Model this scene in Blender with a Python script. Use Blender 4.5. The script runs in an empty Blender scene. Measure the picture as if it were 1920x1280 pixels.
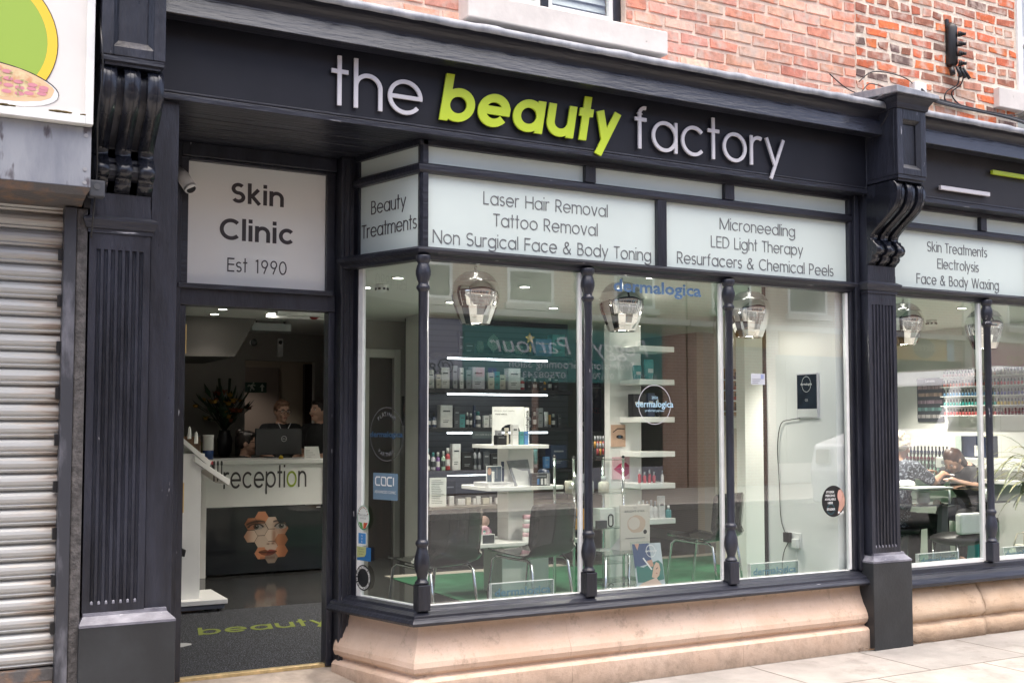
import bpy, bmesh, math, random
from mathutils import Vector, Matrix, Euler
R = math.radians
rnd = random.Random(7)
scene = bpy.context.scene
COL = scene.collection

# ------------------------------------------------------------------ camera, sky, sun, exposure
cam_d = bpy.data.cameras.new("camera")
cam = bpy.data.objects.new("camera", cam_d); COL.objects.link(cam)
cam.location = (0.0, -5.32, 1.45)
cam.rotation_euler = (R(90 + 3.13), 0, R(-28.2))
cam_d.sensor_width = 36.0
cam_d.lens = 36.0 * 2060.0 / 1920.0
cam_d.shift_y = 0.0232
cam_d.clip_start = 0.05; cam_d.clip_end = 500
scene.camera = cam

SUN_EL, SUN_AZ = 87.0, -165.0          # azimuth: direction the light comes from, measured from +Y clockwise
world = bpy.data.worlds.new("World"); scene.world = world; world.use_nodes = True
wn = world.node_tree.nodes; wl = world.node_tree.links
sky = wn.new("ShaderNodeTexSky"); sky.sky_type = 'NISHITA'; sky.sun_disc = False
sky.sun_elevation = R(SUN_EL); sky.sun_rotation = R(SUN_AZ); sky.air_density = 0.45; sky.dust_density = 5.0; sky.ozone_density = 0.4
bg = wn["Background"]; bg.inputs[1].default_value = 0.15
wl.new(sky.outputs[0], bg.inputs[0])
sun_d = bpy.data.lights.new("sun", 'SUN'); sun_d.energy = 1.5; sun_d.angle = R(100); sun_d.color = (1.0, 0.95, 0.88)
sun = bpy.data.objects.new("sun", sun_d); COL.objects.link(sun)
_a = R(SUN_AZ); _e = R(SUN_EL)
_to = Vector((math.sin(_a) * math.cos(_e), math.cos(_a) * math.cos(_e), math.sin(_e)))
sun.rotation_euler = _to.to_track_quat('Z', 'Y').to_euler(); sun.location = (0, -8, 14)
scene.view_settings.view_transform = 'Standard'; scene.view_settings.look = 'None'
scene.view_settings.exposure = 1.95; scene.view_settings.gamma = 1.0
scene.render.engine = 'CYCLES'
scene.cycles.max_bounces = 10; scene.cycles.transparent_max_bounces = 16
scene.cycles.caustics_reflective = False; scene.cycles.caustics_refractive = False
scene.cycles.sample_clamp_indirect = 6.0
scene.cycles.use_denoising = True

# ------------------------------------------------------------------ helpers
def lin(h):
    h = h.lstrip('#')
    v = [int(h[i:i + 2], 16) / 255 for i in (0, 2, 4)]
    return tuple(x / 12.92 if x <= 0.04045 else ((x + 0.055) / 1.055) ** 2.4 for x in v)

def nodes_of(name):
    m = bpy.data.materials.new(name); m.use_nodes = True
    nt = m.node_tree
    return m, nt.nodes, nt.links, nt.nodes["Principled BSDF"]

def M(name, col, rough=0.5, metal=0.0, var=0.0, vscale=4.0, col2=None, bump=0.0, bscale=40.0, stretch=(1, 1, 1), spec=0.5,
      specks=None, speck_scale=25.0, speck_amt=0.70, coat=0.0, emit=None, estr=0.0, rvar=0.0, thresh=(0.4, 0.65)):
    m, n, l, b = nodes_of(name)
    b.inputs['Base Color'].default_value = (*col, 1)
    b.inputs['Roughness'].default_value = rough; b.inputs['Metallic'].default_value = metal
    b.inputs['Specular IOR Level'].default_value = spec
    b.inputs['Coat Weight'].default_value = coat; b.inputs['Coat Roughness'].default_value = 0.04
    if emit is not None:
        b.inputs['Emission Color'].default_value = (*emit, 1); b.inputs['Emission Strength'].default_value = estr
    src = None
    if var or col2 or bump or specks or rvar:
        tc = n.new("ShaderNodeTexCoord"); mp = n.new("ShaderNodeMapping"); mp.inputs['Scale'].default_value = stretch
        l.new(tc.outputs['Object'], mp.inputs[0])
    if var or col2:
        nz = n.new("ShaderNodeTexNoise"); nz.inputs['Scale'].default_value = vscale; nz.inputs['Detail'].default_value = 7; nz.inputs['Roughness'].default_value = 0.62
        l.new(mp.outputs[0], nz.inputs['Vector'])
        rp = n.new("ShaderNodeValToRGB"); rp.color_ramp.elements[0].position = thresh[0]; rp.color_ramp.elements[1].position = thresh[1]
        a = tuple(x * (1 - var) for x in col); c2 = col2 if col2 else tuple(min(1, x * (1 + var)) for x in col)
        rp.color_ramp.elements[0].color = (*(a if not col2 else col), 1); rp.color_ramp.elements[1].color = (*c2, 1)
        l.new(nz.outputs['Fac'], rp.inputs[0]); src = rp.outputs[0]
    if specks:
        nz2 = n.new("ShaderNodeTexNoise"); nz2.inputs['Scale'].default_value = speck_scale; nz2.inputs['Detail'].default_value = 4
        l.new(mp.outputs[0], nz2.inputs['Vector'])
        r2 = n.new("ShaderNodeValToRGB"); r2.color_ramp.elements[0].position = speck_amt; r2.color_ramp.elements[1].position = speck_amt + 0.04
        l.new(nz2.outputs['Fac'], r2.inputs[0])
        mx = n.new("ShaderNodeMix"); mx.data_type = 'RGBA'
        l.new(r2.outputs[0], mx.inputs[0])
        if src: l.new(src, mx.inputs[6])
        else: mx.inputs[6].default_value = (*col, 1)
        mx.inputs[7].default_value = (*specks, 1); src = mx.outputs[2]
    if src: l.new(src, b.inputs['Base Color'])
    if bump or rvar:
        nb = n.new("ShaderNodeTexNoise"); nb.inputs['Scale'].default_value = bscale; nb.inputs['Detail'].default_value = 5
        l.new(mp.outputs[0], nb.inputs['Vector'])
        if bump:
            bp = n.new("ShaderNodeBump"); bp.inputs['Strength'].default_value = bump; bp.inputs['Distance'].default_value = 0.01
            l.new(nb.outputs['Fac'], bp.inputs['Height']); l.new(bp.outputs[0], b.inputs['Normal'])
        if rvar:
            mr = n.new("ShaderNodeMapRange"); mr.inputs['To Min'].default_value = max(0.02, rough - rvar); mr.inputs['To Max'].default_value = min(1, rough + rvar)
            l.new(nb.outputs['Fac'], mr.inputs[0]); l.new(mr.outputs[0], b.inputs['Roughness'])
    return m

def glass(name, tint=(0.93, 0.97, 0.95), f0=0.075, dark=None, rough=0.0):
    """pane: clear see-through glass with a Schlick mirror reflection on both sides"""
    m, n, l, b = nodes_of(name); n.remove(b)
    out = n["Material Output"]
    tr = n.new("ShaderNodeBsdfTransparent"); tr.inputs[0].default_value = (*tint, 1)
    gl = n.new("ShaderNodeBsdfGlossy"); gl.inputs['Roughness'].default_value = rough
    g = n.new("ShaderNodeNewGeometry")
    dt = n.new("ShaderNodeVectorMath"); dt.operation = 'DOT_PRODUCT'; l.new(g.outputs['Incoming'], dt.inputs[0]); l.new(g.outputs['Normal'], dt.inputs[1])
    ab = n.new("ShaderNodeMath"); ab.operation = 'ABSOLUTE'; l.new(dt.outputs['Value'], ab.inputs[0])
    s1 = n.new("ShaderNodeMath"); s1.operation = 'SUBTRACT'; s1.inputs[0].default_value = 1.0; l.new(ab.outputs[0], s1.inputs[1])
    pw = n.new("ShaderNodeMath"); pw.operation = 'POWER'; pw.inputs[1].default_value = 4.0; l.new(s1.outputs[0], pw.inputs[0])
    ma = n.new("ShaderNodeMath"); ma.operation = 'MULTIPLY_ADD'; ma.inputs[1].default_value = 1 - f0; ma.inputs[2].default_value = f0; l.new(pw.outputs[0], ma.inputs[0])
    mx = n.new("ShaderNodeMixShader"); l.new(ma.outputs[0], mx.inputs[0])
    base = tr.outputs[0]
    if dark:
        pb = n.new("ShaderNodeBsdfPrincipled"); pb.inputs['Base Color'].default_value = (*dark[0], 1); pb.inputs['Roughness'].default_value = 0.25
        m2 = n.new("ShaderNodeMixShader"); m2.inputs[0].default_value = dark[1]
        l.new(tr.outputs[0], m2.inputs[1]); l.new(pb.outputs[0], m2.inputs[2]); base = m2.outputs[0]
    l.new(base, mx.inputs[1]); l.new(gl.outputs[0], mx.inputs[2]); l.new(mx.outputs[0], out.inputs[0])
    return m

def tiles(name, c1, c2, cm, w, h, mortar, rough, axes='XY', offset=0.5, bump=0.3, var=0.25, spec=0.5, nscale=3.0, gum=None):
    m, n, l, b = nodes_of(name)
    tc = n.new("ShaderNodeTexCoord"); sp = n.new("ShaderNodeSeparateXYZ"); cb = n.new("ShaderNodeCombineXYZ")
    l.new(tc.outputs['Object'], sp.inputs[0]); l.new(sp.outputs[axes[0]], cb.inputs[0]); l.new(sp.outputs[axes[1]], cb.inputs[1])
    bk = n.new("ShaderNodeTexBrick"); bk.offset = offset; bk.inputs['Scale'].default_value = 1.0
    bk.inputs['Brick Width'].default_value = w; bk.inputs['Row Height'].default_value = h; bk.inputs['Mortar Size'].default_value = mortar
    bk.inputs['Color1'].default_value = (*c1, 1); bk.inputs['Color2'].default_value = (*c2, 1); bk.inputs['Mortar'].default_value = (*cm, 1)
    bk.inputs['Mortar Smooth'].default_value = 0.2; bk.inputs['Bias'].default_value = 0.0
    l.new(cb.outputs[0], bk.inputs['Vector'])
    nz = n.new("ShaderNodeTexNoise"); nz.inputs['Scale'].default_value = nscale; nz.inputs['Detail'].default_value = 9; nz.inputs['Roughness'].default_value = 0.65
    l.new(tc.outputs['Object'], nz.inputs['Vector'])
    mr = n.new("ShaderNodeMapRange"); mr.inputs['From Min'].default_value = 0.3; mr.inputs['From Max'].default_value = 0.7
    mr.inputs['To Min'].default_value = 1 - var; mr.inputs['To Max'].default_value = 1 + var * 0.6; l.new(nz.outputs['Fac'], mr.inputs[0])
    mu = n.new("ShaderNodeVectorMath"); mu.operation = 'SCALE'; l.new(bk.outputs['Color'], mu.inputs[0]); l.new(mr.outputs[0], mu.inputs['Scale'])
    src = mu.outputs[0]
    if gum:
        vo = n.new("ShaderNodeTexVoronoi"); vo.inputs['Scale'].default_value = 3.2; vo.inputs['Randomness'].default_value = 1.0; l.new(tc.outputs['Object'], vo.inputs['Vector'])
        nd = n.new("ShaderNodeTexNoise"); nd.inputs['Scale'].default_value = 2.1; nd.inputs['Detail'].default_value = 8; nd.inputs['Roughness'].default_value = 0.75; l.new(tc.outputs['Object'], nd.inputs['Vector'])
        lt = n.new("ShaderNodeMapRange"); lt.inputs['From Min'].default_value = 0.05; lt.inputs['From Max'].default_value = 0.075; lt.inputs['To Min'].default_value = 0.55; lt.inputs['To Max'].default_value = 0.0; l.new(vo.outputs['Distance'], lt.inputs[0])
        st = n.new("ShaderNodeMapRange"); st.inputs['From Min'].default_value = 0.53; st.inputs['From Max'].default_value = 0.68; st.inputs['To Min'].default_value = 0.0; st.inputs['To Max'].default_value = 0.55; l.new(nd.outputs['Fac'], st.inputs[0])
        mxm = n.new("ShaderNodeMath"); mxm.operation = 'MAXIMUM'; l.new(lt.outputs[0], mxm.inputs[0]); l.new(st.outputs[0], mxm.inputs[1])
        m3 = n.new("ShaderNodeMix"); m3.data_type = 'RGBA'; m3.inputs[7].default_value = (*gum, 1); l.new(mxm.outputs[0], m3.inputs[0]); l.new(src, m3.inputs[6]); src = m3.outputs[2]
    l.new(src, b.inputs['Base Color'])
    b.inputs['Roughness'].default_value = rough; b.inputs['Specular IOR Level'].default_value = spec
    if bump:
        iv = n.new("ShaderNodeMath"); iv.operation = 'MULTIPLY_ADD'; iv.inputs[1].default_value = -1.0; iv.inputs[2].default_value = 1.0; l.new(bk.outputs['Fac'], iv.inputs[0])
        n2 = n.new("ShaderNodeTexNoise"); n2.inputs['Scale'].default_value = 60; n2.inputs['Detail'].default_value = 6; l.new(tc.outputs['Object'], n2.inputs['Vector'])
        ad = n.new("ShaderNodeMath"); ad.operation = 'MULTIPLY_ADD'; ad.inputs[1].default_value = 0.35; l.new(n2.outputs['Fac'], ad.inputs[0]); l.new(iv.outputs[0], ad.inputs[2])
        bp = n.new("ShaderNodeBump"); bp.inputs['Strength'].default_value = bump; bp.inputs['Distance'].default_value = 0.01
        l.new(ad.outputs[0], bp.inputs['Height']); l.new(bp.outputs[0], b.inputs['Normal'])
    return m

def stone_mat(name, ca, cb, dirt, bump, low, streak=1.0):
    m, n, l, b = nodes_of(name); tc = n.new("ShaderNodeTexCoord")
    def noise(sc, det, rough, stretch=(1, 1, 1)):
        mp = n.new("ShaderNodeMapping"); mp.inputs['Scale'].default_value = stretch; l.new(tc.outputs['Object'], mp.inputs[0])
        z = n.new("ShaderNodeTexNoise"); z.inputs['Scale'].default_value = sc; z.inputs['Detail'].default_value = det; z.inputs['Roughness'].default_value = rough; l.new(mp.outputs[0], z.inputs['Vector']); return z
    def rng(src, a, c, lo=0.0, hi=1.0):
        r = n.new("ShaderNodeMapRange"); r.inputs['From Min'].default_value = a; r.inputs['From Max'].default_value = c; r.inputs['To Min'].default_value = lo; r.inputs['To Max'].default_value = hi; l.new(src, r.inputs[0]); return r.outputs[0]
    def mix(fac, a, c):
        x = n.new("ShaderNodeMix"); x.data_type = 'RGBA'; l.new(fac, x.inputs[0])
        if isinstance(a, tuple): x.inputs[6].default_value = (*a, 1)
        else: l.new(a, x.inputs[6])
        x.inputs[7].default_value = (*c, 1); return x.outputs[2]
    big = noise(2.6, 8, .65); fine = noise(120, 4, .7); mid = noise(9, 8, .75, (1, 1, streak))
    col = mix(rng(big.outputs['Fac'], .38, .64), ca, cb)
    col = mix(rng(fine.outputs['Fac'], .56, .72, 0, .35), col, tuple(v * .55 for v in ca)); col = mix(rng(mid.outputs['Fac'], .55, .70, 0, .6), col, dirt)
    sp = n.new("ShaderNodeSeparateXYZ"); l.new(tc.outputs['Object'], sp.inputs[0])
    zz = n.new("ShaderNodeMath"); zz.operation = 'MULTIPLY_ADD'; zz.inputs[1].default_value = .30; l.new(mid.outputs['Fac'], zz.inputs[0]); l.new(sp.outputs[2], zz.inputs[2])
    col = mix(rng(zz.outputs[0], low + .27, low + .12, 0, .85), col, dirt)
    l.new(col, b.inputs['Base Color']); b.inputs['Roughness'].default_value = .85
    ad = n.new("ShaderNodeMath"); ad.operation = 'MULTIPLY_ADD'; ad.inputs[1].default_value = .35; l.new(fine.outputs['Fac'], ad.inputs[0]); l.new(mid.outputs['Fac'], ad.inputs[2])
    bp = n.new("ShaderNodeBump"); bp.inputs['Strength'].default_value = bump; bp.inputs['Distance'].default_value = .01; l.new(ad.outputs[0], bp.inputs['Height']); l.new(bp.outputs[0], b.inputs['Normal']); return m

OFF = {}
class MB:
    """collects shapes and links them as one mesh object"""
    def __init__(s): s.v = []; s.f = []; s.sm = []; s.mi = []; s.cur = 0; s.col = []; s.c = None
    def add(s, vs, fs, smooth=False):
        o = len(s.v); s.v += [Vector(p) for p in vs]
        for f in fs: s.f.append([i + o for i in f]); s.sm.append(smooth); s.mi.append(s.cur); s.col.append(s.c)
        return s
    def box(s, x0, x1, y0, y1, z0, z1):
        return s.add([(x, y, z) for x in (x0, x1) for y in (y0, y1) for z in (z0, z1)],
                     [(0, 1, 3, 2), (4, 6, 7, 5), (0, 4, 5, 1), (2, 3, 7, 6), (0, 2, 6, 4), (1, 5, 7, 3)])
    def hexa(s, p):   # eight corners: bottom ring 0-3, top ring 4-7
        return s.add(p, [(3, 2, 1, 0), (4, 5, 6, 7), (0, 1, 5, 4), (1, 2, 6, 5), (2, 3, 7, 6), (3, 0, 4, 7)])
    def prism(s, ring, d, smooth=False):   # closed ring of points extruded by vector d
        n = len(ring); d = Vector(d); a = [Vector(p) for p in ring]
        vs = a + [p + d for p in a]
        s.add(vs, [list(range(n))[::-1], [n + i for i in range(n)]])
        o = len(s.v) - 2 * n
        for i in range(n):
            j = (i + 1) % n; s.f.append([o + i, o + j, o + n + j, o + n + i]); s.sm.append(smooth); s.mi.append(s.cur); s.col.append(s.c)
        return s
    def loft(s, rings, close=True, caps=True, smooth=True):
        n = len(rings[0]); vs = [p for r in rings for p in r]; fs = []
        for k in range(len(rings) - 1):
            for i in range(n if close else n - 1):
                j = (i + 1) % n; fs.append((k * n + i, k * n + j, (k + 1) * n + j, (k + 1) * n + i))
        s.add(vs, fs, smooth)
        if caps:
            o = len(s.v) - len(vs); L = (len(rings) - 1) * n
            s.f.append([o + i for i in range(n)][::-1]); s.sm.append(False); s.mi.append(s.cur); s.col.append(s.c)
            s.f.append([o + L + i for i in range(n)]); s.sm.append(False); s.mi.append(s.cur); s.col.append(s.c)
        return s
    def lathe(s, prof, c=(0, 0, 0), n=20, caps=True):
        c = Vector(c)
        return s.loft([[c + Vector((r * math.cos(2 * math.pi * i / n), r * math.sin(2 * math.pi * i / n), z)) for i in range(n)] for r, z in prof], True, caps, True)
    def tube(s, pts, r, n=8):
        pts = [Vector(p) for p in pts]; rings = []; up = Vector((0, 0, 1)); last = None
        for i, p in enumerate(pts):
            t = (pts[min(i + 1, len(pts) - 1)] - pts[max(i - 1, 0)]).normalized()
            u = last if last is not None else (up if abs(t.z) < 0.9 else Vector((1, 0, 0)))
            a = (u - t * u.dot(t)).normalized(); b = t.cross(a); last = a
            rr = r[i] if isinstance(r, (list, tuple)) else r
            rings.append([p + a * rr * math.cos(2 * math.pi * k / n) + b * rr * math.sin(2 * math.pi * k / n) for k in range(n)])
        return s.loft(rings)
    def ell(s, c, r, rot=None, n=14, m=9):
        c = Vector(c); rot = rot or Matrix.Identity(3); rings = []
        for k in range(1, m):
            a = math.pi * k / m
            rings.append([c + rot @ Vector((r[0] * math.sin(a) * math.cos(2 * math.pi * i / n), r[1] * math.sin(a) * math.sin(2 * math.pi * i / n), -r[2] * math.cos(a))) for i in range(n)])
        return s.loft(rings, True, True, True)
    def cap(s, p, q, r0, r1):
        p = Vector(p); q = Vector(q); s.tube([p, p.lerp(q, 0.5), q], [r0, (r0 + r1) / 2, r1], 10)
        s.ell(p, (r0,) * 3, n=10, m=6); return s.ell(q, (r1,) * 3, n=10, m=6)
    def build(s, name, mats, parent=None, bevel=0.0, xf=None, seg=2, fixn=True):
        off = OFF.get(parent.name, Vector()) if parent else Vector()
        me = bpy.data.meshes.new(name)
        vs = [(xf @ p if xf else p) - off for p in s.v]
        me.from_pydata(vs, [], s.f)
        mats = mats if isinstance(mats, (list, tuple)) else [mats]
        for m in mats: me.materials.append(m)
        me.polygons.foreach_set('use_smooth', s.sm); me.polygons.foreach_set('material_index', s.mi)
        if any(c is not None for c in s.col):
            at = me.color_attributes.new("tint", 'FLOAT_COLOR', 'CORNER'); data = []
            for p in me.polygons:
                c = s.col[p.index] or (1, 1, 1); data += [c[0], c[1], c[2], 1.0] * p.loop_total
            at.data.foreach_set('color', data)
        if fixn:
            bm = bmesh.new(); bm.from_mesh(me); bmesh.ops.recalc_face_normals(bm, faces=bm.faces); bm.to_mesh(me); bm.free()
        me.update()
        o = bpy.data.objects.new(name, me); COL.objects.link(o)
        if parent: o.parent = parent; OFF[o.name] = off
        else: OFF[o.name] = Vector()
        if bevel:
            bv = o.modifiers.new("bevel", 'BEVEL'); bv.width = bevel; bv.segments = seg; bv.limit_method = 'ANGLE'; bv.angle_limit = R(35)
        return o

def tag(o, label=None, cat=None, group=None, kind=None):
    if label: o['label'] = label
    if cat: o['category'] = cat
    if group: o['group'] = group
    if kind: o['kind'] = kind
    return o
def thing(name, label, cat, loc=(0, 0, 0), group=None, kind=None):
    o = bpy.data.objects.new(name, None); COL.objects.link(o); o.location = loc; o.empty_display_size = 0.05
    OFF[o.name] = Vector(loc)
    return tag(o, label, cat, group, kind)
def single(mb, name, mats, label, cat, loc=(0, 0, 0), group=None, bevel=0.0, kind=None):
    """a thing that is one mesh: its origin is put at loc"""
    o = mb.build(name, mats, None, bevel, Matrix.Translation(-Vector(loc))); o.location = loc
    OFF[o.name] = Vector(loc)
    return tag(o, label, cat, group, kind)
def box(*a): return MB().box(*a)

# ------------------------------------------------------------------ lettering: a geometric stroke face built from lines and arcs
def arc(cx, cy, rx, ry, a0, a1, n=22):
    return [(cx + rx * math.cos(R(a0 + (a1 - a0) * i / n)), cy + ry * math.sin(R(a0 + (a1 - a0) * i / n))) for i in range(n + 1)]
def glyph(c, w):
    h = w / 2; xh = 0.54; A = 0.745; K = 0.72; D = -0.205; r = xh / 2 - h; cy = xh / 2; cx = r + h
    def bow(x): return ('c', [(x + r * math.cos(R(i * 10)), cy + r * math.sin(R(i * 10))) for i in range(36)])
    def L(*p): return ('o', list(p))
    def C(p): return ('o', p)
    if c == ' ': return [], 0.27
    if c == 'o': return [bow(cx)], 2 * cx
    if c == 'e': return [C(arc(cx, cy, r, r, 0, 322, 34)), L((cx - r, cy), (cx + r + h * 0.98, cy))], 2 * cx
    if c == 'c': return [C(arc(cx, cy, r, r, 42, 318, 30))], 2 * cx * 0.93
    if c == 'a': return [bow(cx), L((2 * r + h, 0), (2 * r + h, xh))], 2 * r + w
    if c == 'd': return [bow(cx), L((2 * r + h, 0), (2 * r + h, A))], 2 * r + w
    if c == 'b': return [bow(cx), L((h, 0), (h, A))], 2 * r + w
    if c == 'p': return [bow(cx), L((h, D), (h, xh))], 2 * r + w
    if c == 'g':
        return [bow(cx), C([(2 * r + h, xh), (2 * r + h, D + r * .75)] + arc(cx, D + r * .75, r, r * .75 - h + 0.02, 0, -150, 18))], 2 * r + w
    q = 0.185
    if c in 'hn': return [L((h, 0), (h, A if c == 'h' else xh)), C(arc(h + q, xh - h - q, q, q, 180, 0) + [(h + 2 * q, 0)])], 2 * q + w
    if c == 'u': return [L((h + 2 * q, 0), (h + 2 * q, xh)), C([(h, xh)] + arc(h + q, h + q, q, q, 180, 360))], 2 * q + w
    if c == 'm':
        q = 0.165
        return [L((h, 0), (h, xh)), C(arc(h + q, xh - h - q, q, q, 180, 0) + [(h + 2 * q, 0)]), C(arc(h + 3 * q, xh - h - q, q, q, 180, 0) + [(h + 4 * q, 0)])], 4 * q + w
    if c == 'r': return [L((h, 0), (h, xh)), C(arc(h + 0.16, xh - h - 0.16, 0.16, 0.16, 180, 62, 14))], 0.27
    if c == 'i': return [L((h, 0), (h, xh)), L((h, A - w * 1.05), (h, A))], w
    if c == 'l': return [L((h, 0), (h, A))], w
    if c == 't': return [L((0.12, 0), (0.12, A)), L((0, xh - h), (0.25, xh - h))], 0.25
    if c == 'f': return [C([(0.1, 0), (0.1, A - h - 0.11)] + arc(0.1 + 0.11, A - h - 0.11, 0.11, 0.11, 180, 78, 12)), L((0, xh - h), (0.24, xh - h))], 0.27
    if c == 'y': return [L((h, xh), (0.235, 0.03)), L((0.47 - h, xh), (0.135, D))], 0.47
    if c == 'v': return [L((h, xh), (0.225, 0)), L((0.45 - h, xh), (0.225, 0))], 0.45
    if c == 'w': return [L((h, xh), (0.19, 0)), L((0.355, xh), (0.19, 0)), L((0.355, xh), (0.52, 0)), L((0.71 - h, xh), (0.52, 0))], 0.71
    if c == 'x': return [L((h, 0), (0.42, xh)), L((h, xh), (0.42, 0))], 0.44
    if c == 'k': return [L((h, 0), (h, A)), L((0.36, xh), (w, 0.27)), L((0.40, 0), (0.14, 0.30))], 0.44
    def ess(H, W):
        ru = (H - w) / 4; rx = W / 2 - h
        return C(arc(W / 2, H - h - ru, rx, ru, 40, 270, 20) + arc(W / 2, h + ru, rx, ru, 90, -150, 20)[1:])
    if c == 's': return [ess(xh, 0.34)], 0.34
    if c == 'S': return [ess(K, 0.46)], 0.46
    if c == 'L': return [L((h, 0), (h, K)), L((h, h), (0.36, h))], 0.38
    if c == 'E': return [L((h, 0), (h, K)), L((h, h), (0.42, h)), L((h, K - h), (0.42, K - h)), L((h, K * .53), (0.41, K * .53))], 0.44
    if c == 'F': return [L((h, 0), (h, K)), L((h, K - h), (0.40, K - h)), L((h, K * .53), (0.39, K * .53))], 0.42
    if c == 'H': return [L((h, 0), (h, K)), L((0.56 - h, 0), (0.56 - h, K)), L((h, K * .53), (0.56 - h, K * .53))], 0.56
    if c == 'T': return [L((0.21, 0), (0.21, K)), L((0, K - h), (0.42, K - h))], 0.42
    if c == 'N': return [L((h, 0), (h, K)), L((h, K), (0.58 - h, 0)), L((0.58 - h, 0), (0.58 - h, K))], 0.58
    if c == 'M': return [L((h, 0), (h, K)), L((h, K), (0.38, 0.02)), L((0.76 - h, K), (0.38, 0.02)), L((0.76 - h, 0), (0.76 - h, K))], 0.76
    if c == 'D': return [L((h, 0), (h, K)), C([(h, K - h), (0.2, K - h)] + arc(0.2, K / 2, 0.36 - h, K / 2 - h, 90, -90)[1:] + [(h, h)])], 0.56
    def bowl(z0, z1, W): 
        rr = (z1 - z0) / 2
        return C([(h, z1), (W - rr - h, z1)] + arc(W - rr - h, (z0 + z1) / 2, rr, rr, 90, -90, 14)[1:] + [(h, z0)])
    if c == 'P': return [L((h, 0), (h, K)), bowl(K * .45, K - h, 0.42)], 0.44
    if c == 'R': return [L((h, 0), (h, K)), bowl(K * .45, K - h, 0.42), L((0.18, K * .45), (0.43, 0))], 0.46
    if c == 'B': return [L((h, 0), (h, K)), bowl(K * .53, K - h, 0.38), bowl(h, K * .53, 0.44)], 0.45
    if c == 'C': return [C(arc(0.36, K / 2, 0.36 - h, 0.36 - h, 45, 315, 30))], 0.63
    if c == 'W': return [L((h, K), (0.24, 0)), L((0.44, K), (0.24, 0)), L((0.44, K), (0.64, 0)), L((0.88 - h, K), (0.64, 0))], 0.88
    if c == '&': return [C([(0.55, 0.0), (0.16, 0.48)] + arc(0.27, 0.57, 0.125, 0.115, 200, -25, 16) + arc(0.22, 0.2, 0.19 , 0.175, 110, 300, 18) + [(0.42, 0.14), (0.53, 0.32)])], 0.60
    if c == '1': return [L((0.2, 0), (0.2, K)), L((0.2, K - h), (0.08, K - 0.1))], 0.30
    if c == '9': return [('c', [(0.24 + (0.21 - h) * math.cos(R(i * 12)), K - 0.22 + (0.22 - h) * math.sin(R(i * 12))) for i in range(30)]), L((0.43 - h, K - 0.27), (0.2, 0))], 0.48
    if c == '0': return [('c', [(0.24 + (0.24 - h) * math.cos(R(i * 12)), K / 2 + (K / 2 - h) * math.sin(R(i * 12))) for i in range(30)])], 0.48
    return [L((h, 0), (h, xh))], w
def ribbon(mb, kind, pts, w, put, d0, d1):
    n = len(pts); P = [Vector((p[0], p[1])) for p in pts]; Lf = []; Rt = []
    for i in range(n):
        if kind == 'c': a, b = P[i - 1], P[(i + 1) % n]; d1_, d2_ = (P[i] - a), (b - P[i])
        else:
            d1_ = P[i] - P[i - 1] if i else P[1] - P[0]; d2_ = P[i + 1] - P[i] if i < n - 1 else P[-1] - P[-2]
        d1_ = d1_.normalized(); d2_ = d2_.normalized(); t = (d1_ + d2_)
        t = t.normalized() if t.length > 1e-6 else d1_
        nn = Vector((-t.y, t.x)); k = w / 2 / max(0.5, nn.dot(Vector((-d1_.y, d1_.x))))
        Lf.append(P[i] + nn * k); Rt.append(P[i] - nn * k)
    vs = []; fs = []
    for a, b in zip(Lf, Rt): vs += [put(a.x, a.y, d1), put(b.x, b.y, d1), put(a.x, a.y, d0), put(b.x, b.y, d0)]
    m = n if kind == 'c' else n - 1
    for i in range(m):
        a = i * 4; b = ((i + 1) % n) * 4
        fs += [(a, a + 1, b + 1, b), (a + 2, b + 2, b + 3, a + 3), (a, b, b + 2, a + 2), (a + 1, a + 3, b + 3, b + 1)]
    if kind != 'c': e = (n - 1) * 4; fs += [(0, 2, 3, 1), (e, e + 1, e + 3, e + 2)]
    mb.add(vs, fs)
def stext(s, x0, x1, zb, em, w, org, xd, nrm, depth, gap=0.085, slant=0.0, split=False):
    """stroke text: baseline at height zb of the frame org/xd, fitted between x0 and x1"""
    org = Vector(org); xd = Vector(xd); nrm = Vector(nrm); up = Vector((0, 0, 1)); pos = 0.0; lay = []
    for c in s:
        g, adv = glyph(c, w); lay.append((c, g, pos)); pos += adv + gap
    tot = pos - gap; k = (x1 - x0) / (tot * em); res = []; mb = MB(); q = 0
    for c, g, p in lay:
        if split: mb = MB()
        for kind, pts in g:
            q += 1; e = depth * 0.02 * (q % 3) + 0.0002 * (q % 4)
            ribbon(mb, kind, pts, w, lambda x, y, d, p=p: org + xd * (x0 + (x + p + slant * y) * em * k) + up * (zb + y * em) + nrm * d, 0.0, depth + e)
        if split and g: res.append((c, mb))
    return res if split else mb
def lwords(s, x0, x1, zb, em, w, org, xd, nrm, depth, mat, parent):
    """a line of lettering, one mesh for every word"""
    pos = 0.0; xs = []
    for c in s: xs.append(pos); pos += glyph(c, w)[1] + 0.085
    k = (x1 - x0) / (pos - 0.085); i = 0
    for wd in s.split(' '):
        a = xs[i]; e = i + len(wd) - 1; b = xs[e] + glyph(s[e], w)[1]
        stext(wd, x0 + a * k, x0 + b * k, zb, em, w, org, xd, nrm, depth).build("lettering", mat, parent); i = e + 2
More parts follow.
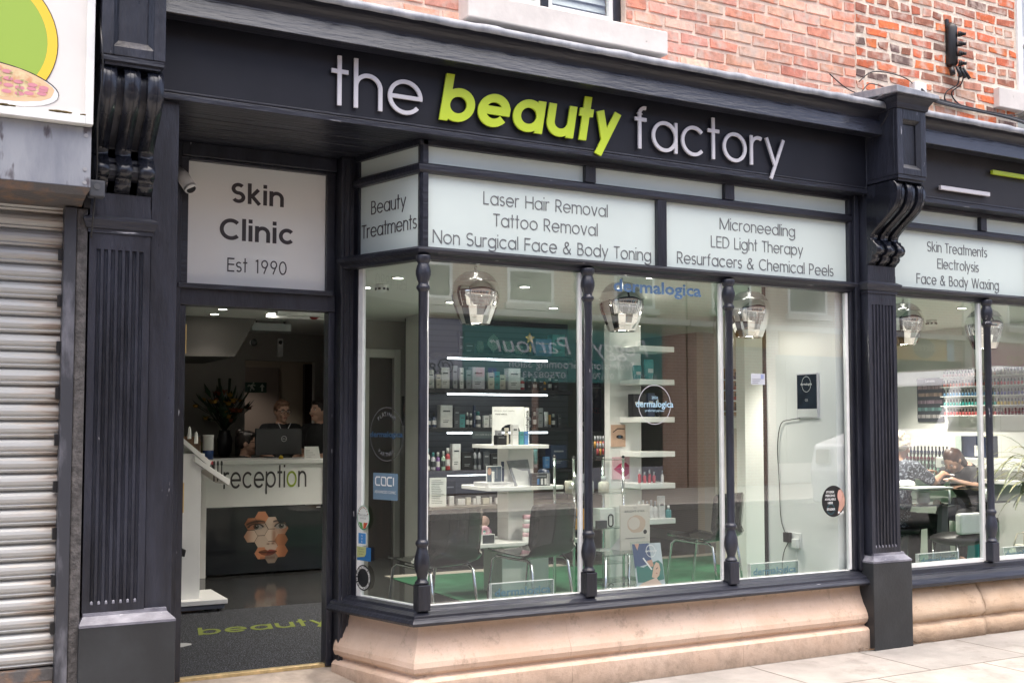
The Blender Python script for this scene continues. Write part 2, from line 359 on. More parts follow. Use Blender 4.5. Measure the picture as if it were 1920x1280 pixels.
def ftext(s, center, height, xd, nrm, depth=0.0015, width=None, bold=0.0, up=(0, 0, 1), shear=0.0, align='CENTER'):
    """built-in face, upright cap height 'height', centred on a point; returns an MB"""
    cu = bpy.data.curves.new("lettering", 'FONT'); cu.body = s; cu.size = 1.0; cu.offset = bold; cu.shear = shear; cu.resolution_u = 2
    cu.align_x = 'LEFT'; ob = bpy.data.objects.new("lettering", cu)
    me = bpy.data.meshes.new_from_object(ob)
    vs = [v.co.copy() for v in me.vertices]; fs = [list(p.vertices) for p in me.polygons]
    bpy.data.objects.remove(ob); bpy.data.curves.remove(cu); bpy.data.meshes.remove(me)
    mb = MB()
    if not vs: return mb
    xa = min(v.x for v in vs); xb = max(v.x for v in vs)
    sz = height / 0.72; sx = (width / (xb - xa)) if width else sz
    xd = Vector(xd).normalized(); up = Vector(up); nrm = Vector(nrm); c = Vector(center)
    mid = (xa + xb) / 2 if align == 'CENTER' else xa
    n = len(vs)
    V = [c + xd * ((v.x - mid) * sx) + up * ((v.y - 0.36) * sz) + nrm * depth for v in vs]
    mb.add(V, fs)
    return mb

# ------------------------------------------------------------------ materials of the exterior
NAVY = (0.018, 0.0198, 0.029)
m_navy = M("navy gloss paint", NAVY, 0.34, var=0.45, vscale=7, bump=0.35, bscale=70, stretch=(1, 1, 0.22), specks=(0.42, 0.42, 0.44), speck_scale=34, speck_amt=0.715, rvar=0.14)
m_navyh = M("navy gloss paint along the grain", NAVY, 0.34, var=0.3, vscale=6, bump=0.45, bscale=60, stretch=(0.12, 1, 1), specks=(0.42, 0.42, 0.44), speck_scale=45, speck_amt=0.74, rvar=0.10)
m_gl = M("black gloss paint", (0.013, 0.0145, 0.021), 0.2, var=0.3, vscale=9, bump=0.15, bscale=35, stretch=(1, 1, .4), specks=(0.3, 0.3, 0.32), speck_scale=40, speck_amt=0.73, rvar=0.06)
m_band = M("navy paint on the lit fillet", NAVY, 0.22, var=0.3, vscale=6, bump=0.3, bscale=60, stretch=(0.12, 1, 1), coat=0.2)
m_matt = M("navy sign board", (0.0095, 0.0105, 0.0165), 0.45, spec=0.35, var=0.2, vscale=2.5, specks=(0.3, 0.3, 0.33), speck_scale=60, speck_amt=0.765, rvar=0.08)
m_base = M("navy painted base", (0.022, 0.0245, 0.027), 0.45, var=0.25, vscale=3, bump=0.15, bscale=50, specks=(0.4, 0.4, 0.4), speck_scale=30, speck_amt=0.745)
m_worn = M("worn paint on moulding", (0.10, 0.10, 0.125), 0.4, col2=(0.24, 0.24, 0.27), vscale=14, bump=0.3, bscale=60, stretch=(0.4, 1, 1), specks=(0.6, 0.6, 0.6), speck_scale=60, speck_amt=0.70)
m_lead = M("weathered lead", (0.21, 0.225, 0.25), 0.5, col2=(0.38, 0.39, 0.415), vscale=9, bump=0.4, bscale=22, stretch=(1, 1, 0.5), metal=0.15)
m_stone = stone_mat("peach sandstone", (0.56, 0.405, 0.30), (0.64, 0.49, 0.385), (0.21, 0.16, 0.115), 0.55, 0.0)
m_stone2 = stone_mat("weathered sandstone", (0.57, 0.43, 0.31), (0.50, 0.36, 0.245), (0.27, 0.19, 0.125), 1.0, 0.0, 1.8)
m_frost = M("frosted white film on glass", (0.64, 0.725, 0.68), 0.35, coat=0.0, var=0.03, vscale=0.8)
m_frost2 = M("white film on fanlight", (0.87, 0.89, 0.85), 0.35, coat=1.0, var=0.03, vscale=0.8)
m_grey = M("grey vinyl lettering", (0.15, 0.155, 0.16), 0.5)
m_dark = M("dark vinyl lettering", (0.045, 0.038, 0.04), 0.5)
m_silver = M("pale grey acrylic letter", (0.60, 0.59, 0.62), 0.4)
m_lime = M("lime green acrylic letter", (0.52, 0.66, 0.035), 0.35)
m_white = M("white gloss paint", (0.78, 0.79, 0.77), 0.35, var=0.06, vscale=8)
m_cream = M("cream painted stone sill", (0.70, 0.66, 0.61), 0.6, var=0.08, vscale=4, bump=0.15, bscale=25, specks=(0.42, 0.38, 0.33), speck_scale=18, speck_amt=0.72)
m_glass = glass("window glass", (0.92, 0.965, 0.945), 0.18)
m_glass_side = glass("side window glass", (0.86, 0.91, 0.88), 0.08)
m_mort1 = M("pale repointed mortar", (0.78, 0.62, 0.51), 0.95, var=0.12, vscale=12, bump=0.6, bscale=60)
m_mort2 = M("cream mortar", (0.78, 0.68, 0.56), 0.95, var=0.14, vscale=10, bump=0.8, bscale=50)
m_road = M("asphalt road", (0.06, 0.058, 0.056), 0.9, var=0.25, vscale=6, bump=0.5, bscale=150)
m_kerb = M("granite kerb", (0.42, 0.40, 0.37), 0.8, var=0.15, vscale=12, bump=0.2)
m_pave = tiles("pale concrete paving slabs", (0.36, 0.33, 0.295), (0.285, 0.268, 0.245), (0.14, 0.12, 0.10), 0.9, 0.6, 0.007, 0.85, 'XY', 0.5, 0.5, 0.25, gum=(0.15, 0.13, 0.112))
m_ramp = M("worn stone threshold", (0.42, 0.35, 0.285), 0.8, var=0.25, vscale=5, bump=0.3, bscale=40)
m_steel = M("weathered galvanised steel", (0.20, 0.215, 0.25), 0.5, metal=0.3, col2=(0.33, 0.345, 0.37), vscale=3.5, stretch=(1.2, 1, 0.35), specks=(0.10, 0.09, 0.10), speck_scale=9, speck_amt=0.60, bump=0.2, bscale=40)
m_rust = M("rusty steel edge", (0.085, 0.08, 0.078), 0.7, col2=(0.22, 0.125, 0.07), vscale=9, bump=0.5, thresh=(.5, .72))
m_black = M("black plastic", (0.012, 0.012, 0.013), 0.4)

def brick_mat(name, bump):
    m, n, l, b = nodes_of(name)
    at = n.new("ShaderNodeVertexColor"); at.layer_name = "tint"
    tc = n.new("ShaderNodeTexCoord")
    nz = n.new("ShaderNodeTexNoise"); nz.inputs['Scale'].default_value = 17; nz.inputs['Detail'].default_value = 8; nz.inputs['Roughness'].default_value = 0.7
    l.new(tc.outputs['Object'], nz.inputs['Vector'])
    mr = n.new("ShaderNodeMapRange"); mr.inputs['From Min'].default_value = 0.3; mr.inputs['From Max'].default_value = 0.7; mr.inputs['To Min'].default_value = 0.72; mr.inputs['To Max'].default_value = 1.4
    l.new(nz.outputs['Fac'], mr.inputs[0])
    mu = n.new("ShaderNodeVectorMath"); mu.operation = 'SCALE'; l.new(at.outputs[0], mu.inputs[0]); l.new(mr.outputs[0], mu.inputs['Scale'])
    n3 = n.new("ShaderNodeTexNoise"); n3.inputs['Scale'].default_value = 11; n3.inputs['Detail'].default_value = 6
    mp = n.new("ShaderNodeMapping"); mp.inputs['Location'].default_value = (5, 2, 9); l.new(tc.outputs['Object'], mp.inputs[0]); l.new(mp.outputs[0], n3.inputs['Vector'])
    rp = n.new("ShaderNodeValToRGB"); rp.color_ramp.elements[0].position = 0.49; rp.color_ramp.elements[1].position = 0.66; l.new(n3.outputs['Fac'], rp.inputs[0])
    mx = n.new("ShaderNodeMix"); mx.data_type = 'RGBA'; mx.inputs[7].default_value = (0.62, 0.50, 0.42, 1)
    sc = n.new("ShaderNodeMath"); sc.operation = 'MULTIPLY'; sc.inputs[1].default_value = 0.85; l.new(rp.outputs[0], sc.inputs[0]); l.new(sc.outputs[0], mx.inputs[0]); l.new(mu.outputs[0], mx.inputs[6])
    l.new(mx.outputs[2], b.inputs['Base Color']); b.inputs['Roughness'].default_value = 0.9
    bp = n.new("ShaderNodeBump"); bp.inputs['Strength'].default_value = bump; bp.inputs['Distance'].default_value = 0.012; l.new(nz.outputs['Fac'], bp.inputs['Height']); l.new(bp.outputs[0], b.inputs['Normal'])
    return m
m_brick = brick_mat("hand made brick", 0.8)

def sweep(path, prof, name, mats, parent, bevel=0.0, smooth=False, mb=None):
    """profile points (outward offset, z) carried along a plan path with mitred corners; outward is to the street side"""
    P = [Vector(p) for p in path]; n = len(P); rings = []
    for i in range(n):
        d1 = (P[i] - P[i - 1]).normalized() if i else (P[1] - P[0]).normalized()
        d2 = (P[i + 1] - P[i]).normalized() if i < n - 1 else d1
        o1 = Vector((d1.y, -d1.x)); o2 = Vector((d2.y, -d2.x)); b = (o1 + o2).normalized(); k = 1 / max(0.4, b.dot(o1))
        rings.append([Vector((P[i].x + b.x * o * k, P[i].y + b.y * o * k, z)) for o, z in prof])
    mb = mb or MB(); mb.loft(rings, True, True, smooth)
    return mb.build(name, mats, parent, bevel) if name else mb

def bricks(name, parent, x0, x1, z0, z1, yf, pal, seed, course=0.0765, bl=0.232, gap=0.010, mort=None, hole=None, proud=0.006, headers=0, rough=0.0):
    r = random.Random(seed); mb = MB(); mb.cur = 0
    z = z0; row = 0
    while z < z1 - 0.02:
        hdr = headers and row % headers == 2
        L = bl / 2 if hdr else bl
        x = x0 - (L / 2 if row % 2 else 0) - (0.03 * r.random() if headers else 0)
        while x < x1:
            a = max(x + gap / 2, x0); b = min(x + L * (1 + r.uniform(-.05, .05) * (1 if headers else .3)), x1) - gap / 2
            x = b + gap / 2
            if b - a < 0.03: continue
            zt = z + gap / 2 + r.uniform(-.002, .002); zb = z + course - gap / 2 + r.uniform(-.002, .002)
            segs = [(a, b)]
            if hole:
                hx0, hx1, hz0, hz1 = hole
                if zb > hz0 and zt < hz1:
                    segs = [(p, q) for p, q in ((a, min(b, hx0)), (max(a, hx1), b)) if q - p > 0.02]
            c = r.choice(pal); k = r.uniform(0.74, 1.12); mb.c = (c[0] * k, c[1] * k * r.uniform(.95, 1.05), c[2] * k)
            for p, q in segs:
                e = 0.006; f = yf - proud - r.uniform(0, 0.003); g = yf + 0.02; j = lambda: r.uniform(-rough, rough)
                mb.hexa([(p + e + j(), f, zt + e + j()), (q - e + j(), f, zt + e + j()), (q, g, zt), (p, g, zt), (p + e + j(), f, zb - e + j()), (q - e + j(), f, zb - e + j()), (q, g, zb), (p, g, zb)])
        z += course; row += 1
    mb.c = (1, 1, 1); mb.cur = 1
    if hole:
        hx0, hx1, hz0, hz1 = hole
        mb.box(x0, hx0, yf, yf + 0.25, z0 - .1, z1); mb.box(hx1, x1, yf, yf + 0.25, z0 - .1, z1); mb.box(hx0, hx1, yf + .001, yf + 0.249, z0 - .1, hz0); mb.box(hx0, hx1, yf + .001, yf + 0.249, hz1, z1)
    else: mb.box(x0, x1, yf, yf + 0.25, z0 - .1, z1)
    return mb.build(name, [m_brick, mort], parent)

# ------------------------------------------------------------------ ground
g = MB(); g.box(-40, 60, -2.75, 0.13, -0.4, -0.02); tag(g.build("pavement", m_pave), kind='structure')
g = MB(); g.box(-40, 60, -11.4, -2.9, -0.5, -0.145); tag(g.build("road", m_road), kind='structure')
g = MB(); g.box(-40, 60, -2.9, -2.75, -0.5, -0.018); g.box(-40, 60, -11.55, -11.4, -0.5, -0.03); tag(g.build("kerb", m_kerb, bevel=0.015), kind='structure')
g = MB(); g.box(-40, 60, -17, -11.55, -0.5, -0.035); tag(g.build("far_pavement", m_pave), kind='structure')
g = MB(); g.box(-150, 170, -150, 150, -0.9, -0.6); tag(g.build("ground", m_road), kind='structure')
g = MB(); g.hexa([(1.0, 0.0, -0.3), (2.34, 0.0, -0.3), (2.25, 0.86, -0.3), (1.0, 0.86, -0.3), (1.0, 0.0, -0.012), (2.34, 0.0, -0.012), (2.25, 0.86, 0.082), (1.0, 0.86, 0.082)])
single(g, "threshold_slab", m_ramp, "worn sloping stone slab leading from the pavement into the open doorway", "doorstep", (1.65, 0.4, -0.02), bevel=0.004)
g = MB(); g.box(1.05, 2.19, 0.79, 0.835, 0.07, 0.094)
single(g, "door_sill_strip", M("brass strip", (0.62, 0.47, 0.24), 0.4, metal=0.6, var=0.2, vscale=20), "thin worn wooden and brass strip at the foot of the doorway", "threshold", (1.6, 0.8, 0.07), bevel=0.003)

# ------------------------------------------------------------------ the main shopfront
front = thing("shopfront", "navy painted timber shopfront with lettered fascia, angled bay window and recessed doorway", "shopfront", (3.2, 0, 0))
GY = 0.12
PATH = [(2.20, 0.66), (2.36, GY), (5.50, GY)]
fa = box(0.925, 5.555, 0.0, 0.10, 3.03, 3.392); fascia = fa.build("fascia", m_matt, front)
mb = MB(); mb.box(0.925, 5.555, -0.012, 0.11, 3.0, 3.030); mb.box(0.925, 5.555, -0.006, 0.0, 3.034, 3.046); mb.build("fascia_bead", m_navyh, front, 0.004)
cor = [(0.0995, 3.392), (-0.04, 3.392), (-0.045, 3.372), (-0.143, 3.369), (-0.120, 3.472), (-0.112, 3.4725)] + \
      [(-0.112 - 0.075 * (1 - math.cos(R(a))), 3.474 + 0.062 * math.sin(R(a))) for a in (15, 30, 45, 60, 75, 90)] + [(-0.187, 3.552), (0.0995, 3.60)]
band = [(-0.146, 3.366), (-0.152, 3.369), (-0.129, 3.470), (-0.122, 3.471), (-0.143, 3.3685)]
MB().prism([(0.925, y, z) for y, z in cor], (4.632, 0, 0)).build("cornice", m_navyh, front)
MB().prism([(0.925, y, z) for y, z in band], (4.632, 0, 0)).build("cornice_fillet", m_band, front)
def lead_strip(name, x0, x1, parent, seed):
    r = random.Random(seed); n = int((x1 - x0) / 0.06); mb = MB(); rings = []
    for i in range(n + 1):
        x = x0 + (x1 - x0) * i / n; w = r.uniform(-.0035, .0035); s = 0.005 if (i % 14) in (0, 1) else 0
        rings.append([(x, .118, 3.668), (x, .118, 3.66), (x, .04, 3.625 + w * .4), (x, -.192 + w * .3, 3.558 + w * .3), (x, -.194 + w * .6 - s * .5, 3.532 + w), (x, -.200 + w * .6 - s, 3.532 + w), (x, -.200 + w * .4 - s, 3.572 + w * .4 + s), (x, -.18, 3.582 + s), (x, .04, 3.64 + w * .4)])
    mb.loft(rings, True, True, True); return mb.build(name, m_lead, parent)
lead_strip("lead_flashing", 0.90, 5.56, front, 3)
# soffit of narrow boards over the doorway and under the fascia
mb = MB()
for i in range(9):
    y = 0.11 + i * 0.082
    mb.box(1.02, 5.56 if i < 1 else 2.6, y, y + 0.074, 3.002 + .0015 * (i % 2), 3.02)
mb.box(1.02, 5.56, 0.105, 0.86, 3.021, 3.04)
mb.build("soffit", m_navyh, front, 0.003)

def bracket_profile(o=0.0):
    pr = [(.0, 3.05), (-.233, 3.05), (-.258, 3.02), (-.267, 2.98), (-.262, 2.932), (-.245, 2.895), (-.214, 2.858), (-.14, 2.805), (-.068, 2.754), (-.034, 2.722), (-.027, 2.70), (-.032, 2.69),
          (-.05, 2.684), (-.056, 2.668), (-.078, 2.65), (-.09, 2.622), (-.083, 2.60), (-.066, 2.588), (-.04, 2.580), (-.044, 2.566), (-.034, 2.55), (-.016, 2.538), (.0, 2.522)]
    out = []
    for i in range(len(pr)):
        p1 = pr[i]; p2 = pr[(i + 1) % len(pr)]; out.append(p1)
        if 1 <= i <= 8:
            p0 = pr[i - 1] if i > 1 else pr[i]; p3 = pr[i + 2]
            for t in (.25, .5, .75): out.append(tuple(0.5 * (2 * p1[q] + (p2[q] - p0[q]) * t + (2 * p0[q] - 5 * p1[q] + 4 * p2[q] - p3[q]) * t * t + (3 * p1[q] - p0[q] - 3 * p2[q] + p3[q]) * t ** 3) for q in (0, 1)))
    return out
def bracket_profile_local(): return bracket_profile()
def pilaster(x0, x1, bx0, bx1, parent, name="pilaster", zoff=0.0):
    p = box(x0 + .002, x1 - .002, 0.012, 0.12, 0.5, 3.05).build(name, m_navy, parent)
    W = x1 - x0
    b = MB(); b.box(bx0, bx1, -0.035, 0.121, -0.05, 0.545); b.build("base", m_base, p, 0.004)
    mo = MB(); mo.loft([[(bx0, -0.037, 0.545), (bx1, -0.037, 0.545), (bx1, 0.1215, 0.545), (bx0, 0.1215, 0.545)], [(bx0, -0.037, 0.556), (bx1, -0.037, 0.556), (bx1, 0.1215, 0.556), (bx0, 0.1215, 0.556)],
                        [(x0 + .004, -0.006, 0.590), (bx1 - .035, -0.006, 0.590), (bx1 - .035, 0.1215, 0.590), (x0 + .004, 0.1215, 0.590)], [(x0 + .004, -0.004, 0.605), (bx1 - .037, -0.004, 0.605), (bx1 - .037, 0.1215, 0.605), (x0 + .004, 0.1215, 0.605)]], True, True, False)
    mo.build("base_moulding", m_worn, p)
    # fluted shaft
    s = MB(); ring = [(x0, 0.10), (x0, 0.0)]; k = 7; fw = 0.017; pitch = (W - 0.05) / k
    for i in range(k):
        c = x0 + 0.025 + pitch * (i + .5); ring += [(c - fw / 2 - .001, 0.0), (c - fw / 2 + .001, 0.008), (c, 0.013), (c + fw / 2 - .001, 0.008), (c + fw / 2 + .001, 0.0)]
    ring += [(x1, 0.0), (x1, 0.10)]
    s.prism([(x, y, 0.640) for x, y in ring], (0, 0, 1.62)); s.box(x0, x1, 0.0, 0.10, 0.605, 0.640); s.box(x0, x1, 0.0, 0.10, 2.26, 2.46)
    s.build("shaft", m_navy, p)
    ct = MB()
    for i in range(k):
        c = x0 + 0.025 + pitch * (i + .5); ct.ell((c, 0.006, 0.642), (0.008, 0.006, 0.016), n=8, m=6)
    ct.build("flute_stop", m_worn, p)
    c = MB(); c.loft([[(x0 - o, -o, z), (x1 + o, -o, z), (x1 + o, 0.12, z), (x0 - o, 0.12, z)] for o, z in ((0.008, 2.335), (0.008, 2.352), (0.016, 2.356), (0.03, 2.392), (0.03, 2.400), (0.004, 2.415))], True, True, False)
    c.build("capital_moulding", m_navyh, p)
    # scrolled console bracket of three bands on a solid body
    br = MB(); prof = bracket_profile(); br.prism([(x0 + .004, min(.0, y + .045), z) for y, z in prof], (W - .008, 0, 0), False)
    br.box(x0 + .003, x1 - .003, 0.0, 0.10, 2.46, 3.06)
    bk = br.build("bracket", m_navy, p)
    bw = (W - 0.064) / 3
    for i in range(3):
        a = x0 + i * (bw + 0.032); q = MB(); pr2 = bracket_profile(0.0); up = [t for t in pr2 if t[1] >= 2.69]
        q.prism([(a, y, z) for y, z in pr2], (bw, 0, 0), True)
        # two raised beads run down the upper curve of every band
        for e in (0.36, 0.64):
            q.tube([(a + bw * e, y - 0.001, z) for y, z in up[3:-2]], 0.0022, 6)
        q.build("scroll_band", m_gl, bk)
    # panelled block
    bl = MB(); y0 = -0.28; xa, xb = x0 - .002, x1 + .002; z0, z1 = 3.085, 3.52; t = 0.052
    bl.box(xa, xb, y0 + .03, 0.10, z0, z1); bl.box(xa, xa + t, y0, y0 + .03, z0, z1); bl.box(xb - t, xb, y0, y0 + .03, z0, z1)
    bl.box(xa + t, xb - t, y0, y0 + .03, z0, z0 + .045); bl.box(xa + t, xb - t, y0, y0 + .03, z1 - .07, z1)
    blk = bl.build("block", m_navy, p, 0.004)
    pm = MB(); i0, i1, j0, j1 = xa + t, xb - t, z0 + .045, z1 - .07; w = 0.022
    pm.loft([[(i0 + o, y, j0 + o * 1.3), (i1 - o, y, j0 + o * 1.3), (i1 - o, y, j1 - o), (i0 + o, y, j1 - o)] for o, y in ((0, y0 + .002), (w, y0 + .022), (w, y0 + .0295), (0, y0 + .0295))], True, False, False)
    pm.build("panel_moulding", m_navy, blk)
    u = MB(); u.loft([[(xa + o, y0 + o, z), (xb - o, y0 + o, z), (xb - o, 0.1, z), (xa + o, 0.1, z)] for o, z in ((.018, 3.045), (.018, 3.056), (.004, 3.062), (.004, 3.084))], True, True, False); u.build("block_moulding", m_navyh, p)
    u = MB(); u.loft([[(xa - o, y0 - o, z), (xb + o, y0 - o, z), (xb + o, 0.1, z), (xa - o, 0.1, z)] for o, z in ((.002, 3.52), (.01, 3.524), (.016, 3.555), (.035, 3.585), (.055, 3.595), (.058, 3.61))], True, True, False); u.build("block_cornice", m_navyh, p)
    u = MB(); xm = (xa + xb) / 2; o = 0.066
    u.hexa([(xa - o, y0 - o, 3.598), (xb + o, y0 - o, 3.598), (xb + o, 0.115, 3.64), (xa - o, 0.115, 3.64), (xa - o + .004, y0 - o + .004, 3.648), (xb + o - .004, y0 - o + .004, 3.63), (xb + o, 0.115, 3.70), (xa - o, 0.115, 3.70)])
    u.build("lead_cap", m_lead, p, 0.006)
    return p
pilaster(0.655, 0.925, 0.640, 1.062, front)
pilaster(5.555, 5.815, 5.525, 5.880, front)

# flat boards and door frame of the recess
mb = MB(); mb.box(0.93, 1.052, 0.028, 0.80, 0.545, 3.0); mb.build("jamb_board", m_navy, front, 0.003)
mb = MB()
mb.box(1.055, 1.215, 0.745, 0.86, 0.08, 3.0); mb.box(1.2155, 1.252, 0.775, 0.86, 0.08, 2.105)
mb.box(2.062, 2.10, 0.775, 0.86, 0.08, 2.105); mb.box(2.1005, 2.215, 0.675, 0.86, 0.06, 3.0)
mb.box(1.2155, 2.10, 0.765, 0.86, 2.106, 2.205); mb.box(1.2155, 2.10, 0.755, 0.86, 2.925, 3.0)
door_frame = mb.build("door_frame", m_navy, front, 0.004)
mb = MB()
for x0, x1, z0, z1 in ((1.2155, 1.258, 2.2055, 2.9245), (2.05, 2.10, 2.2055, 2.9245), (1.2585, 2.0495, 2.91, 2.9245)): mb.box(x0, x1, 0.785, 0.84, z0, z1)
for x0, x1 in ((1.2585, 2.0495),): mb.box(x0, x1, 0.785, 0.84, 2.2055, 2.229)
mb.box(1.2, 2.075, 0.735, 0.765, 2.195, 2.222)
mb.build("fanlight_frame", m_navyh, front, 0.003)
for x in (2.118, 2.150, 2.188): box(x, x + 0.008, 0.666, 0.6755, 0.1, 2.98).build("post_bead", m_navy, front, 0.002)
fan = box(1.2585, 2.0495, 0.815, 0.825, 2.2295, 2.9095).build("fanlight_panel", m_frost2, front)
X1 = (1, 0, 0); NF = (0, -1, 0)
for s, a, b, zb, em, w in (("Skin", 1.500, 1.800, 2.700, 0.158, 0.125), ("Clinic", 1.437, 1.862, 2.487, 0.168, 0.125), ("Est 1990", 1.482, 1.821, 2.309, 0.108, 0.07)):
    lwords(s, a, b, zb, em, w, (0, 0.815, 0), X1, NF, 0.002, m_dark, fan)
for z in (0.98, 1.84): box(1.2525, 1.2575, 0.779, 0.795, z, z + 0.16).build("hinge", M("brass", (0.55, 0.40, 0.16), 0.35, metal=0.8) if z < 1 else bpy.data.materials["brass"], front)

# bay window joinery
sweep(PATH, [(.03, 2.970), (.03, 3.0035), (-.04, 3.0035), (-.04, 2.970)], "head_rail", m_navyh, front, 0.003)
sweep(PATH, [(.032, 2.818), (.045, 2.83), (.045, 2.858), (.028, 2.872), (-.04, 2.872), (-.04, 2.818)], "transom", m_navyh, front, 0.003)
sweep([(2.13, 0.69), (2.36, GY), (5.545, GY)], [(.024, 2.345), (.03, 2.362), (.06, 2.378), (.068, 2.396), (.045, 2.412), (-.04, 2.412), (-.04, 2.345)], "transom", m_navyh, front, 0.003)
sweep([(2.165, 0.765), (2.36, GY), (5.548, GY)], [(.02, .489), (.05, .481), (.058, .468), (.098, .455), (.10, .440), (.112, .434), (.124, .418), (.115, .403), (.075, .398), (-.05, .398), (-.05, .489)], "window_sill", m_navyh, front, 0.002)
pl = [(.028, .398), (.030, .37), (.038, .335), (.058, .285), (.082, .245), (.098, .212), (.102, .185), (.092, .160), (.074, .146), (.066, .140), (.068, .132), (.098, .124), (.112, .110), (.114, -.06), (-.06, -.06), (-.06, .398)]
sweep([(2.18, 0.735), (2.36, GY), (3.2385, GY)], pl, "plinth_stone", m_stone, front)
for a, b in ((3.240, 4.462), (4.4635, 5.55)): sweep([(a, GY), (b, GY)], pl, "plinth_stone", m_stone, front)
DS = (Vector((2.36, GY)) - Vector((2.20, .66))).normalized(); NS = Vector((DS.y, -DS.x))
def side_pt(s, z, o=0.0):   # s metres from the front corner along the side window, o metres out from the glass
    q = Vector((2.36, GY)) - DS * s + NS * o; return Vector((q.x, q.y, z))
def side_box(s0, s1, z0, z1, o0, o1):
    return MB().hexa([side_pt(s1, z0, o1), side_pt(s0, z0, o1), side_pt(s0, z0, o0), side_pt(s1, z0, o0), side_pt(s1, z1, o1), side_pt(s0, z1, o1), side_pt(s0, z1, o0), side_pt(s1, z1, o0)])
MB().loft([[(x, y, z) for x, y in ((2.350, .150), (2.343, .110), (2.357, .090), (2.388, .090), (2.394, .15))] for z in (2.412, 2.9995)], True, True, False).build("corner_post", m_navyh, front, 0.003)
for x0, x1, z0, z1, nm in ((3.388, 3.460, 2.872, 2.970, "glazing_bar"), (4.424, 4.499, 2.872, 2.970, "glazing_bar"), (3.902, 3.970, 2.412, 2.818, "mullion")):
    box(x0, x1, 0.085, 0.155, z0, z1).build(nm, m_navy, front, 0.004)
mb = MB(); mb.box(5.4785, 5.505, .085, .16, .489, 2.345); mb.box(5.5055, 5.545, .06, .16, .489, 3.0); mb.box(5.4785, 5.505, .085, .16, 2.412, 2.818); mb.box(5.4785, 5.505, .085, .16, 2.872, 2.97); mb.build("end_jamb", m_navy, front, 0.004)
mb = side_box(.545, .60, .489, 2.345, .02, -.04)
mb.add(*(lambda q: (q.v, q.f))(side_box(.540, .60, 2.412, 2.818, .02, -.04))); mb.add(*(lambda q: (q.v, q.f))(side_box(.540, .60, 2.872, 2.97, .02, -.04))); mb.build("side_jamb", m_navy, front)
def colonette(x, y, parent):
    c = MB(); c.box(x - .036, x + .036, y - .036, y + .036, .474, .612)
    c.lathe([(.036, .612), (.040, .622), (.030, .632), (.024, .642), (.030, .665), (.041, .70), (.043, .725), (.039, .757), (.030, .79), (.026, .808), (.034, .818), (.037, .828), (.033, .838), (.025, .846), (.025, 2.165), (.030, 2.172), (.037, 2.182), (.037, 2.194), (.028, 2.203), (.026, 2.212), (.034, 2.23), (.041, 2.258), (.041, 2.278), (.034, 2.305), (.028, 2.318), (.036, 2.328), (.04, 2.338), (.04, 2.362)], (x, y, 0), 20)
    o = c.build("colonette", m_navy, parent, 0.006); return o
for x in (2.352, 3.394, 4.433): colonette(x, 0.078 if x > 2.5 else 0.075, front)
def pane(x0, x1, z0, z1, parent, mat=m_glass, y=GY, name="window_pane"):
    mb = MB().add([(x0, y, z0), (x1, y, z0), (x1, y, z1), (x0, y, z1)], [(0, 1, 2, 3)]); return mb.build(name, mat, parent, fixn=False)
PANES = [pane(a, b, .489, 2.345, front) for a, b in ((2.385, 3.375), (3.41, 4.413), (4.45, 5.478))]
MB().add([side_pt(.545, .489), side_pt(.02, .489), side_pt(.02, 2.345), side_pt(.545, 2.345)], [(0, 1, 2, 3)]).build("side_pane", m_glass_side, front, fixn=False)
mb = MB()
for a in (2.388, 3.4125, 4.4525): mb.box(a, a + .012, .106, .135, .495, 2.34)
for b in (3.374, 4.412, 5.4775): mb.box(b - .022, b, .106, .135, .495, 2.34)
for a, b in ((2.41, 3.35), (3.43, 4.388), (4.47, 5.455)): mb.box(a, b, .104, .135, .4895, .4945)
mb.build("glazing_bead", m_white, front, 0.002)
q = side_box(.505, .545, .489, 2.345, .012, -.01); r2 = side_box(.03, .505, .489, .495, .012, -.01); q.add(r2.v, r2.f); q.build("glazing_bead", m_white, front)
for a, b in ((2.395, 3.388), (3.46, 4.424), (4.499, 5.4785)): box(a, b, .118, .128, 2.872, 2.970).build("top_light", m_frost, front)
side_box(.0, .54, 2.872, 2.97, .003, -.007).build("top_light", m_frost, front)
sp = box(2.395, 3.902, .118, .128, 2.412, 2.818).build("sign_panel", m_frost, front)
for s, a, b, zb in (("Laser Hair Removal", 2.734, 3.560, 2.684), ("Tattoo Removal", 2.797, 3.489, 2.565), ("Non Surgical Face & Body Toning", 2.426, 3.872, 2.443)):
    lwords(s, a, b, zb, 0.1, 0.054, (0, .118, 0), X1, NF, 0.003, m_grey, sp)
sp = box(3.970, 5.4785, .118, .128, 2.412, 2.818).build("sign_panel", m_frost, front)
for s, a, b, zb in (("Microneedling", 4.402, 5.026, 2.684), ("LED Light Therapy", 4.331, 5.094, 2.566), ("Resurfacers & Chemical Peels", 4.068, 5.361, 2.447)):
    lwords(s, a, b, zb, 0.1, 0.054, (0, .118, 0), X1, NF, 0.003, m_grey, sp)
sp = side_box(.0, .54, 2.412, 2.818, .003, -.007).build("sign_panel", m_frost, front)
so = side_pt(.54, 0, .003)
for s, a, b, zb in (("Beauty", .10, .412, 2.649), ("Treatments", .012, .505, 2.520)):
    lwords(s, a, b, zb, 0.108, 0.056, so, (DS.x, DS.y, 0), (NS.x, NS.y, 0), 0.003, m_dark, sp)
# raised fascia letters
for word, a, b, w, sl, mat, y in (("the", 1.795, 2.300, .061, 0, m_silver, -.014), ("beauty", 2.395, 3.565, .134, .16, m_lime, -.018), ("factory", 3.664, 4.822, .061, 0, m_silver, -.014)):
    for c, mb in stext(word, a, b - (.345 * .54 * sl if sl else 0), 3.083, 0.345, w, (0, y, 0), X1, NF, 0.011, gap=0.085 if not sl else 0.055, slant=sl, split=True):
        mb.build("sign_letter", mat, front)

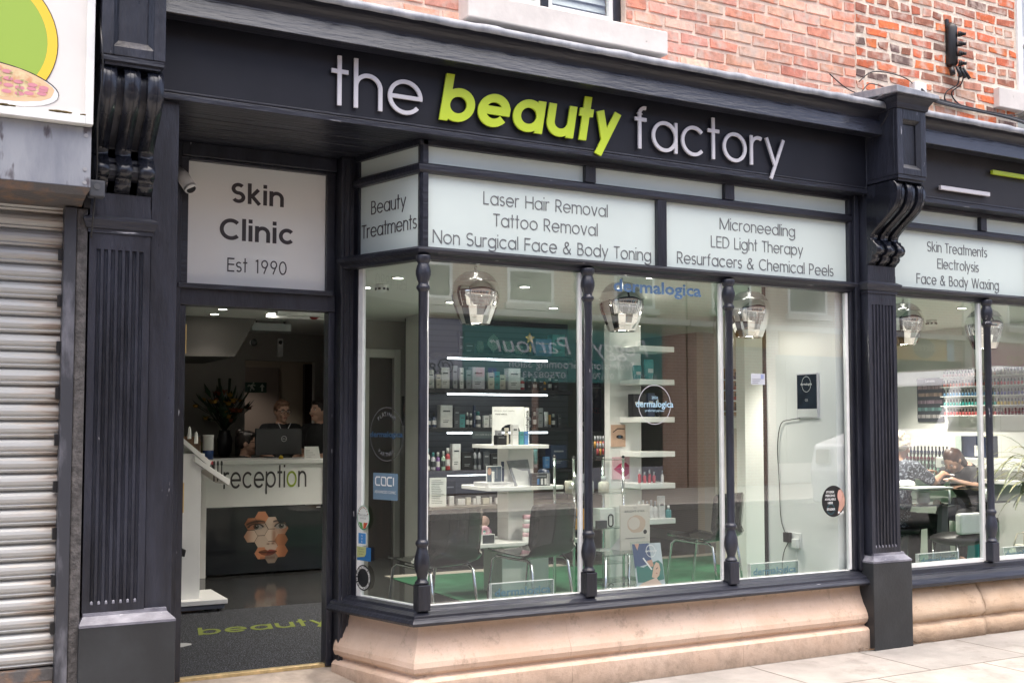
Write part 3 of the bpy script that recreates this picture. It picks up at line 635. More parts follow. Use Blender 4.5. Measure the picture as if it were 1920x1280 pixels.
# ------------------------------------------------------------------ the second bay of the shop on the right
front2 = thing("shopfront", "plainer navy shopfront right of the console pier with frosted panels over weathered sandstone", "shopfront", (7.9, 0, 0))
XE = 10.0; P2 = [(5.882, GY), (XE, GY)]
box(5.83, XE, 0.0, 0.10, 3.03, 3.392).build("fascia", M("brown black sign board", (0.018, 0.0165, 0.019), 0.5, var=0.2, vscale=2.5), front2)
mb = MB(); mb.box(5.83, XE, -0.012, 0.11, 3.0, 3.030); mb.box(5.83, XE, -0.006, 0.0, 3.034, 3.046); mb.build("fascia_bead", m_navyh, front2, 0.004)
MB().prism([(5.83, y, z) for y, z in cor], (XE - 5.83, 0, 0)).build("cornice", m_navyh, front2)
MB().prism([(5.83, y, z) for y, z in band], (XE - 5.83, 0, 0)).build("cornice_fillet", m_band, front2)
lead_strip("lead_flashing", 5.86, XE, front2, 11)
mb = MB()
mb.box(5.88, XE, 0.105, 0.5, 3.0, 3.03); mb.build("soffit", m_navyh, front2)
box(6.240, 6.750, -0.034, -0.012, 3.098, 3.127).build("sign_bar", m_silver, front2, 0.002)
box(6.783, 7.95, -0.036, -0.012, 3.266, 3.296).build("sign_bar", m_lime, front2, 0.002)
mb = MB()
for x, z in ((6.25, 3.112), (6.74, 3.112), (6.79, 3.281), (7.9, 3.281)): mb.box(x, x + .012, -.012, 0.0, z - .008, z + .008)
mb.build("bar_fixing", m_black, front2)
sweep(P2, [(.03, 2.970), (.03, 3.0), (-.04, 3.0), (-.04, 2.970)], "head_rail", m_navyh, front2, 0.003)
sweep(P2, [(.032, 2.818), (.045, 2.83), (.045, 2.858), (.028, 2.872), (-.04, 2.872), (-.04, 2.818)], "transom", m_navyh, front2, 0.003)
sweep(P2, [(.024, 2.345), (.03, 2.362), (.06, 2.378), (.068, 2.396), (.045, 2.412), (-.04, 2.412), (-.04, 2.345)], "transom", m_navyh, front2, 0.003)
sweep(P2, [(.02, .470), (.042, .462), (.048, .43), (.075, .425), (.10, .405), (.118, .372), (.115, .350), (.07, .345), (-.05, .345), (-.05, .470)], "window_sill", m_navyh, front2, 0.003)
def rough_plinth(name, x0, x1, seed):
    r = random.Random(seed); rings = []; n = max(4, int((x1 - x0) / 0.05))
    pr = [(.03, .345), (.045, .31), (.085, .25), (.112, .19), (.112, .145), (.09, .118), (.075, .112), (.085, .10), (.112, .088), (.118, .04), (.116, -.06), (-.06, -.06), (-.06, .345)]
    for i in range(n + 1):
        x = x0 + (x1 - x0) * i / n; e = -0.012 if i in (0, n) else 0
        rings.append([(x, GY - o - (r.uniform(-.007, .007) + e if o > 0 else 0), z + (r.uniform(-.005, .005) if 0 < z < .34 else 0)) for o, z in pr])
    MB().loft(rings, True, True, True).build(name, m_stone2, front2)
for i, (a, b) in enumerate(((5.884, 6.66), (6.664, 7.9), (7.904, XE))): rough_plinth("plinth_stone", a, b, 20 + i)
colx = (6.822, 7.862, 8.902)
for x in colx: colonette(x, 0.078, front2)
ed = [5.885] + list(colx) + [9.95]
for i in range(4):
    pane(ed[i] + (.012 if i else 0), ed[i + 1] - .02, .470, 2.345, front2)
mb = MB()
for x in colx: mb.box(x - .058, x - .028, .104, .135, .478, 2.34)
for i in range(4): mb.box(ed[i] + .03, ed[i + 1] - .06, .100, .135, .4705, .498)
mb.build("glazing_bead", m_white, front2, 0.002)
for a, b in ((5.885, 6.795), (6.86, 7.83), (7.9, 8.87), (8.94, 9.95)): box(a, b, .118, .128, 2.872, 2.97).build("top_light", m_frost, front2)
for x in (6.795, 7.83, 8.87): box(x, x + .065, .085, .155, 2.872, 2.97).build("glazing_bar", m_navy, front2, 0.004)
for x in (7.325, 8.87): box(x, x + .06, .085, .155, 2.412, 2.818).build("mullion", m_navy, front2, 0.004)
sp = box(5.885, 7.325, .118, .128, 2.412, 2.818).build("sign_panel", m_frost, front2)
for s, a, b, zb in (("Skin Treatments", 6.264, 6.891, 2.684), ("Electrolysis", 6.364, 6.797, 2.568), ("Face & Body Waxing", 6.151, 7.011, 2.449)):
    lwords(s, a, b, zb, 0.1, 0.062, (0, .118, 0), X1, NF, 0.003, m_grey, sp)
for a, b in ((7.385, 8.87), (8.93, 9.95)): box(a, b, .118, .128, 2.412, 2.818).build("sign_panel", m_frost, front2)
box(9.95, XE, .06, .16, .4, 3.0).build("end_jamb", m_navy, front2)
pilaster(XE, XE + .27, XE - .02, XE + .31, front2)

# ------------------------------------------------------------------ the brick buildings above
hs = thing("brick_building", "pale orange repointed brick upper storey with a cream stone sill above the main fascia", "building", (3.1, 0.12, 3.6))
bricks("wall", hs, 0.62, 5.602, 3.672, 7.0, 0.12, [lin('e0a68c'), lin('d99c84'), lin('e6b39c'), lin('d6917a'), lin('e8bea8'), lin('e3ab94'), lin('cf8a74'), lin('dba08c')], 5, 0.0765, 0.232, 0.012, m_mort1, rough=0.006, hole=(2.62, 3.70, 3.82, 5.3), proud=0.006)
box(0.9, 5.60, 0.108, 0.13, 3.60, 3.672).build("render_band", m_cream, hs)
ws = MB().hexa([(2.575, -.012, 3.682), (3.918, -.012, 3.682), (3.918, .30, 3.69), (2.575, .30, 3.69), (2.575, -.012, 3.826), (3.918, -.012, 3.826), (3.918, .30, 3.85), (2.575, .30, 3.85)]).build("window_sill", m_cream, hs, 0.008)
mb = MB(); a, b, z0, z1 = 2.62, 3.70, 3.846, 5.3
mb.box(a, a + .05, .17, .25, z0, z1); mb.box(b - .05, b, .17, .25, z0, z1); mb.box(a + .05, b - .05, .168, .25, z0, z0 + .05); mb.box(a + .05, b - .05, .168, .25, z1 - .05, z1); mb.box(3.14, 3.19, .172, .24, z0 + .05, z1 - .05)
mb.box(a + .05, b - .05, .175, .235, 4.6, 4.65)
wf = mb.build("window", m_navy, hs, 0.003)
mb = MB()
for x0, x1 in ((2.67, 3.14), (3.19, 3.65)):
    mb.box(x0, x0 + .03, .182, .215, z0 + .05, z1 - .05); mb.box(x1 - .03, x1, .182, .215, z0 + .05, z1 - .05); mb.box(x0 + .03, x1 - .03, .182, .215, z0 + .05, z0 + .085)
mb.build("inner_frame", m_white, wf, 0.002)
pane(2.67, 3.65, z0 + .05, z1 - .05, wf, m_glass, 0.205, "pane")
mb = MB()
for i in range(26): z = z0 + .08 + i * .05; mb.hexa([(2.67, .262, z), (3.65, .262, z), (3.65, .268, z + .004), (2.67, .268, z + .004), (2.67, .28, z + .044), (3.65, .28, z + .044), (3.65, .286, z + .046), (2.67, .286, z + .046)])
mb.build("blind", m_white, wf)
box(2.6, 3.72, .6, .62, 3.8, 5.4).build("room_back", m_white, hs)

mb = MB(); mb.box(0.62, 5.60, .9, 9.6, 2.75, 7.0); mb.build("sun_blocking_mass", m_mort1, hs)  # solid unseen upper floors, added to block the sun
MB().prism([(.62, -.15, 7.0), (.62, 4.8, 9.4), (.62, 9.8, 7.0)], (4.98, 0, 0)).build("roof", M("slate roof", (0.08, 0.085, 0.095), .6, var=.3, vscale=3), hs)  # unseen roof, added on top of that mass against the sun
hb = thing("brick_building", "older mottled red brick upper storey with thick cream mortar above the right hand shop", "building", (6.4, 0.12, 3.6))
bricks("wall", hb, 5.604, 7.275, 3.60, 7.0, 0.118, [lin('da7448'), lin('cf6f4c'), lin('bd6d54'), lin('ad6f5c'), lin('dd8560'), lin('a06955'), lin('e2804e'), lin('c89480'), lin('7f6157'), lin('d0a48c'), lin('6f5a55'), lin('b8826c')], 9, 0.0775, 0.225, 0.018, m_mort2, proud=0.004, headers=4, rough=0.008)
box(7.2755, 7.33, 0.10, 0.30, 3.97, 7.0).build("window_reveal", m_white, hb)
box(7.0, 8.6, 0.06, 0.28, 3.815, 3.966).build("window_sill", m_cream, hb, 0.006)
mb = MB(); mb.box(7.33, 7.42, .2, .26, 3.97, 5.4); mb.box(7.42, 8.5, .2, .26, 3.97, 4.04); mb.box(7.42, 8.5, .2, .26, 4.40, 4.47); mb.build("window", m_white, hb, 0.004)
pane(7.42, 8.5, 4.04, 5.4, hb, m_glass, .23, "pane")
box(7.33, 8.5, .6, .62, 3.9, 5.4).build("room_back", m_white, hb)
bricks("wall", hb, 8.5, 10.5, 3.60, 7.0, 0.118, [lin('c96a4a'), lin('b5604a'), lin('a8604e'), lin('9c6455'), lin('c8785a')], 10, 0.0775, 0.225, 0.018, m_mort2, proud=0.004, headers=4, rough=0.008)
box(5.602, 10.5, 0.108, 0.13, 3.59, 3.655).build("render_band", m_cream, hb)

box(5.604, 10.5, .9, 9.6, 2.75, 7.0).build("sun_blocking_mass", m_mort2, hb)  # unseen mass above the right shop, added to stop sunlight
MB().prism([(5.61, -.15, 7.0), (5.61, 4.8, 9.4), (5.61, 9.8, 7.0)], (4.9, 0, 0)).build("roof", bpy.data.materials["slate roof"], hb)  # unseen roof, added with the mass below to cut off sun
hc = thing("brick_building", "unseen rendered building added beyond the right hand shop to block low sun", "building", (16, 3, 0)); box(10.52, 24, .13, 9.6, -.1, 7.2).build("wall", m_cream, hc)  # unseen neighbour, added to block low sun from the right
# telecom box, junction box and cables
tb = thing("telecom_box", "black plastic multi port cable box fixed upright on the red brick wall", "cable box", (6.53, .11, 4.2))
mb = MB(); ring = []
for z, w, d in ((4.05, .03, .045), (4.07, .042, .062), (4.33, .042, .062), (4.355, .036, .05), (4.375, .016, .025)):
    ring.append([(6.53 + w * math.cos(t), .108 - d * max(0, math.sin(t)) , z) for t in [math.pi * k / 8 for k in range(9)]])
mb.loft(ring, True, True, True); mb.build("housing", m_black, tb)
box(6.487, 6.515, .095, .112, 4.33, 4.40).build("bracket", m_black, tb, 0.004)
for i in range(4):
    z = 4.28 - i * .072; mb = MB(); ax = Vector((.55, -.75, -.15)).normalized()
    p = Vector((6.545, .045, z)); mb.tube([p, p + ax * .02], .021, 12); mb.tube([p + ax * .02, p + ax * .032], .016, 12); mb.tube([p + ax * .032, p + ax * .055], .012, 12); mb.build("port", m_black, tb)
mb = MB(); p = Vector((6.50, .07, 4.03)); mb.tube([p, p + Vector((.0, -.01, -.05))], .02, 10)
for i in range(3): mb.tube([p + Vector((.03 + .03 * i, -.02, .01)), p + Vector((.05 + .045 * i, -.04, -.07))], .012, 8)
mb.build("gland", m_black, tb)
jb = box(6.11, 6.23, .06, .117, 3.80, 3.875); single(jb, "junction_box", m_white, "small white square junction box on the brickwork above the console pier", "junction box", (6.17, .1, 3.8), bevel=0.006)
def cable(pts, r, name, label, mat=m_black, group=None):
    P = [Vector(p) for p in pts]; out = []
    for i in range(len(P) - 1):
        p0 = P[max(i - 1, 0)]; p1 = P[i]; p2 = P[i + 1]; p3 = P[min(i + 2, len(P) - 1)]
        for k in range(6):
            t = k / 6; out.append(0.5 * ((2 * p1) + (p2 - p0) * t + (2 * p0 - 5 * p1 + 4 * p2 - p3) * t * t + (3 * p1 - p0 - 3 * p2 + p3) * t ** 3))
    out.append(P[-1]); mb = MB().tube(out, r, 6); return single(mb, name, mat, label, "cable", P[0], group)
cable([(6.55, .05, 4.0), (6.56, .07, 3.92), (6.47, .09, 3.86), (6.46, .10, 3.80), (6.55, .10, 3.775)], .005, "cable", "thin black cable dropping from the telecom box in a bow")
cable([(6.60, .04, 4.03), (6.60, .07, 3.93), (6.53, .10, 3.86), (6.60, .10, 3.79), (6.75, .1, 3.775)], .005, "cable", "second thin black cable looping down from the lowest telecom port")
for i in range(5):
    r_ = random.Random(i); o = .008 * i
    cable([(6.13, .02, 3.775 + o), (6.3, .085, 3.765 + o), (6.55, .09, 3.755 + o * .8), (6.85, .09, 3.755 + o * .5), (7.1, .06, 3.735 + o * .7), (7.5, .03, 3.69 + o), (8.2, .05, 3.70 + o)], .006, "cable", "black cable in the thick bundle strung along the right brick wall over the lead", m_black if i != 2 else m_grey, "bundled black cables")
cable([(5.60, .09, 3.80), (5.72, .09, 3.885), (5.9, .09, 3.905), (6.08, .085, 3.88), (6.2, .085, 3.79), (6.35, .08, 3.765)], .004, "cable", "thin black cable arching over the console pier up to the junction box")
cable([(5.30, .06, 3.80), (5.42, .07, 3.745), (5.52, .08, 3.72), (5.60, .08, 3.72), (5.70, .085, 3.80), (5.88, .09, 3.79)], .004, "cable", "thin black cable sagging over the lead left of the console pier")
cable([(7.05, .09, 3.765), (7.2, .05, 3.78), (7.32, .04, 3.86), (7.5, .04, 3.95)], .004, "cable", "thin black cable curling up toward the white window surround")
cable([(5.44, -.23, 3.585), (5.50, -.24, 3.61), (5.545, -.24, 3.57), (5.55, -.22, 3.52), (5.551, -.14, 3.43), (5.552, -.02, 3.38), (5.552, -.008, 3.2), (5.55, -.008, 3.05), (5.52, .0, 2.985)], .004, "cable", "painted wire running down the corner between fascia and console pier", m_navy)

# ------------------------------------------------------------------ the neighbour on the left
ts = thing("takeaway_sign", "white framed pizza takeaway light box with green disc and yellow ring", "sign", (0.0, -.2, 2.77))
m_ivory = M("ivory sign face", (0.75, 0.72, 0.68), 0.4, var=0.03, vscale=2)
box(-1.4, .595, -.235, .08, 2.80, 4.2).build("sign_face", m_ivory, ts)
mb = MB(); mb.box(.595, .628, -.262, .09, 2.765, 4.2); mb.prism([(-1.4, -.262, 2.765), (-1.4, -.262, 2.80), (-1.4, -.236, 2.806), (-1.4, .09, 2.806), (-1.4, .09, 2.765)], (1.995, 0, 0)); mb.build("sign_frame", m_white, ts, 0.003)
def disc(cx, cz, r0, r1, y, n=56):
    mb = MB(); vs = []; fs = []
    for i in range(n): t = 2 * math.pi * i / n; vs += [(cx + r1 * math.cos(t), y, cz + r1 * math.sin(t)), (cx + r0 * math.cos(t), y, cz + r0 * math.sin(t))]
    if r0 > 0:
        for i in range(n): j = (i + 1) % n; fs.append((2 * i, 2 * j, 2 * j + 1, 2 * i + 1))
        return mb.add(vs, fs)
    return mb.add([vs[2 * i] for i in range(n)], [tuple(range(n))])
flat = lambda n, c, r=0.5: M(n, c, r)
disc(.17, 3.10, 0, .268, -.2372).build("green_disc", flat("sign green", (0.30, 0.45, 0.06)), ts)
disc(.17, 3.10, .268, .308, -.2376).build("yellow_ring", flat("sign yellow", (0.85, 0.55, 0.04)), ts)
disc(.17, 3.10, .308, .3115, -.2379).build("ring_outline", m_black, ts)
mb = MB(); n = 48
def ellipse_pts(cx, cz, a, b, y, n=40, wob=0, seed=1, rot=0.0):
    r_ = random.Random(seed); out = []
    for i in range(n):
        t = 2 * math.pi * i / n; k = 1 + r_.uniform(-wob, wob); x = a * k * math.cos(t); z = b * k * math.sin(t)
        out.append((cx + x * math.cos(rot) - z * math.sin(rot), y, cz + x * math.sin(rot) + z * math.cos(rot)))
    return out
def patch(pts): return MB().add(pts, [tuple(range(len(pts)))])
pz = patch(ellipse_pts(.205, 2.905, .282, .088, -.2382, rot=-.10)).build("pizza_plate", M("plate white", (0.78, 0.78, 0.78), 0.4), ts)
patch(ellipse_pts(.205, 2.908, .285, .091, -.2380, rot=-.10)).build("plate_outline", m_black, pz)
patch(ellipse_pts(.200, 2.916, .270, .080, -.2386, wob=.015, rot=-.10)).build("pizza_crust", flat("pizza crust", (0.72, 0.50, 0.30)), pz)
patch(ellipse_pts(.195, 2.920, .245, .066, -.2390, wob=.05, seed=4, rot=-.10)).build("pizza_cheese", M("pizza cheese", (0.70, 0.60, 0.35), 0.5, col2=(0.60, 0.30, 0.16), vscale=22), pz)
mb = MB(); rr = random.Random(3)
for i in range(17):
    x = .235 + .047 * (i % 5) + rr.uniform(-.008, .008); lim = .060 * math.sqrt(max(.02, 1 - ((x - .195) / .245) ** 2)); z = 2.921 - .1 * (x - .195) + lim * (-.75 + .5 * (i // 5)) + rr.uniform(-.003, .003)
    e = ellipse_pts(x, z, .0195, .0085, -.2393 - .00012 * i, 18); mb.add(e, [tuple(range(18))])
mb.build("pepperoni", flat("pepperoni pink", (0.62, 0.25, 0.30)), pz)
mb = MB()
for i in range(40):
    a = rr.uniform(0, 6.28); q = math.sqrt(rr.random()) * .92; x = .195 + .23 * q * math.cos(a); z = 2.921 + .058 * q * math.sin(a) - .1 * (.23 * q * math.cos(a))
    mb.add(ellipse_pts(x, z, .008, .003, -.2428 - .00002 * i, 8, rot=rr.uniform(0, 3)), [tuple(range(8))])
mb.build("topping", flat("olive topping", (0.35, 0.36, 0.16)), pz)
mb = MB(); rr = random.Random(8)
for i in range(34):
    x = rr.uniform(.16, .32) if i % 3 else rr.uniform(.45, .6); s_ = rr.uniform(.004, .014); mb.ell((x, -.258, 2.803 + s_ * .3), (s_ * 1.6, s_ * .5, s_ * .5), n=6, m=4)
mb.build("moss", M("dry moss", (0.10, 0.075, 0.03), 0.95, var=0.4, vscale=40), ts)
sb = thing("shutter_housing", "weathered grey steel shutter box with rust streaks under the pizza sign", "shutter box", (0.0, 0, 2.45))
mb = MB(); mb.box(-1.4, .628, -.215, .09, 2.495, 2.763); mb.build("steel_fascia", m_steel, sb, 0.004)
mb = MB(); mb.hexa([(-1.4, -.2, 2.462), (.612, -.2, 2.462), (.62, .09, 2.44), (-1.4, .09, 2.44), (-1.4, -.222, 2.494), (.63, -.222, 2.494), (.63, .09, 2.494), (-1.4, .09, 2.494)]); mb.build("rusty_lip", m_rust, sb)
m_zinc = M("zinc", (0.4, 0.4, 0.4), 0.4, metal=0.7)
for x, z in ((.605, 2.725), (.603, 2.575), (.603, 2.515)): MB().tube([(x, -.2155, z), (x, -.2185, z)], .009, 10).build("rivet", m_zinc, sb)


m_shut = None
def shutter_mat():
    m, n, l, b = nodes_of("galvanised shutter slats with grime")
    tc = n.new("ShaderNodeTexCoord"); sp = n.new("ShaderNodeSeparateXYZ"); l.new(tc.outputs['Object'], sp.inputs[0])
    mp = n.new("ShaderNodeMapping"); mp.inputs['Scale'].default_value = (1.5, 1, 22); l.new(tc.outputs['Object'], mp.inputs[0])
    nz = n.new("ShaderNodeTexNoise"); nz.inputs['Scale'].default_value = 2.2; nz.inputs['Detail'].default_value = 6; l.new(mp.outputs[0], nz.inputs['Vector'])
    g = n.new("ShaderNodeMapRange"); g.inputs['From Min'].default_value = .22; g.inputs['From Max'].default_value = .60; g.inputs['To Min'].default_value = -.22; g.inputs['To Max'].default_value = .22; l.new(sp.outputs[0], g.inputs[0])
    ad = n.new("ShaderNodeMath"); ad.operation = 'ADD'; l.new(nz.outputs['Fac'], ad.inputs[0]); l.new(g.outputs[0], ad.inputs[1])
    rp = n.new("ShaderNodeValToRGB"); e = rp.color_ramp.elements; e[0].position = .50; e[0].color = (0.40, 0.405, 0.395, 1); e[1].position = .78; e[1].color = (0.24, 0.185, 0.145, 1)
    q = rp.color_ramp.elements.new(.62); q.color = (0.42, 0.395, 0.36, 1); l.new(ad.outputs[0], rp.inputs[0])
    l.new(rp.outputs[0], b.inputs['Base Color']); b.inputs['Roughness'].default_value = .42; b.inputs['Metallic'].default_value = .15
    return m
m_shut = shutter_mat()
rs = thing("roller_shutter", "closed galvanised roller shutter with grimy curved slats left of the fluted pilaster", "shutter", (0.0, .1, .36))
mb = MB(); z = .372; sl = []
while z < 2.44:
    sl += [(.085, z), (.066, z + .006), (.060, z + .014), (.064, z + .02), (.054, z + .030), (.050, z + .044), (.053, z + .058), (.064, z + .068), (.076, z + .0725), (.085, z + .074)]; z += .0785
ring = sl + [(.11, 2.46), (.11, .372)]
mb.prism([(-1.4, y, z) for y, z in ring], (1.945, 0, 0), False); sc_ = mb.build("shutter_curtain", m_shut, rs)
mb = MB(); mb.box(-1.4, .545, .035, .12, .315, .370); mb.build("bottom_bar", m_rust, rs, 0.004)
mb = MB(); mb.box(.545, .597, -.015, .12, .0, 2.44); mb.build("guide_rail", M("scuffed dark guide rail", (0.035, 0.037, 0.045), 0.45, col2=(0.22, 0.22, 0.25), vscale=9, stretch=(1, 1, .25), thresh=(.5, .75)), rs, 0.004)
for i in range(9): z_ = .52 + i * .21; box(.527, .546, .02, .05, z_, z_ + .05).build("end_lock", m_black, rs)
mp_ = box(.598, .646, -.005, .12, -.02, 2.44); single(mp_, "steel_post", M("pitted dark steel post", (0.075, 0.07, 0.068), 0.8, var=0.4, vscale=30, bump=0.6, bscale=90), "narrow pitted brown black steel post between shutter rail and fluted pilaster", "post", (.62, 0, 0), bevel=0.006)
ws_ = thing("tiled_riser", "peach tiled low wall with a white ledge beneath the roller shutter", "low wall", (0, .1, 0))
for a, b in ((-1.4, -.4), (-.396, .33), (.334, .545)): box(a, b, .06, .16, -.03, .312).build("tile", M("peach glazed tile", (0.58, 0.42, 0.32), 0.35, var=0.08, vscale=3) if a < -1 else bpy.data.materials["peach glazed tile"], ws_, 0.003)
box(-1.4, .47, .028, .058, .262, .298).build("ledge", m_white, ws_, 0.003)
nb = thing("brick_building", "left neighbour building behind the pizza sign and shutter", "building", (-.4, .3, 0))
box(-6, .62, .17, 8, 0, 7.0).build("wall", M("neighbour render", (0.45, 0.40, 0.36), 0.9, var=0.1, vscale=2), nb)
box(.625, .652, -.03, .12, 2.44, 3.6).build("gap_filler", m_black, nb)
# security camera and wiring by the doorway
sc = thing("security_camera", "small white bullet security camera at the top left of the doorway", "camera", (1.235, .73, 2.8))
mb = MB(); mb.tube([(1.19, .76, 2.835), (1.215, .735, 2.80), (1.245, .69, 2.735)], [.03, .036, .036], 14); mb.tube([(1.245, .69, 2.735), (1.25, .683, 2.724)], [.036, .034], 14); mb.build("body", m_white, sc)
MB().tube([(1.2503, .6826, 2.7235), (1.2506, .682, 2.7228)], .026, 14).build("lens", m_black, sc)
wb = thing("alarm_bell_box", "grey plastic box with cables fixed beside the left console bracket", "junction box", (.655, -.06, 2.5))
box(.632, .70, -.135, -.075, 2.475, 2.55).build("housing", M("grey plastic", (0.06, 0.065, 0.075), 0.5), wb, 0.006)
MB().tube([(.665, -.1355, 2.52), (.665, -.138, 2.52)], .014, 12).build("cover", M("grey plastic lid", (0.09, 0.095, 0.1), 0.5), wb)
cable([(.655, -.13, 3.35), (.652, -.285, 3.15), (.66, -.285, 3.0), (.65, -.24, 2.8), (.665, -.12, 2.6), (.66, -.1, 2.45), (.655, -.05, 2.3)], .004, "cable", "loose black cable hanging down beside the left console bracket")

rr = random.Random(41); mb = MB()
for i in range(26):
    c = Vector((5.46 + rr.uniform(-.05, .07) if i < 16 else 5.93 + rr.uniform(-.03, .25), .0 + rr.uniform(-.05, .03), -.012 + rr.uniform(0, .012))); a = rr.uniform(0, 6.28); L_ = rr.uniform(.008, .03); d = Vector((math.cos(a), math.sin(a), rr.uniform(-.1, .4))); q = Vector((-math.sin(a), math.cos(a), .2))
    mb.add([c, c + d * L_ + q * L_ * .3, c + d * L_ * 2, c + d * L_ - q * L_ * .3], [(0, 1, 2, 3)])
lt = mb.build("leaf_litter", M("dead leaves", (0.12, 0.07, 0.035), .9, var=.4, vscale=40)); tag(lt, kind='stuff'); tag(lt, "brown dead leaf litter gathered at the foot of the console pier", "leaf litter")

# ------------------------------------------------------------------ the room behind the glass
m_wallw = M("white emulsion", (0.72, 0.72, 0.69), 0.7, var=0.04, vscale=2)
m_ceil = M("ceiling white", (0.74, 0.74, 0.71), 0.8)
m_grey_wall = M("warm grey emulsion", (0.33, 0.31, 0.285), 0.8, var=0.05, vscale=1.5)
def lines_mat(name, ca, cb, pitch, rough=0.6):
    m, n, l, b = nodes_of(name)
    tc = n.new("ShaderNodeTexCoord"); sp = n.new("ShaderNodeSeparateXYZ"); l.new(tc.outputs['Object'], sp.inputs[0])
    mo = n.new("ShaderNodeMath"); mo.operation = 'PINGPONG'; mo.inputs[1].default_value = pitch; l.new(sp.outputs[2], mo.inputs[0])
    mr = n.new("ShaderNodeMapRange"); mr.inputs['From Min'].default_value = pitch * .70; mr.inputs['From Max'].default_value = pitch * .9; l.new(mo.outputs[0], mr.inputs[0])
    mx = n.new("ShaderNodeMix"); mx.data_type = 'RGBA'; mx.inputs[6].default_value = (*ca, 1); mx.inputs[7].default_value = (*cb, 1); l.new(mr.outputs[0], mx.inputs[0])
    l.new(mx.outputs[2], b.inputs['Base Color']); b.inputs['Roughness'].default_value = rough; return m
m_slat = lines_mat("charcoal slat panel", (0.065, 0.072, 0.085), (0.04, 0.044, 0.052), 0.030, 0.4)
m_brown = lines_mat("taupe grasscloth", (0.36, 0.30, 0.25), (0.31, 0.255, 0.21), 0.012, 0.8)
m_tile = tiles("polished charcoal tiles", (0.045, 0.046, 0.046), (0.050, 0.050, 0.050), (0.02, 0.02, 0.02), 0.6, 0.6, 0.003, 0.10, 'XY', 0.0, 0.05, 0.15)
m_green = M("green vinyl floor", (0.042, 0.145, 0.078), 0.45, var=0.2, vscale=5)
m_ctrim = M("cream floor trim", (0.42, 0.38, 0.33), 0.5)
m_doorw = M("dark red wood door", (0.03, 0.016, 0.013), 0.35, var=0.3, vscale=5, stretch=(4, 1, .4))
m_lamp = M("lit lamp lens", (0.9, 0.9, 0.88), 0.4, emit=(1.0, 0.94, 0.86), estr=9.0)
m_led = M("lit led strip", (0.9, 0.9, 0.9), 0.4, emit=(0.86, 0.93, 1.0), estr=2.2)
room = thing("shop_interior", "shop room behind the glass with white walls, charcoal slat wall and dark tiled floor", "interior", (5.0, 3.0, .06))
FZ = 0.06
MB().prism([(1.05, .84, -.1), (2.27, .84, -.1), (2.27, .70, -.1), (2.42, .24, -.1), (10.6, .24, -.1), (10.6, 11.0, -.1), (1.05, 11.0, -.1)], (0, 0, FZ + .1)).build("floor", m_tile, room)
box(3.8, 10.28, .25, 4.1, FZ + .001, FZ + .005).build("green_flooring", m_green, room)
box(3.8, 10.28, 4.1005, 4.26, FZ + .001, FZ + .006).build("floor_trim", m_ctrim, room)
MB().prism([(1.05, .87, 2.55), (2.27, .87, 2.55), (2.27, .70, 2.55), (2.42, .17, 2.55), (10.6, .17, 2.55), (10.6, 11.0, 2.55), (1.05, 11.0, 2.55)], (0, 0, .07)).build("ceiling", m_ceil, room)
box(.95, 1.05, .865, 11.0, -.1, 2.62).build("wall", m_wallw, room)
box(10.6, 10.7, .2, 11.0, -.1, 2.62).build("wall", m_wallw, room)
box(10.3, 10.45, .25, 5.1, FZ, 2.55).build("wall", m_wallw, room)
box(4.36, 6.2, 4.95, 5.15, FZ, 2.55).build("slat_wall", m_slat, room)
box(4.30, 4.355, 4.55, 4.98, FZ, 2.55).build("wall_end", m_wallw, room, 0.004)
box(6.2, 8.2, 7.1, 7.2, FZ, 2.55).build("wall", m_grey_wall, room)
box(6.19, 6.25, 5.16, 7.1, FZ, 2.55).build("wall", m_grey_wall, room)
box(8.07, 8.17, 5.1, 7.1, FZ, 2.55).build("feature_wall", m_brown, room)
box(8.055, 8.07, 5.1, 7.1, FZ, FZ + .12).build("skirting", m_wallw, room)
box(8.17, 10.5, 5.1, 5.2, FZ, 2.55).build("wall", m_grey_wall, room)
mb = MB(); mb.box(3.85, 4.08, 5.5, 5.6, FZ, 2.55); mb.box(4.40, 4.9, 5.5, 5.6, FZ, 2.55); mb.box(4.08, 4.40, 5.501, 5.599, 2.17, 2.55); mb.build("wall", m_grey_wall, room)
mb = MB(); mb.box(4.02, 4.10, 5.47, 5.4995, FZ, 2.25); mb.box(4.385, 4.45, 5.47, 5.4995, FZ, 2.25); mb.box(4.1005, 4.3845, 5.472, 5.4995, 2.16, 2.25); mb.build("architrave", m_wallw, room, 0.006)
box(4.10, 4.39, 5.56, 5.60, FZ, 2.16).build("inner_door", m_doorw, room, 0.003)
mb = MB(); mb.box(1.05, 3.35, 7.6, 7.7, FZ, 2.55); mb.box(3.35, 4.20, 7.601, 7.699, 2.22, 2.55); mb.box(4.20, 6.2, 7.6, 7.7, FZ, 2.55); mb.build("back_wall", m_grey_wall, room)
box(.95, 10.7, 11.0, 11.1, -.1, 2.62).build("wall", m_wallw, room)  # unseen end wall closing the room, added to keep sun out
box(1.05, 6.2, 9.2, 9.3, FZ, 2.55).build("corridor_wall", M("lit beige emulsion", (0.50, 0.42, 0.33), 0.8), room)
mb = MB(); mb.box(3.62, 4.20, 9.12, 9.19, FZ, 2.22); mb.build("inner_door", M("taupe door", (0.24, 0.19, 0.16), 0.5), room, 0.004)
box(4.55, 4.95, 9.10, 9.19, FZ, 2.28).build("inner_door", m_doorw, room, 0.004)
MB().prism([(1.05, 5.9, 2.13), (2.80, 5.9, 2.15), (3.02, 5.9, 2.549), (1.05, 5.9, 2.549)], (0, 1.4, 0)).build("stair_bulkhead", M("taupe bulkhead", (0.15, 0.14, 0.13), 0.8), room)
box(5.42, 5.50, .17, .86, FZ, 2.55).build("white_partition", M("bright white partition", (0.86, 0.87, 0.85), 0.6), room)
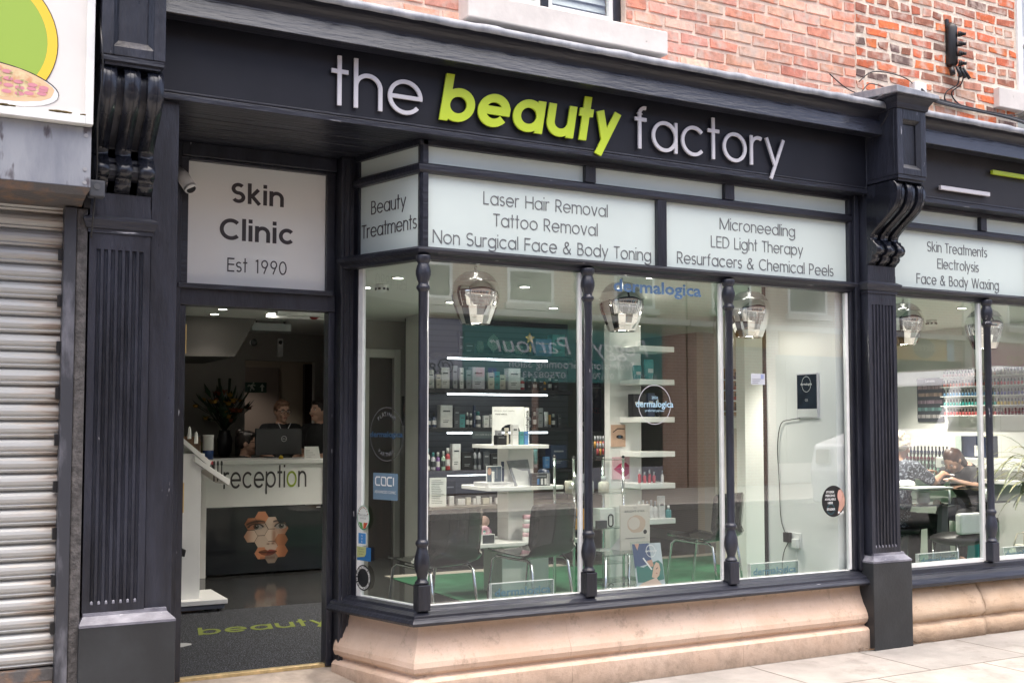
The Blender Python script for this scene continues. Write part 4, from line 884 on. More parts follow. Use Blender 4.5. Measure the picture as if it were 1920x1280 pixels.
box(5.405, 5.51, .861, .885, FZ, 2.55).build("partition_edge", m_black, room)
box(6.60, 6.90, 2.5, 2.62, FZ, 2.55).build("column", bpy.data.materials["bright white partition"], room)
box(7.05, 8.0, 3.42, 3.50, FZ, 2.55).build("screen_wall", M("pale beige panel", (0.50, 0.46, 0.42), 0.7), room)
box(2.40, 5.41, .165, .235, .455, .470).build("inner_sill", m_white, room)
box(5.90, 10.0, .165, .235, .435, .450).build("inner_sill", m_white, room)
mb = MB(); mb.box(2.40, 10.2, .17, .20, FZ, .452); mb.build("riser_lining", m_wallw, room)
box(1.3, 2.05, 1.5, 2.9, FZ + .001, FZ + .004)
# door mat with lettering
mt = thing("door_mat", "black speckled entrance mat printed with lime and white lettering inside the doorway", "mat", (1.9, 1.9, FZ))
m_mat = M("black speckled mat", (0.014, 0.015, 0.018), 0.95, specks=(0.15, 0.16, 0.19), speck_scale=140, speck_amt=0.57, bump=0.8, bscale=300)
box(1.06, 3.1, .84, 2.98, FZ + .0005, FZ + .020).build("pile", m_mat, mt)
def floor_text(s, x0, x1, y, em, w, mat, slant):
    mb = stext(s, x0, x1, 0, em, w, (0, 0, 0), X1, (0, -1, 0), 0.001, slant=slant); mb.v = [Vector((v.x, y + v.z, FZ + .0202 - v.y)) for v in mb.v]; return mb
floor_text("beauty", 1.63, 2.53, 2.06, .36, .105, M("mat lime print", (0.13, 0.16, 0.02), 0.9), .25).build("lettering", bpy.data.materials["mat lime print"], mt, fixn=False)
floor_text("the", 1.10, 1.53, 2.06, .36, .07, M("mat white print", (0.34, 0.34, 0.34), 0.9), 0).build("lettering", bpy.data.materials["mat white print"], mt, fixn=False)
mb = MB(); mb.add([(1.30 + x, 1.70 + y, FZ + .0215) for x, y in [(0, 0), (.16, .02), (.22, .06), (.23, .10), (.20, .14), (.14, .15), (0, .12)]], [tuple(range(7))]); mb.build("footprint", bpy.data.materials["mat white print"], mt)
for i in range(3): disc(1.40 + .05 * i, 0, 0, .017, 0)
lf = MB().add([(2.38, 1.66, FZ + .024), (2.42, 1.645, FZ + .027), (2.46, 1.67, FZ + .023), (2.43, 1.69, FZ + .03), (2.40, 1.685, FZ + .026)], [(0, 1, 2), (0, 2, 3), (0, 3, 4)])
single(lf, "paper_scrap", m_wallw, "tiny pale scrap of paper lying on the black door mat", "litter", (2.42, 1.67, FZ + .02))

# ceiling fittings
spots = [(3.10, 2.26), (3.09, 2.91), (4.19, 2.28), (5.19, 3.54), (4.13, 3.55), (5.25, 2.5), (2.52, 5.6), (2.48, 5.1), (3.00, 5.27), (8.57, 1.73), (7.4, 1.9), (9.4, 3.2), (4.75, 1.35), (3.6, 8.4)]
where = ["over the left end of the bay window", "behind the smoke detector", "above the tiered white display", "above the tall white shelf tower", "in front of the slat wall", "right of the middle pendant lamp", "nearest the stair bulkhead", "second one out from the stair bulkhead", "over the reception desk",
         "over the nail table", "by the white column", "over the polish wall", "added left of the white partition to brighten it", "in the back corridor"]  # the downlight beside the partition is added there to brighten it
for (x, y), wtxt in zip(spots, where):
    t = thing("downlight", "small round recessed ceiling spotlight " + wtxt, "spotlight", (x, y, 2.55), "recessed ceiling spotlights")
    MB().lathe([(.052, 2.543), (.052, 2.5495), (.038, 2.5495), (.038, 2.543)], (x, y, 0), 20, False).build("bezel", m_white, t)
    MB().lathe([(.001, 2.5455), (.037, 2.5455)], (x, y, 0), 20, False).build("lens", m_lamp, t, fixn=False)
    ld = bpy.data.lights.new("downlight_lamp", 'SPOT'); ld.energy = (75 if x > 7 else 30) if x > 3.05 and y < 5 else (8 if y > 8 else 1.3); ld.spot_size = R(110); ld.spot_blend = 0.6; ld.color = (1.0, 0.92, 0.82); ld.shadow_soft_size = 0.04
    lo = bpy.data.objects.new("downlight_lamp", ld); COL.objects.link(lo); lo.parent = t; lo.location = (0, 0, -.03)
for x, y, wtxt in ((3.14, 2.69, "on the ceiling seen through the side window"), (9.28, 2.7, "on the ceiling above the nail table")):
    t = thing("smoke_detector", "white dome smoke detector " + wtxt, "smoke alarm", (x, y, 2.52), "ceiling smoke alarms")
    MB().lathe([(.052, 2.549), (.052, 2.53), (.048, 2.522), (.044, 2.50), (.02, 2.488), (.001, 2.488)], (x, y, 0), 20).build("housing", m_white, t)
    mb = MB()
    for i in range(8):
        a = i * math.pi / 4; mb.box(x + .047 * math.cos(a) - .008, x + .047 * math.cos(a) + .008, y + .047 * math.sin(a) - .008, y + .047 * math.sin(a) + .008, 2.504, 2.52)
    mb.build("vent", m_black, t)
t = thing("tube_light", "white twin tube strip light on the ceiling near the doorway top", "light", (3.25, 5.0, 2.5))
box(2.95, 3.7, 5.30, 5.36, 2.51, 2.549).build("housing", m_white, t); box(2.95, 3.7, 4.9, 4.96, 2.50, 2.549).build("housing", m_white, t)
t = thing("exit_light", "grey emergency light box hung across the ceiling inside the shop", "emergency light", (3.1, 6.0, 2.45))
mb = MB(); mb.box(3.0, 3.42, 6.0, 6.1, 2.44, 2.52); mb.build("housing", M("pale grey plastic", (0.35, 0.38, 0.38), 0.4), t, 0.006); mb = MB(); mb.box(3.05, 3.07, 6.04, 6.06, 2.52, 2.55); mb.box(3.35, 3.37, 6.04, 6.06, 2.52, 2.55); mb.build("hanger", m_black, t)
single(MB().lathe([(.05, 2.549), (.05, 2.53), (.042, 2.50), (.02, 2.485), (.001, 2.485)], (3.36, 5.05, 0), 16), "fire_sounder", M("alarm red", (0.22, 0.015, 0.015), 0.4), "dark red round fire sounder on the ceiling at the top of the doorway", "alarm", (3.36, 5.05, 2.5))
t = thing("exit_sign", "dark green running man exit sign with an upward arrow hung in the corridor", "sign", (3.68, 8.0, 1.85))
box(3.42, 3.72, 8.0, 8.02, 1.85, 1.975).build("plate", M("exit green", (0.012, 0.06, 0.035), 0.4), t)
m_sgn = M("exit sign white", (0.55, 0.6, 0.55), 0.5)
mb = MB(); mb.add([(3.655, 7.998, 1.868), (3.675, 7.998, 1.868), (3.675, 7.998, 1.92), (3.695, 7.998, 1.92), (3.665, 7.998, 1.958), (3.635, 7.998, 1.92), (3.655, 7.998, 1.92)], [tuple(range(7))]); mb.build("arrow", m_sgn, t)
mb = MB(); mb.add([(3.50 + a, 7.998, 1.87 + b) for a, b in [(0, 0), (.02, 0), (.035, .03), (.06, .01), (.075, .02), (.05, .05), (.05, .065), (.08, .06), (.08, .072), (.045, .085), (.02, .07), (.0, .08), (-.02, .06), (-.01, .05), (.01, .062), (.025, .04)]], [tuple(range(16))]); mb.add(ellipse_pts(3.557, 1.966, .01, .009, 7.998, 12), [tuple(range(12))]); mb.build("running_man", m_sgn, t)
t = thing("wall_camera", "small dark dome camera on the stair bulkhead inside", "camera", (2.98, 5.86, 2.3)); MB().ell((2.98, 5.84, 2.30), (.035, .04, .04)).build("dome", m_black, t); MB().tube([(2.98, 5.9, 2.30), (2.98, 5.87, 2.30)], .03, 12).build("mount", m_white, t)
t = thing("wall_sensor", "slim white motion sensor high on the back wall over the corridor opening", "sensor", (3.75, 7.6, 2.4)); box(3.72, 3.79, 7.54, 7.6, 2.27, 2.49).build("housing", m_white, t, 0.015); MB().ell((3.755, 7.545, 2.44), (.025, .02, .025)).build("lens", m_black, t)

# reception desk
m_desk = M("white gloss laminate", (0.80, 0.80, 0.78), 0.25, var=0.03, vscale=3)
m_gloss = M("black gloss panel", (0.014, 0.016, 0.019), 0.06)
dk = thing("reception_desk", "white reception counter with black gloss front showing a face made of hexagons", "desk", (2.87, 5.1, FZ))
mb = MB(); mb.box(2.26, 3.48, 4.89, 5.55, 1.09, 1.13); mb.build("counter_top", m_desk, dk, 0.003)
mb = MB(); mb.box(2.26, 2.31, 4.895, 5.5, FZ, 1.089); mb.build("side_panel", m_desk, dk, 0.003); box(3.43, 3.48, 4.895, 5.5, FZ, 1.089).build("side_panel", m_desk, dk, 0.003)
fp = box(2.3105, 3.4295, 4.935, 4.97, .695, 1.089).build("fascia_panel", m_desk, dk)
gp = box(2.3105, 3.4295, 4.925, 4.97, FZ + .02, .690).build("gloss_panel", m_gloss, dk, 0.002)
for c, mb in stext("reception", 2.47, 3.26, .865, .285, .075, (0, 4.934, 0), X1, NF, .004, split=True):
    mb.build("lettering", m_dark if c != 'o' else M("desk lime letter", (0.28, 0.38, 0.03), 0.5), fp)
def hexr(cx, cz, r, y): return [(cx + r * math.cos(R(60 * i)), y, cz + r * math.sin(R(60 * i))) for i in range(6)]
sk = {'o': (0.55, 0.20, 0.085), 'l': (0.62, 0.40, 0.27), 'w': (0.72, 0.58, 0.46), 'd': (0.36, 0.13, 0.055), 'k': (0.20, 0.06, 0.035)}
FX = lambda x: 2.88 + (x - 455) / 502; FZZ = lambda y: .395 - (y - 589) / 517
hx = [(430, 488, 'o'), (381, 518, 'd'), (479, 516, 'w'), (526, 545, 'l'), (379, 577, 'w'), (428, 546, 'l'), (430, 605, 'l'), (478, 575, 'w'), (525, 600, 'd'), (430, 660, 'd'), (478, 634, 'l'), (526, 655, 'o'), (478, 682, 'k')]
m_print = nodes_of("printed face"); _at = m_print[1].new("ShaderNodeVertexColor"); _at.layer_name = "tint"; m_print[2].new(_at.outputs[0], m_print[3].inputs['Base Color']); m_print[3].inputs['Roughness'].default_value = .3
def sst(a, b, x): t = min(1, max(0, (x - a) / (b - a))); return t * t * (3 - 2 * t)
def mixc(a, b, t): return tuple(p * (1 - t) + q * t for p, q in zip(a, b))
def face_col(x, y, tone):   # picture of a face in zoom units
    c = mixc((0.60, 0.36, 0.24), (0.78, 0.60, 0.47), sst(-60, 60, 455 - abs(x - 450) - 380)); c = mixc(c, (0.34, 0.12, 0.05), sst(490, 545, x) * .7); c = mixc(c, (0.36, 0.13, 0.05), sst(395, 350, x) * .6)
    d = abs(x - 474 - (y - 560) * .06); nose = math.exp(-(d / 9) ** 2) * sst(520, 560, y) * sst(625, 600, y); c = mixc(c, (0.85, 0.68, 0.54), nose * .6)
    sh = math.exp(-((x - 490) / 12) ** 2) * sst(520, 570, y) * sst(630, 605, y); c = mixc(c, (0.28, 0.10, 0.045), sh * .75)
    c = mixc(c, (0.16, 0.05, 0.025), math.exp(-((x - 462) / 7) ** 2 - ((y - 617) / 4) ** 2) * .9 + math.exp(-((x - 484) / 6) ** 2 - ((y - 616) / 4) ** 2) * .9 if 600 < y < 632 else 0)
    for ex, w in ((402, 33), (522, 27)):
        u = (x - ex) / w; v = (y - 533 - 3 * u * u) / 14; q = u * u + v * v
        c = mixc(c, (0.10, 0.035, 0.02), math.exp(-((x - ex) / (w * 1.15)) ** 2 - ((y - 526) / 15) ** 2) * .92)
        if q < 1:
            c = (0.42, 0.38, 0.35); r = math.hypot(x - ex - 2, y - 532)
            if r < 13: c = (0.07, 0.075, 0.055)
            if r < 6.5: c = (0.01, 0.01, 0.01)
            if math.hypot(x - ex - 5, y - 528) < 2.2: c = (0.9, 0.9, 0.9)
        if .78 < q < 1.5 and y < 536: c = mixc(c, (0.012, 0.008, 0.006), .9)
        bx = (x - ex) / (w * 1.35); by = y - (507 + 9 * bx * bx - (5 * bx if ex < 450 else -5 * bx))
        if abs(bx) < 1: c = mixc(c, (0.025, 0.012, 0.008), math.exp(-(by / (8.5 - 4 * abs(bx))) ** 2) * .97)
    lx = (x - 460) / 44
    if abs(lx) < 1:
        top = 652 - 9 * (1 - lx * lx) + 5 * math.exp(-(lx / .16) ** 2); bot = 656 + 19 * (1 - lx * lx)
        if top < y < bot: c = mixc((0.36, 0.075, 0.05), (0.55, 0.20, 0.15), sst(660, 672, y) * sst(.9, .2, abs(lx))); c = mixc(c, (0.10, 0.015, 0.012), math.exp(-((y - 656) / 2.5) ** 2))
    c = mixc(c, (0.22, 0.07, 0.035), math.exp(-((y - 684) / 7) ** 2) * .5 * (1 if abs(lx) < .8 else 0))
    c = tuple(v * tone * .62 for v in c); lum = sum(c) / 3
    if tone in (.72, .62): c = mixc(c, (lum * 2.1, lum * .75, lum * .3), .75)
    return c
tn = {'o': .72, 'l': .95, 'w': 1.12, 'd': .62, 'k': .42}
for k, (x, y, c) in enumerate(hx):
    mb = MB(); N_ = 22; H_ = 32.6
    for a in range(6):
        p0 = Vector((x, y)); p1 = Vector((x + H_ * math.cos(R(60 * a)), y + H_ * math.sin(R(60 * a)))); p2 = Vector((x + H_ * math.cos(R(60 * a + 60)), y + H_ * math.sin(R(60 * a + 60))))
        g_ = lambda i, j: p0 + (p1 - p0) * (i / N_) + (p2 - p0) * (j / N_)
        for i in range(N_):
            for j in range(N_ - i):
                for tri in (((i, j), (i + 1, j), (i, j + 1)), ((i + 1, j), (i + 1, j + 1), (i, j + 1))):
                    if tri[1][0] + tri[1][1] > N_: continue
                    q = [g_(*t_) for t_ in tri]; m_ = (q[0] + q[1] + q[2]) / 3; mb.c = face_col(m_.x, m_.y, tn[c]); mb.add([(FX(v.x), 4.9242 - .00003 * k, FZZ(v.y)) for v in q], [(0, 1, 2)])
    mb.build("printed_hexagon", m_print[0], gp, fixn=False)
m_dk = M("print dark brown", (0.02, 0.012, 0.01), 0.3); m_ew = M("print eye white", (0.55, 0.52, 0.5), 0.3); m_lip = M("print lip", (0.26, 0.045, 0.035), 0.3)
box(3.36, 3.40, 4.9235, 4.9249, .665, .672).build("badge", m_silver, gp)

# people ------------------------------------------------------------
m_skin = M("fair skin", (0.50, 0.30, 0.22), 0.5, var=0.08, vscale=8); m_tan = M("tanned skin", (0.42, 0.215, 0.135), 0.5, var=0.1, vscale=8)
m_tunic = M("black salon tunic", (0.014, 0.014, 0.016), 0.75, var=0.2, vscale=10); m_trous = M("black trousers", (0.012, 0.012, 0.013), 0.8)
m_patt = M("navy patterned blouse", (0.018, 0.022, 0.035), 0.8, specks=(0.30, 0.33, 0.38), speck_scale=55, speck_amt=0.55)
def remesh(mb, name, mats, parent, voxel, loc, rotz, skin_col=None):
    o = mb.build("tmp", mats, None); o.location = (0, 0, 0)
    md = o.modifiers.new("r", 'REMESH'); md.mode = 'VOXEL'; md.voxel_size = voxel
    sm = o.modifiers.new("s", 'SMOOTH'); sm.factor = 0.5; sm.iterations = 4
    dg = bpy.context.evaluated_depsgraph_get(); dg.update(); me = bpy.data.meshes.new_from_object(o.evaluated_get(dg))
    old = o.data; bpy.data.objects.remove(o); bpy.data.meshes.remove(old)
    me.name = name; me.polygons.foreach_set('use_smooth', [True] * len(me.polygons))
    me.materials.clear(); me.materials.append(mats)
    q = bpy.data.objects.new(name, me); COL.objects.link(q); q.parent = parent; OFF[q.name] = Vector(); return q
def hand(mb, wrist, dirv, palm_n, s=1.0, curl=0.35):
    w = Vector(wrist); d = Vector(dirv).normalized(); n = Vector(palm_n); n = (n - d * n.dot(d)).normalized(); a = d.cross(n)
    mb.cap(w, w + d * .05 * s, .027 * s, .032 * s)
    for k, (o, L) in enumerate(((-.027, .068), (-.009, .078), (.009, .073), (.026, .058))):
        p = w + d * .075 * s + a * o * s; q = p + (d * (1 - .3 * curl) + n * curl * .6) * L * .5 * s; r_ = q + (d * (1 - curl) + n * curl * 1.2) * L * .55 * s
        mb.cap(w + d * .035 * s + a * o * .8 * s, p, .013 * s, .0105 * s); mb.cap(p, q, .0100 * s, .0092 * s); mb.cap(q, r_, .0092 * s, .008 * s)
    t = w + d * .02 * s - a * .026 * s; u = t + (d * .7 - a * .75 + n * .3).normalized() * .045 * s; mb.cap(t, u, .0135 * s, .011 * s); mb.cap(u, u + (d * .9 - a * .25 + n * .3).normalized() * .032 * s, .0105 * s, .009 * s)
def person(label, loc, rotz, joints, skin, top, hair, hair_kind, yaw=0.0, nod=0.0, glasses=False, sit=False, sleeve=0.6, group=None, face=True, s=1.0):
    root = bpy.data.objects.new("person", None); COL.objects.link(root); root.location = loc; root.rotation_euler = (0, 0, R(rotz)); root.scale = (s, s, s); OFF[root.name] = Vector(); tag(root, label, "person", group)
    J = dict(hip=Vector((0, 0, .86)), chest=Vector((0, 0, 1.22)), neck=Vector((0, .01, 1.42)), le=Vector((-.25, .0, 1.06)), re=Vector((.25, .0, 1.06)), lw=Vector((-.22, -.14, .86)), rw=Vector((.22, -.14, .86)),
             lk=Vector((-.10, -.01, .48)), rk=Vector((.10, -.01, .48)), la=Vector((-.10, .02, .08)), ra=Vector((.10, .02, .08)))
    J.update({k: Vector(v) for k, v in joints.items()})
    H = J['hip']; Ch = J['chest']; N = J['neck']; up = (N - H).normalized()
    ls = Ch.lerp(N, .62) + Vector((-.175, 0, 0)); rs_ = Ch.lerp(N, .62) + Vector((.175, 0, 0)); lh = H + Vector((-.09, 0, -.02)); rh = H + Vector((.09, 0, -.02))
    hr = Euler((R(nod), 0, R(yaw))).to_matrix(); hc = N + up * .04 + hr @ Vector((0, -.02, .085))
    hp = lambda x, y, z: hc + hr @ Vector((x, y, z))
    b = MB(); mid = H.lerp(Ch, .5)
    b.ell(Ch + up * .03, (.155, .105, .19)); b.ell(mid, (.135, .10, .17)); b.ell(H, (.165, .115, .13)); b.cap(ls, rs_, .062, .062); b.cap(Ch.lerp(N, .7), N, .075, .056); b.cap(N, hp(0, .01, -.03), .054, .052)
    b.ell(hc, (.074, .092, .108), hr); b.ell(hp(0, -.028, -.062), (.052, .058, .058), hr); b.ell(hp(0, -.098, -.012), (.012, .018, .020), hr); b.ell(hp(0, -.089, .012), (.009, .012, .026), hr)
    b.ell(hp(0, -.078, -.058), (.026, .014, .011), hr); b.ell(hp(0, -.075, -.092), (.024, .018, .016), hr)
    for e in (-1, 1): b.ell(hp(.076 * e, .012, -.008), (.010, .020, .030), hr, 8, 6); b.ell(hp(.036 * e, -.072, -.030), (.024, .02, .022), hr)
    for sh, el, wr, k in ((ls, J['le'], J['lw'], 'l'), (rs_, J['re'], J['rw'], 'r')):
        b.cap(sh, el, .052, .040); b.cap(el, wr, .040, .026); hand(b, wr, (wr - el), J.get(k + 'p', Vector((0, 0, -1))) if isinstance(J.get(k + 'p'), Vector) else Vector((0, 0, -1)))
    for hh, kn, an in ((lh, J['lk'], J['la']), (rh, J['rk'], J['ra'])):
        b.cap(hh, kn, .082, .056); b.cap(kn, an, .055, .038); b.cap(an, an + Vector((0, -.13, -.04)), .036, .026)
    remesh(b, "body", skin, root, .0085, None, None)
    c = MB(); c.ell(Ch + up * .02, (.168, .118, .195)); c.ell(mid, (.150, .115, .18)); c.ell(H - up * .02, (.180, .13, .15)); c.cap(ls, rs_, .072, .072); c.cap(Ch.lerp(N, .62), N - up * .035, .085, .066)
    for sh, el in ((ls, J['le']), (rs_, J['re'])): c.cap(sh, sh.lerp(el, sleeve), .066, .060)
    remesh(c, "tunic", top, root, .011, None, None)
    t = MB(); t.ell(H - up * .03, (.176, .125, .13))
    for hh, kn, an in ((lh, J['lk'], J['la']), (rh, J['rk'], J['ra'])): t.cap(hh, kn, .094, .068); t.cap(kn, kn.lerp(an, .92), .067, .056)
    remesh(t, "trousers", m_trous, root, .012, None, None)
    f = MB()
    for hh in (J['la'], J['ra']): f.ell(hh + Vector((0, -.07, -.045)), (.045, .13, .038))
    f.build("shoes", m_black, root)
    h = MB(); h.ell(hp(0, .020, .022), (.083, .098, .108), hr)
    if hair_kind == 'bun': h.ell(hp(0, .09, .10), (.05, .045, .045), hr); h.ell(hp(0, -.035, .085), (.06, .045, .03), hr)
    if hair_kind == 'tied': h.ell(hp(0, .12, .02), (.045, .05, .06), hr); h.ell(hp(0, -.03, .085), (.07, .055, .032), hr); h.cap(hp(.02, .125, .0), hp(.07, .10, -.16), .03, .012)
    if hair_kind == 'short':
        rr = random.Random(4)
        for i in range(60):
            a = rr.uniform(0, 6.28); z = rr.uniform(-.05, .1); q = math.sqrt(max(.02, 1 - (z / .115) ** 2)); y_ = .02 + .098 * q * math.sin(a)
            if y_ < -.055 and z < .05: continue
            h.ell(hp(.083 * q * math.cos(a), y_, .022 + z), (.018, .018, .02), hr, 6, 5)
    if hair_kind == 'long': h.cap(hp(0, .05, .02), hp(0, .09, -.16), .085, .06)
    remesh(h, "hair", hair, root, .008, None, None)
    if face:
        for e in (-1, 1):
            MB().ell(hp(.031 * e, -.0815, .008), (.0125, .006, .0075), hr, 10, 6).build("eye", m_ew, root); MB().ell(hp(.031 * e, -.0865, .008), (.0055, .003, .006), hr, 8, 5).build("pupil", m_dk, root)
            MB().tube([hp(.046 * e, -.080, .026), hp(.03 * e, -.087, .031), hp(.016 * e, -.089, .027)], .0035, 6).build("eyebrow", m_dk, root)
        MB().ell(hp(0, -.0905, -.058), (.021, .006, .006), hr, 10, 6).build("lips", m_lip, root)
    if glasses:
        g_ = MB()
        for e in (-1, 1):
            g_.tube([hp(.033 * e + .026 * math.cos(t_ * math.pi / 8), -.099, .006 + .020 * math.sin(t_ * math.pi / 8)) for t_ in range(17)], .0028, 5); g_.tube([hp(.059 * e, -.097, .012), hp(.080 * e, -.02, .014), hp(.082 * e, .012, .006)], .0028, 5)
        g_.tube([hp(-.008, -.101, .010), hp(.008, -.101, .010)], .0025, 5); g_.build("glasses", m_black, root)
    return root, hp
m_blond = M("dark blonde hair", (0.24, 0.13, 0.085), 0.5, var=0.35, vscale=30); m_brun = M("dark brown hair", (0.018, 0.012, 0.010), 0.4, var=0.3, vscale=30); m_greyh = M("grey blonde hair", (0.40, 0.33, 0.24), 0.6, var=0.4, vscale=30)
pa, hpa = person("standing woman with glasses and tied blonde hair in a black tunic behind the monitor", (3.38, 6.2, FZ), 8, dict(le=(-.24, -.06, 1.10), re=(.24, -.06, 1.10), lw=(-.14, -.24, 1.02), rw=(.14, -.24, 1.02)), m_skin, m_tunic, m_blond, 'tied', yaw=0, nod=8, glasses=True)
mb = MB(); mb.tube([(-.075, -.085, 1.42), (-.02, -.125, 1.28)], .004, 6); mb.tube([(.075, -.085, 1.42), (-.02, -.125, 1.28)], .004, 6); mb.build("neckline", m_silver, pa)
pb, hpb = person("woman in profile with dark tied hair and earring at the counter's right end", (3.72, 5.95, FZ), -60, dict(le=(-.23, -.05, 1.08), re=(.23, -.05, 1.08), lw=(-.12, -.22, 1.06), rw=(.12, -.22, 1.06)), m_skin, m_tunic, m_brun, 'tied', yaw=-8, nod=-2)
MB().ell(hpb(.084, .0, -.045), (.008, .008, .008)).build("earring", m_silver, pb)
pc, hpc = person("seated receptionist in profile with dark bun and black glasses behind the counter", (2.86, 5.75, FZ), 62, dict(hip=(0, 0, .52), chest=(0, -.02, .88), neck=(0, -.02, 1.09), le=(-.22, -.14, .76), re=(.22, -.14, .76), lw=(-.13, -.34, .78), rw=(.13, -.34, .78), lk=(-.11, -.42, .50), rk=(.11, -.42, .50), la=(-.11, -.40, .08), ra=(.11, -.40, .08)), m_skin, m_tunic, m_brun, 'bun', yaw=4, nod=4, glasses=True)
pd, hpd = person("client with short grey blonde hair and a navy patterned blouse having her nails done", (8.0, 2.05, FZ), 95, dict(hip=(0, 0, .52), chest=(0, -.04, .87), neck=(0, -.06, 1.08), le=(-.20, -.30, .86), re=(.22, -.28, .84), lw=(-.10, -.56, .92), rw=(.10, -.52, .93), lk=(-.11, -.42, .50), rk=(.11, -.42, .50), la=(-.11, -.40, .08), ra=(.11, -.40, .08)), m_tan, m_patt, m_greyh, 'short', yaw=12, nod=14, sleeve=.75)
pe, hpe = person("nail technician with brown hair bending low over the far side of the nail table", (9.52, 2.40, FZ), -82, dict(hip=(0, 0, .52), chest=(0, -.16, .82), neck=(0, -.30, .96), le=(-.22, -.34, .78), re=(.22, -.34, .78), lw=(-.12, -.52, .84), rw=(.12, -.52, .84), lk=(-.11, -.42, .50), rk=(.11, -.42, .50), la=(-.11, -.40, .08), ra=(.11, -.40, .08)), m_skin, m_tunic, M("chestnut hair", (0.05, 0.02, 0.012), 0.4, var=0.3, vscale=30), 'long', nod=45)
mb = MB()
for wx, wy in ((-.10, -.56), (.10, -.52)):
    for k in range(4): mb.ell((wx - .027 + .018 * k, wy - .135, .925 - .01), (.011, .02, .011), None, 8, 6)
mb.build("foil_wrap", m_silver, pd)
def stool(loc, label):
    t = thing("office_chair", label, "chair", loc); x, y, z = loc
    MB().lathe([(.001, .40), (.20, .40), (.215, .425), (.21, .455), (.001, .462)], (x, y, z), 20).build("seat", m_black, t); MB().tube([(x, y, z + .08), (x, y, z + .40)], .025, 10).build("column", m_steel, t)
    mb = MB()
    for k in range(5): a = k * 2 * math.pi / 5; mb.tube([(x, y, z + .09), (x + .26 * math.cos(a), y + .26 * math.sin(a), z + .05)], .02, 8); mb.ell((x + .26 * math.cos(a), y + .26 * math.sin(a), z + .028), (.028,) * 3, None, 8, 6)
    mb.build("star_base", m_black, t)
stool((2.86, 5.75, FZ), "black swivel stool under the seated receptionist"); stool((9.52, 2.40, FZ), "black swivel stool under the nail technician"); stool((8.0, 2.05, FZ), "black stool under the nail client")

# on and behind the counter
t = thing("monitor", "black computer monitor seen from behind with a round pale maker's mark", "monitor", (3.12, 5.4, 1.13))
box(2.89, 3.36, 5.40, 5.43, 1.16, 1.42).build("back_shell", m_black, t, 0.006); mb = MB(); mb.box(3.09, 3.16, 5.40, 5.44, 1.132, 1.17); mb.box(3.0, 3.25, 5.36, 5.5, 1.131, 1.142); mb.build("stand", m_black, t, 0.003)
m_logo = M("pale logo", (0.45, 0.45, 0.45), 0.4); disc(3.175, 1.318, .024, .028, 5.3985).build("logo_ring", m_logo, t); ftext("DELL", (3.175, 5.399, 1.318), .013, X1, NF, .001).build("logo", m_logo, t)
t = thing("card_holder", "white leaning card with printed lines on the counter", "card", (3.35, 5.05, 1.13)); MB().hexa([(3.27, 5.03, 1.131), (3.43, 5.03, 1.131), (3.43, 5.036, 1.131), (3.27, 5.036, 1.131), (3.28, 5.06, 1.245), (3.42, 5.06, 1.245), (3.42, 5.066, 1.245), (3.28, 5.066, 1.245)]).build("card", m_desk, t)
mb = MB()
for k, w in enumerate((.05, .09, .07, .04)): mb.box(3.29, 3.29 + w, 5.028 + .0052 * (k + 1) - .0005, 5.029 + .0052 * (k + 1), 1.235 - .02 * (3 - k) - .03, 1.238 - .02 * (3 - k) - .03)
mb.build("print", m_grey, t)
t = thing("tub", "white lidded tub with a dark blue label band on the counter", "tub", (2.38, 5.2, 1.13)); MB().lathe([(.05, 1.131), (.05, 1.215)], (2.385, 5.2, 0), 20).build("lower_label", M("label blue", (0.012, 0.05, 0.18), 0.4), t); MB().lathe([(.0505, 1.2155), (.0505, 1.345), (.052, 1.346), (.052, 1.36), (.001, 1.361)], (2.385, 5.2, 0), 20).build("body", m_white, t)
t = thing("folder_box", "small tan cardboard box on the left of the counter", "box", (2.30, 5.35, 1.13)); box(2.27, 2.34, 5.3, 5.4, 1.131, 1.30).build("carton", M("tan card", (0.25, 0.15, 0.08), 0.8), t, 0.002); box(2.275, 2.335, 5.299, 5.2995, 1.2, 1.26).build("label", m_white, t)
single(MB().lathe([(.02, 1.131), (.024, 1.14), (.018, 1.16), (.001, 1.165)], (3.03, 5.0, 0), 12), "counter_bell", M("brass bell", (0.5, 0.36, 0.05), 0.3, metal=.8), "tiny yellow ornament in the middle of the counter top", "ornament", (3.03, 5.0, 1.13))
bc = thing("back_counter", "dark counter behind reception with bottles and a folder", "counter", (3.0, 7.2, FZ)); box(2.3, 4.0, 6.95, 7.58, FZ, 1.08).build("cabinet", M("dark cabinet", (0.05, 0.045, 0.04), 0.4), bc, 0.004); box(2.28, 4.02, 6.93, 7.59, 1.081, 1.11).build("worktop", M("grey worktop", (0.16, 0.15, 0.14), 0.4), bc, 0.003)
for i, (x, w, h, c, kd) in enumerate(((2.62, .10, .24, (0.25, 0.25, 0.25), "grey box file"), (2.75, .09, .15, (0.35, 0.38, 0.10), "yellow green box"), (3.12, .07, .22, (0.05, 0.05, 0.05), "black upright gadget"), (3.28, .10, .10, (0.45, 0.42, 0.38), "cream box"), (3.42, .06, .26, (0.3, 0.3, 0.32), "silver flask"), (3.6, .16, .12, (0.40, 0.40, 0.42), "pale stack of papers"))):
    single(box(x, x + w, 7.05, 7.05 + w, 1.112, 1.112 + h), "storage_box", M(kd, c, 0.5), kd + " on the dark counter behind reception", "box", (x, 7.1, 1.112), bevel=0.006)
fl = thing("flower_arrangement", "tall dark arrangement of orange and yellow tropical flowers behind the reception counter", "flowers", (2.98, 6.6, 1.1))
px_, py_ = 2.95, 6.9
MB().lathe([(.05, 1.112), (.075, 1.16), (.085, 1.28), (.06, 1.38), (.065, 1.40)], (px_, py_, 0), 18).build("vase", M("dark vase", (0.03, 0.03, 0.035), 0.2), fl)
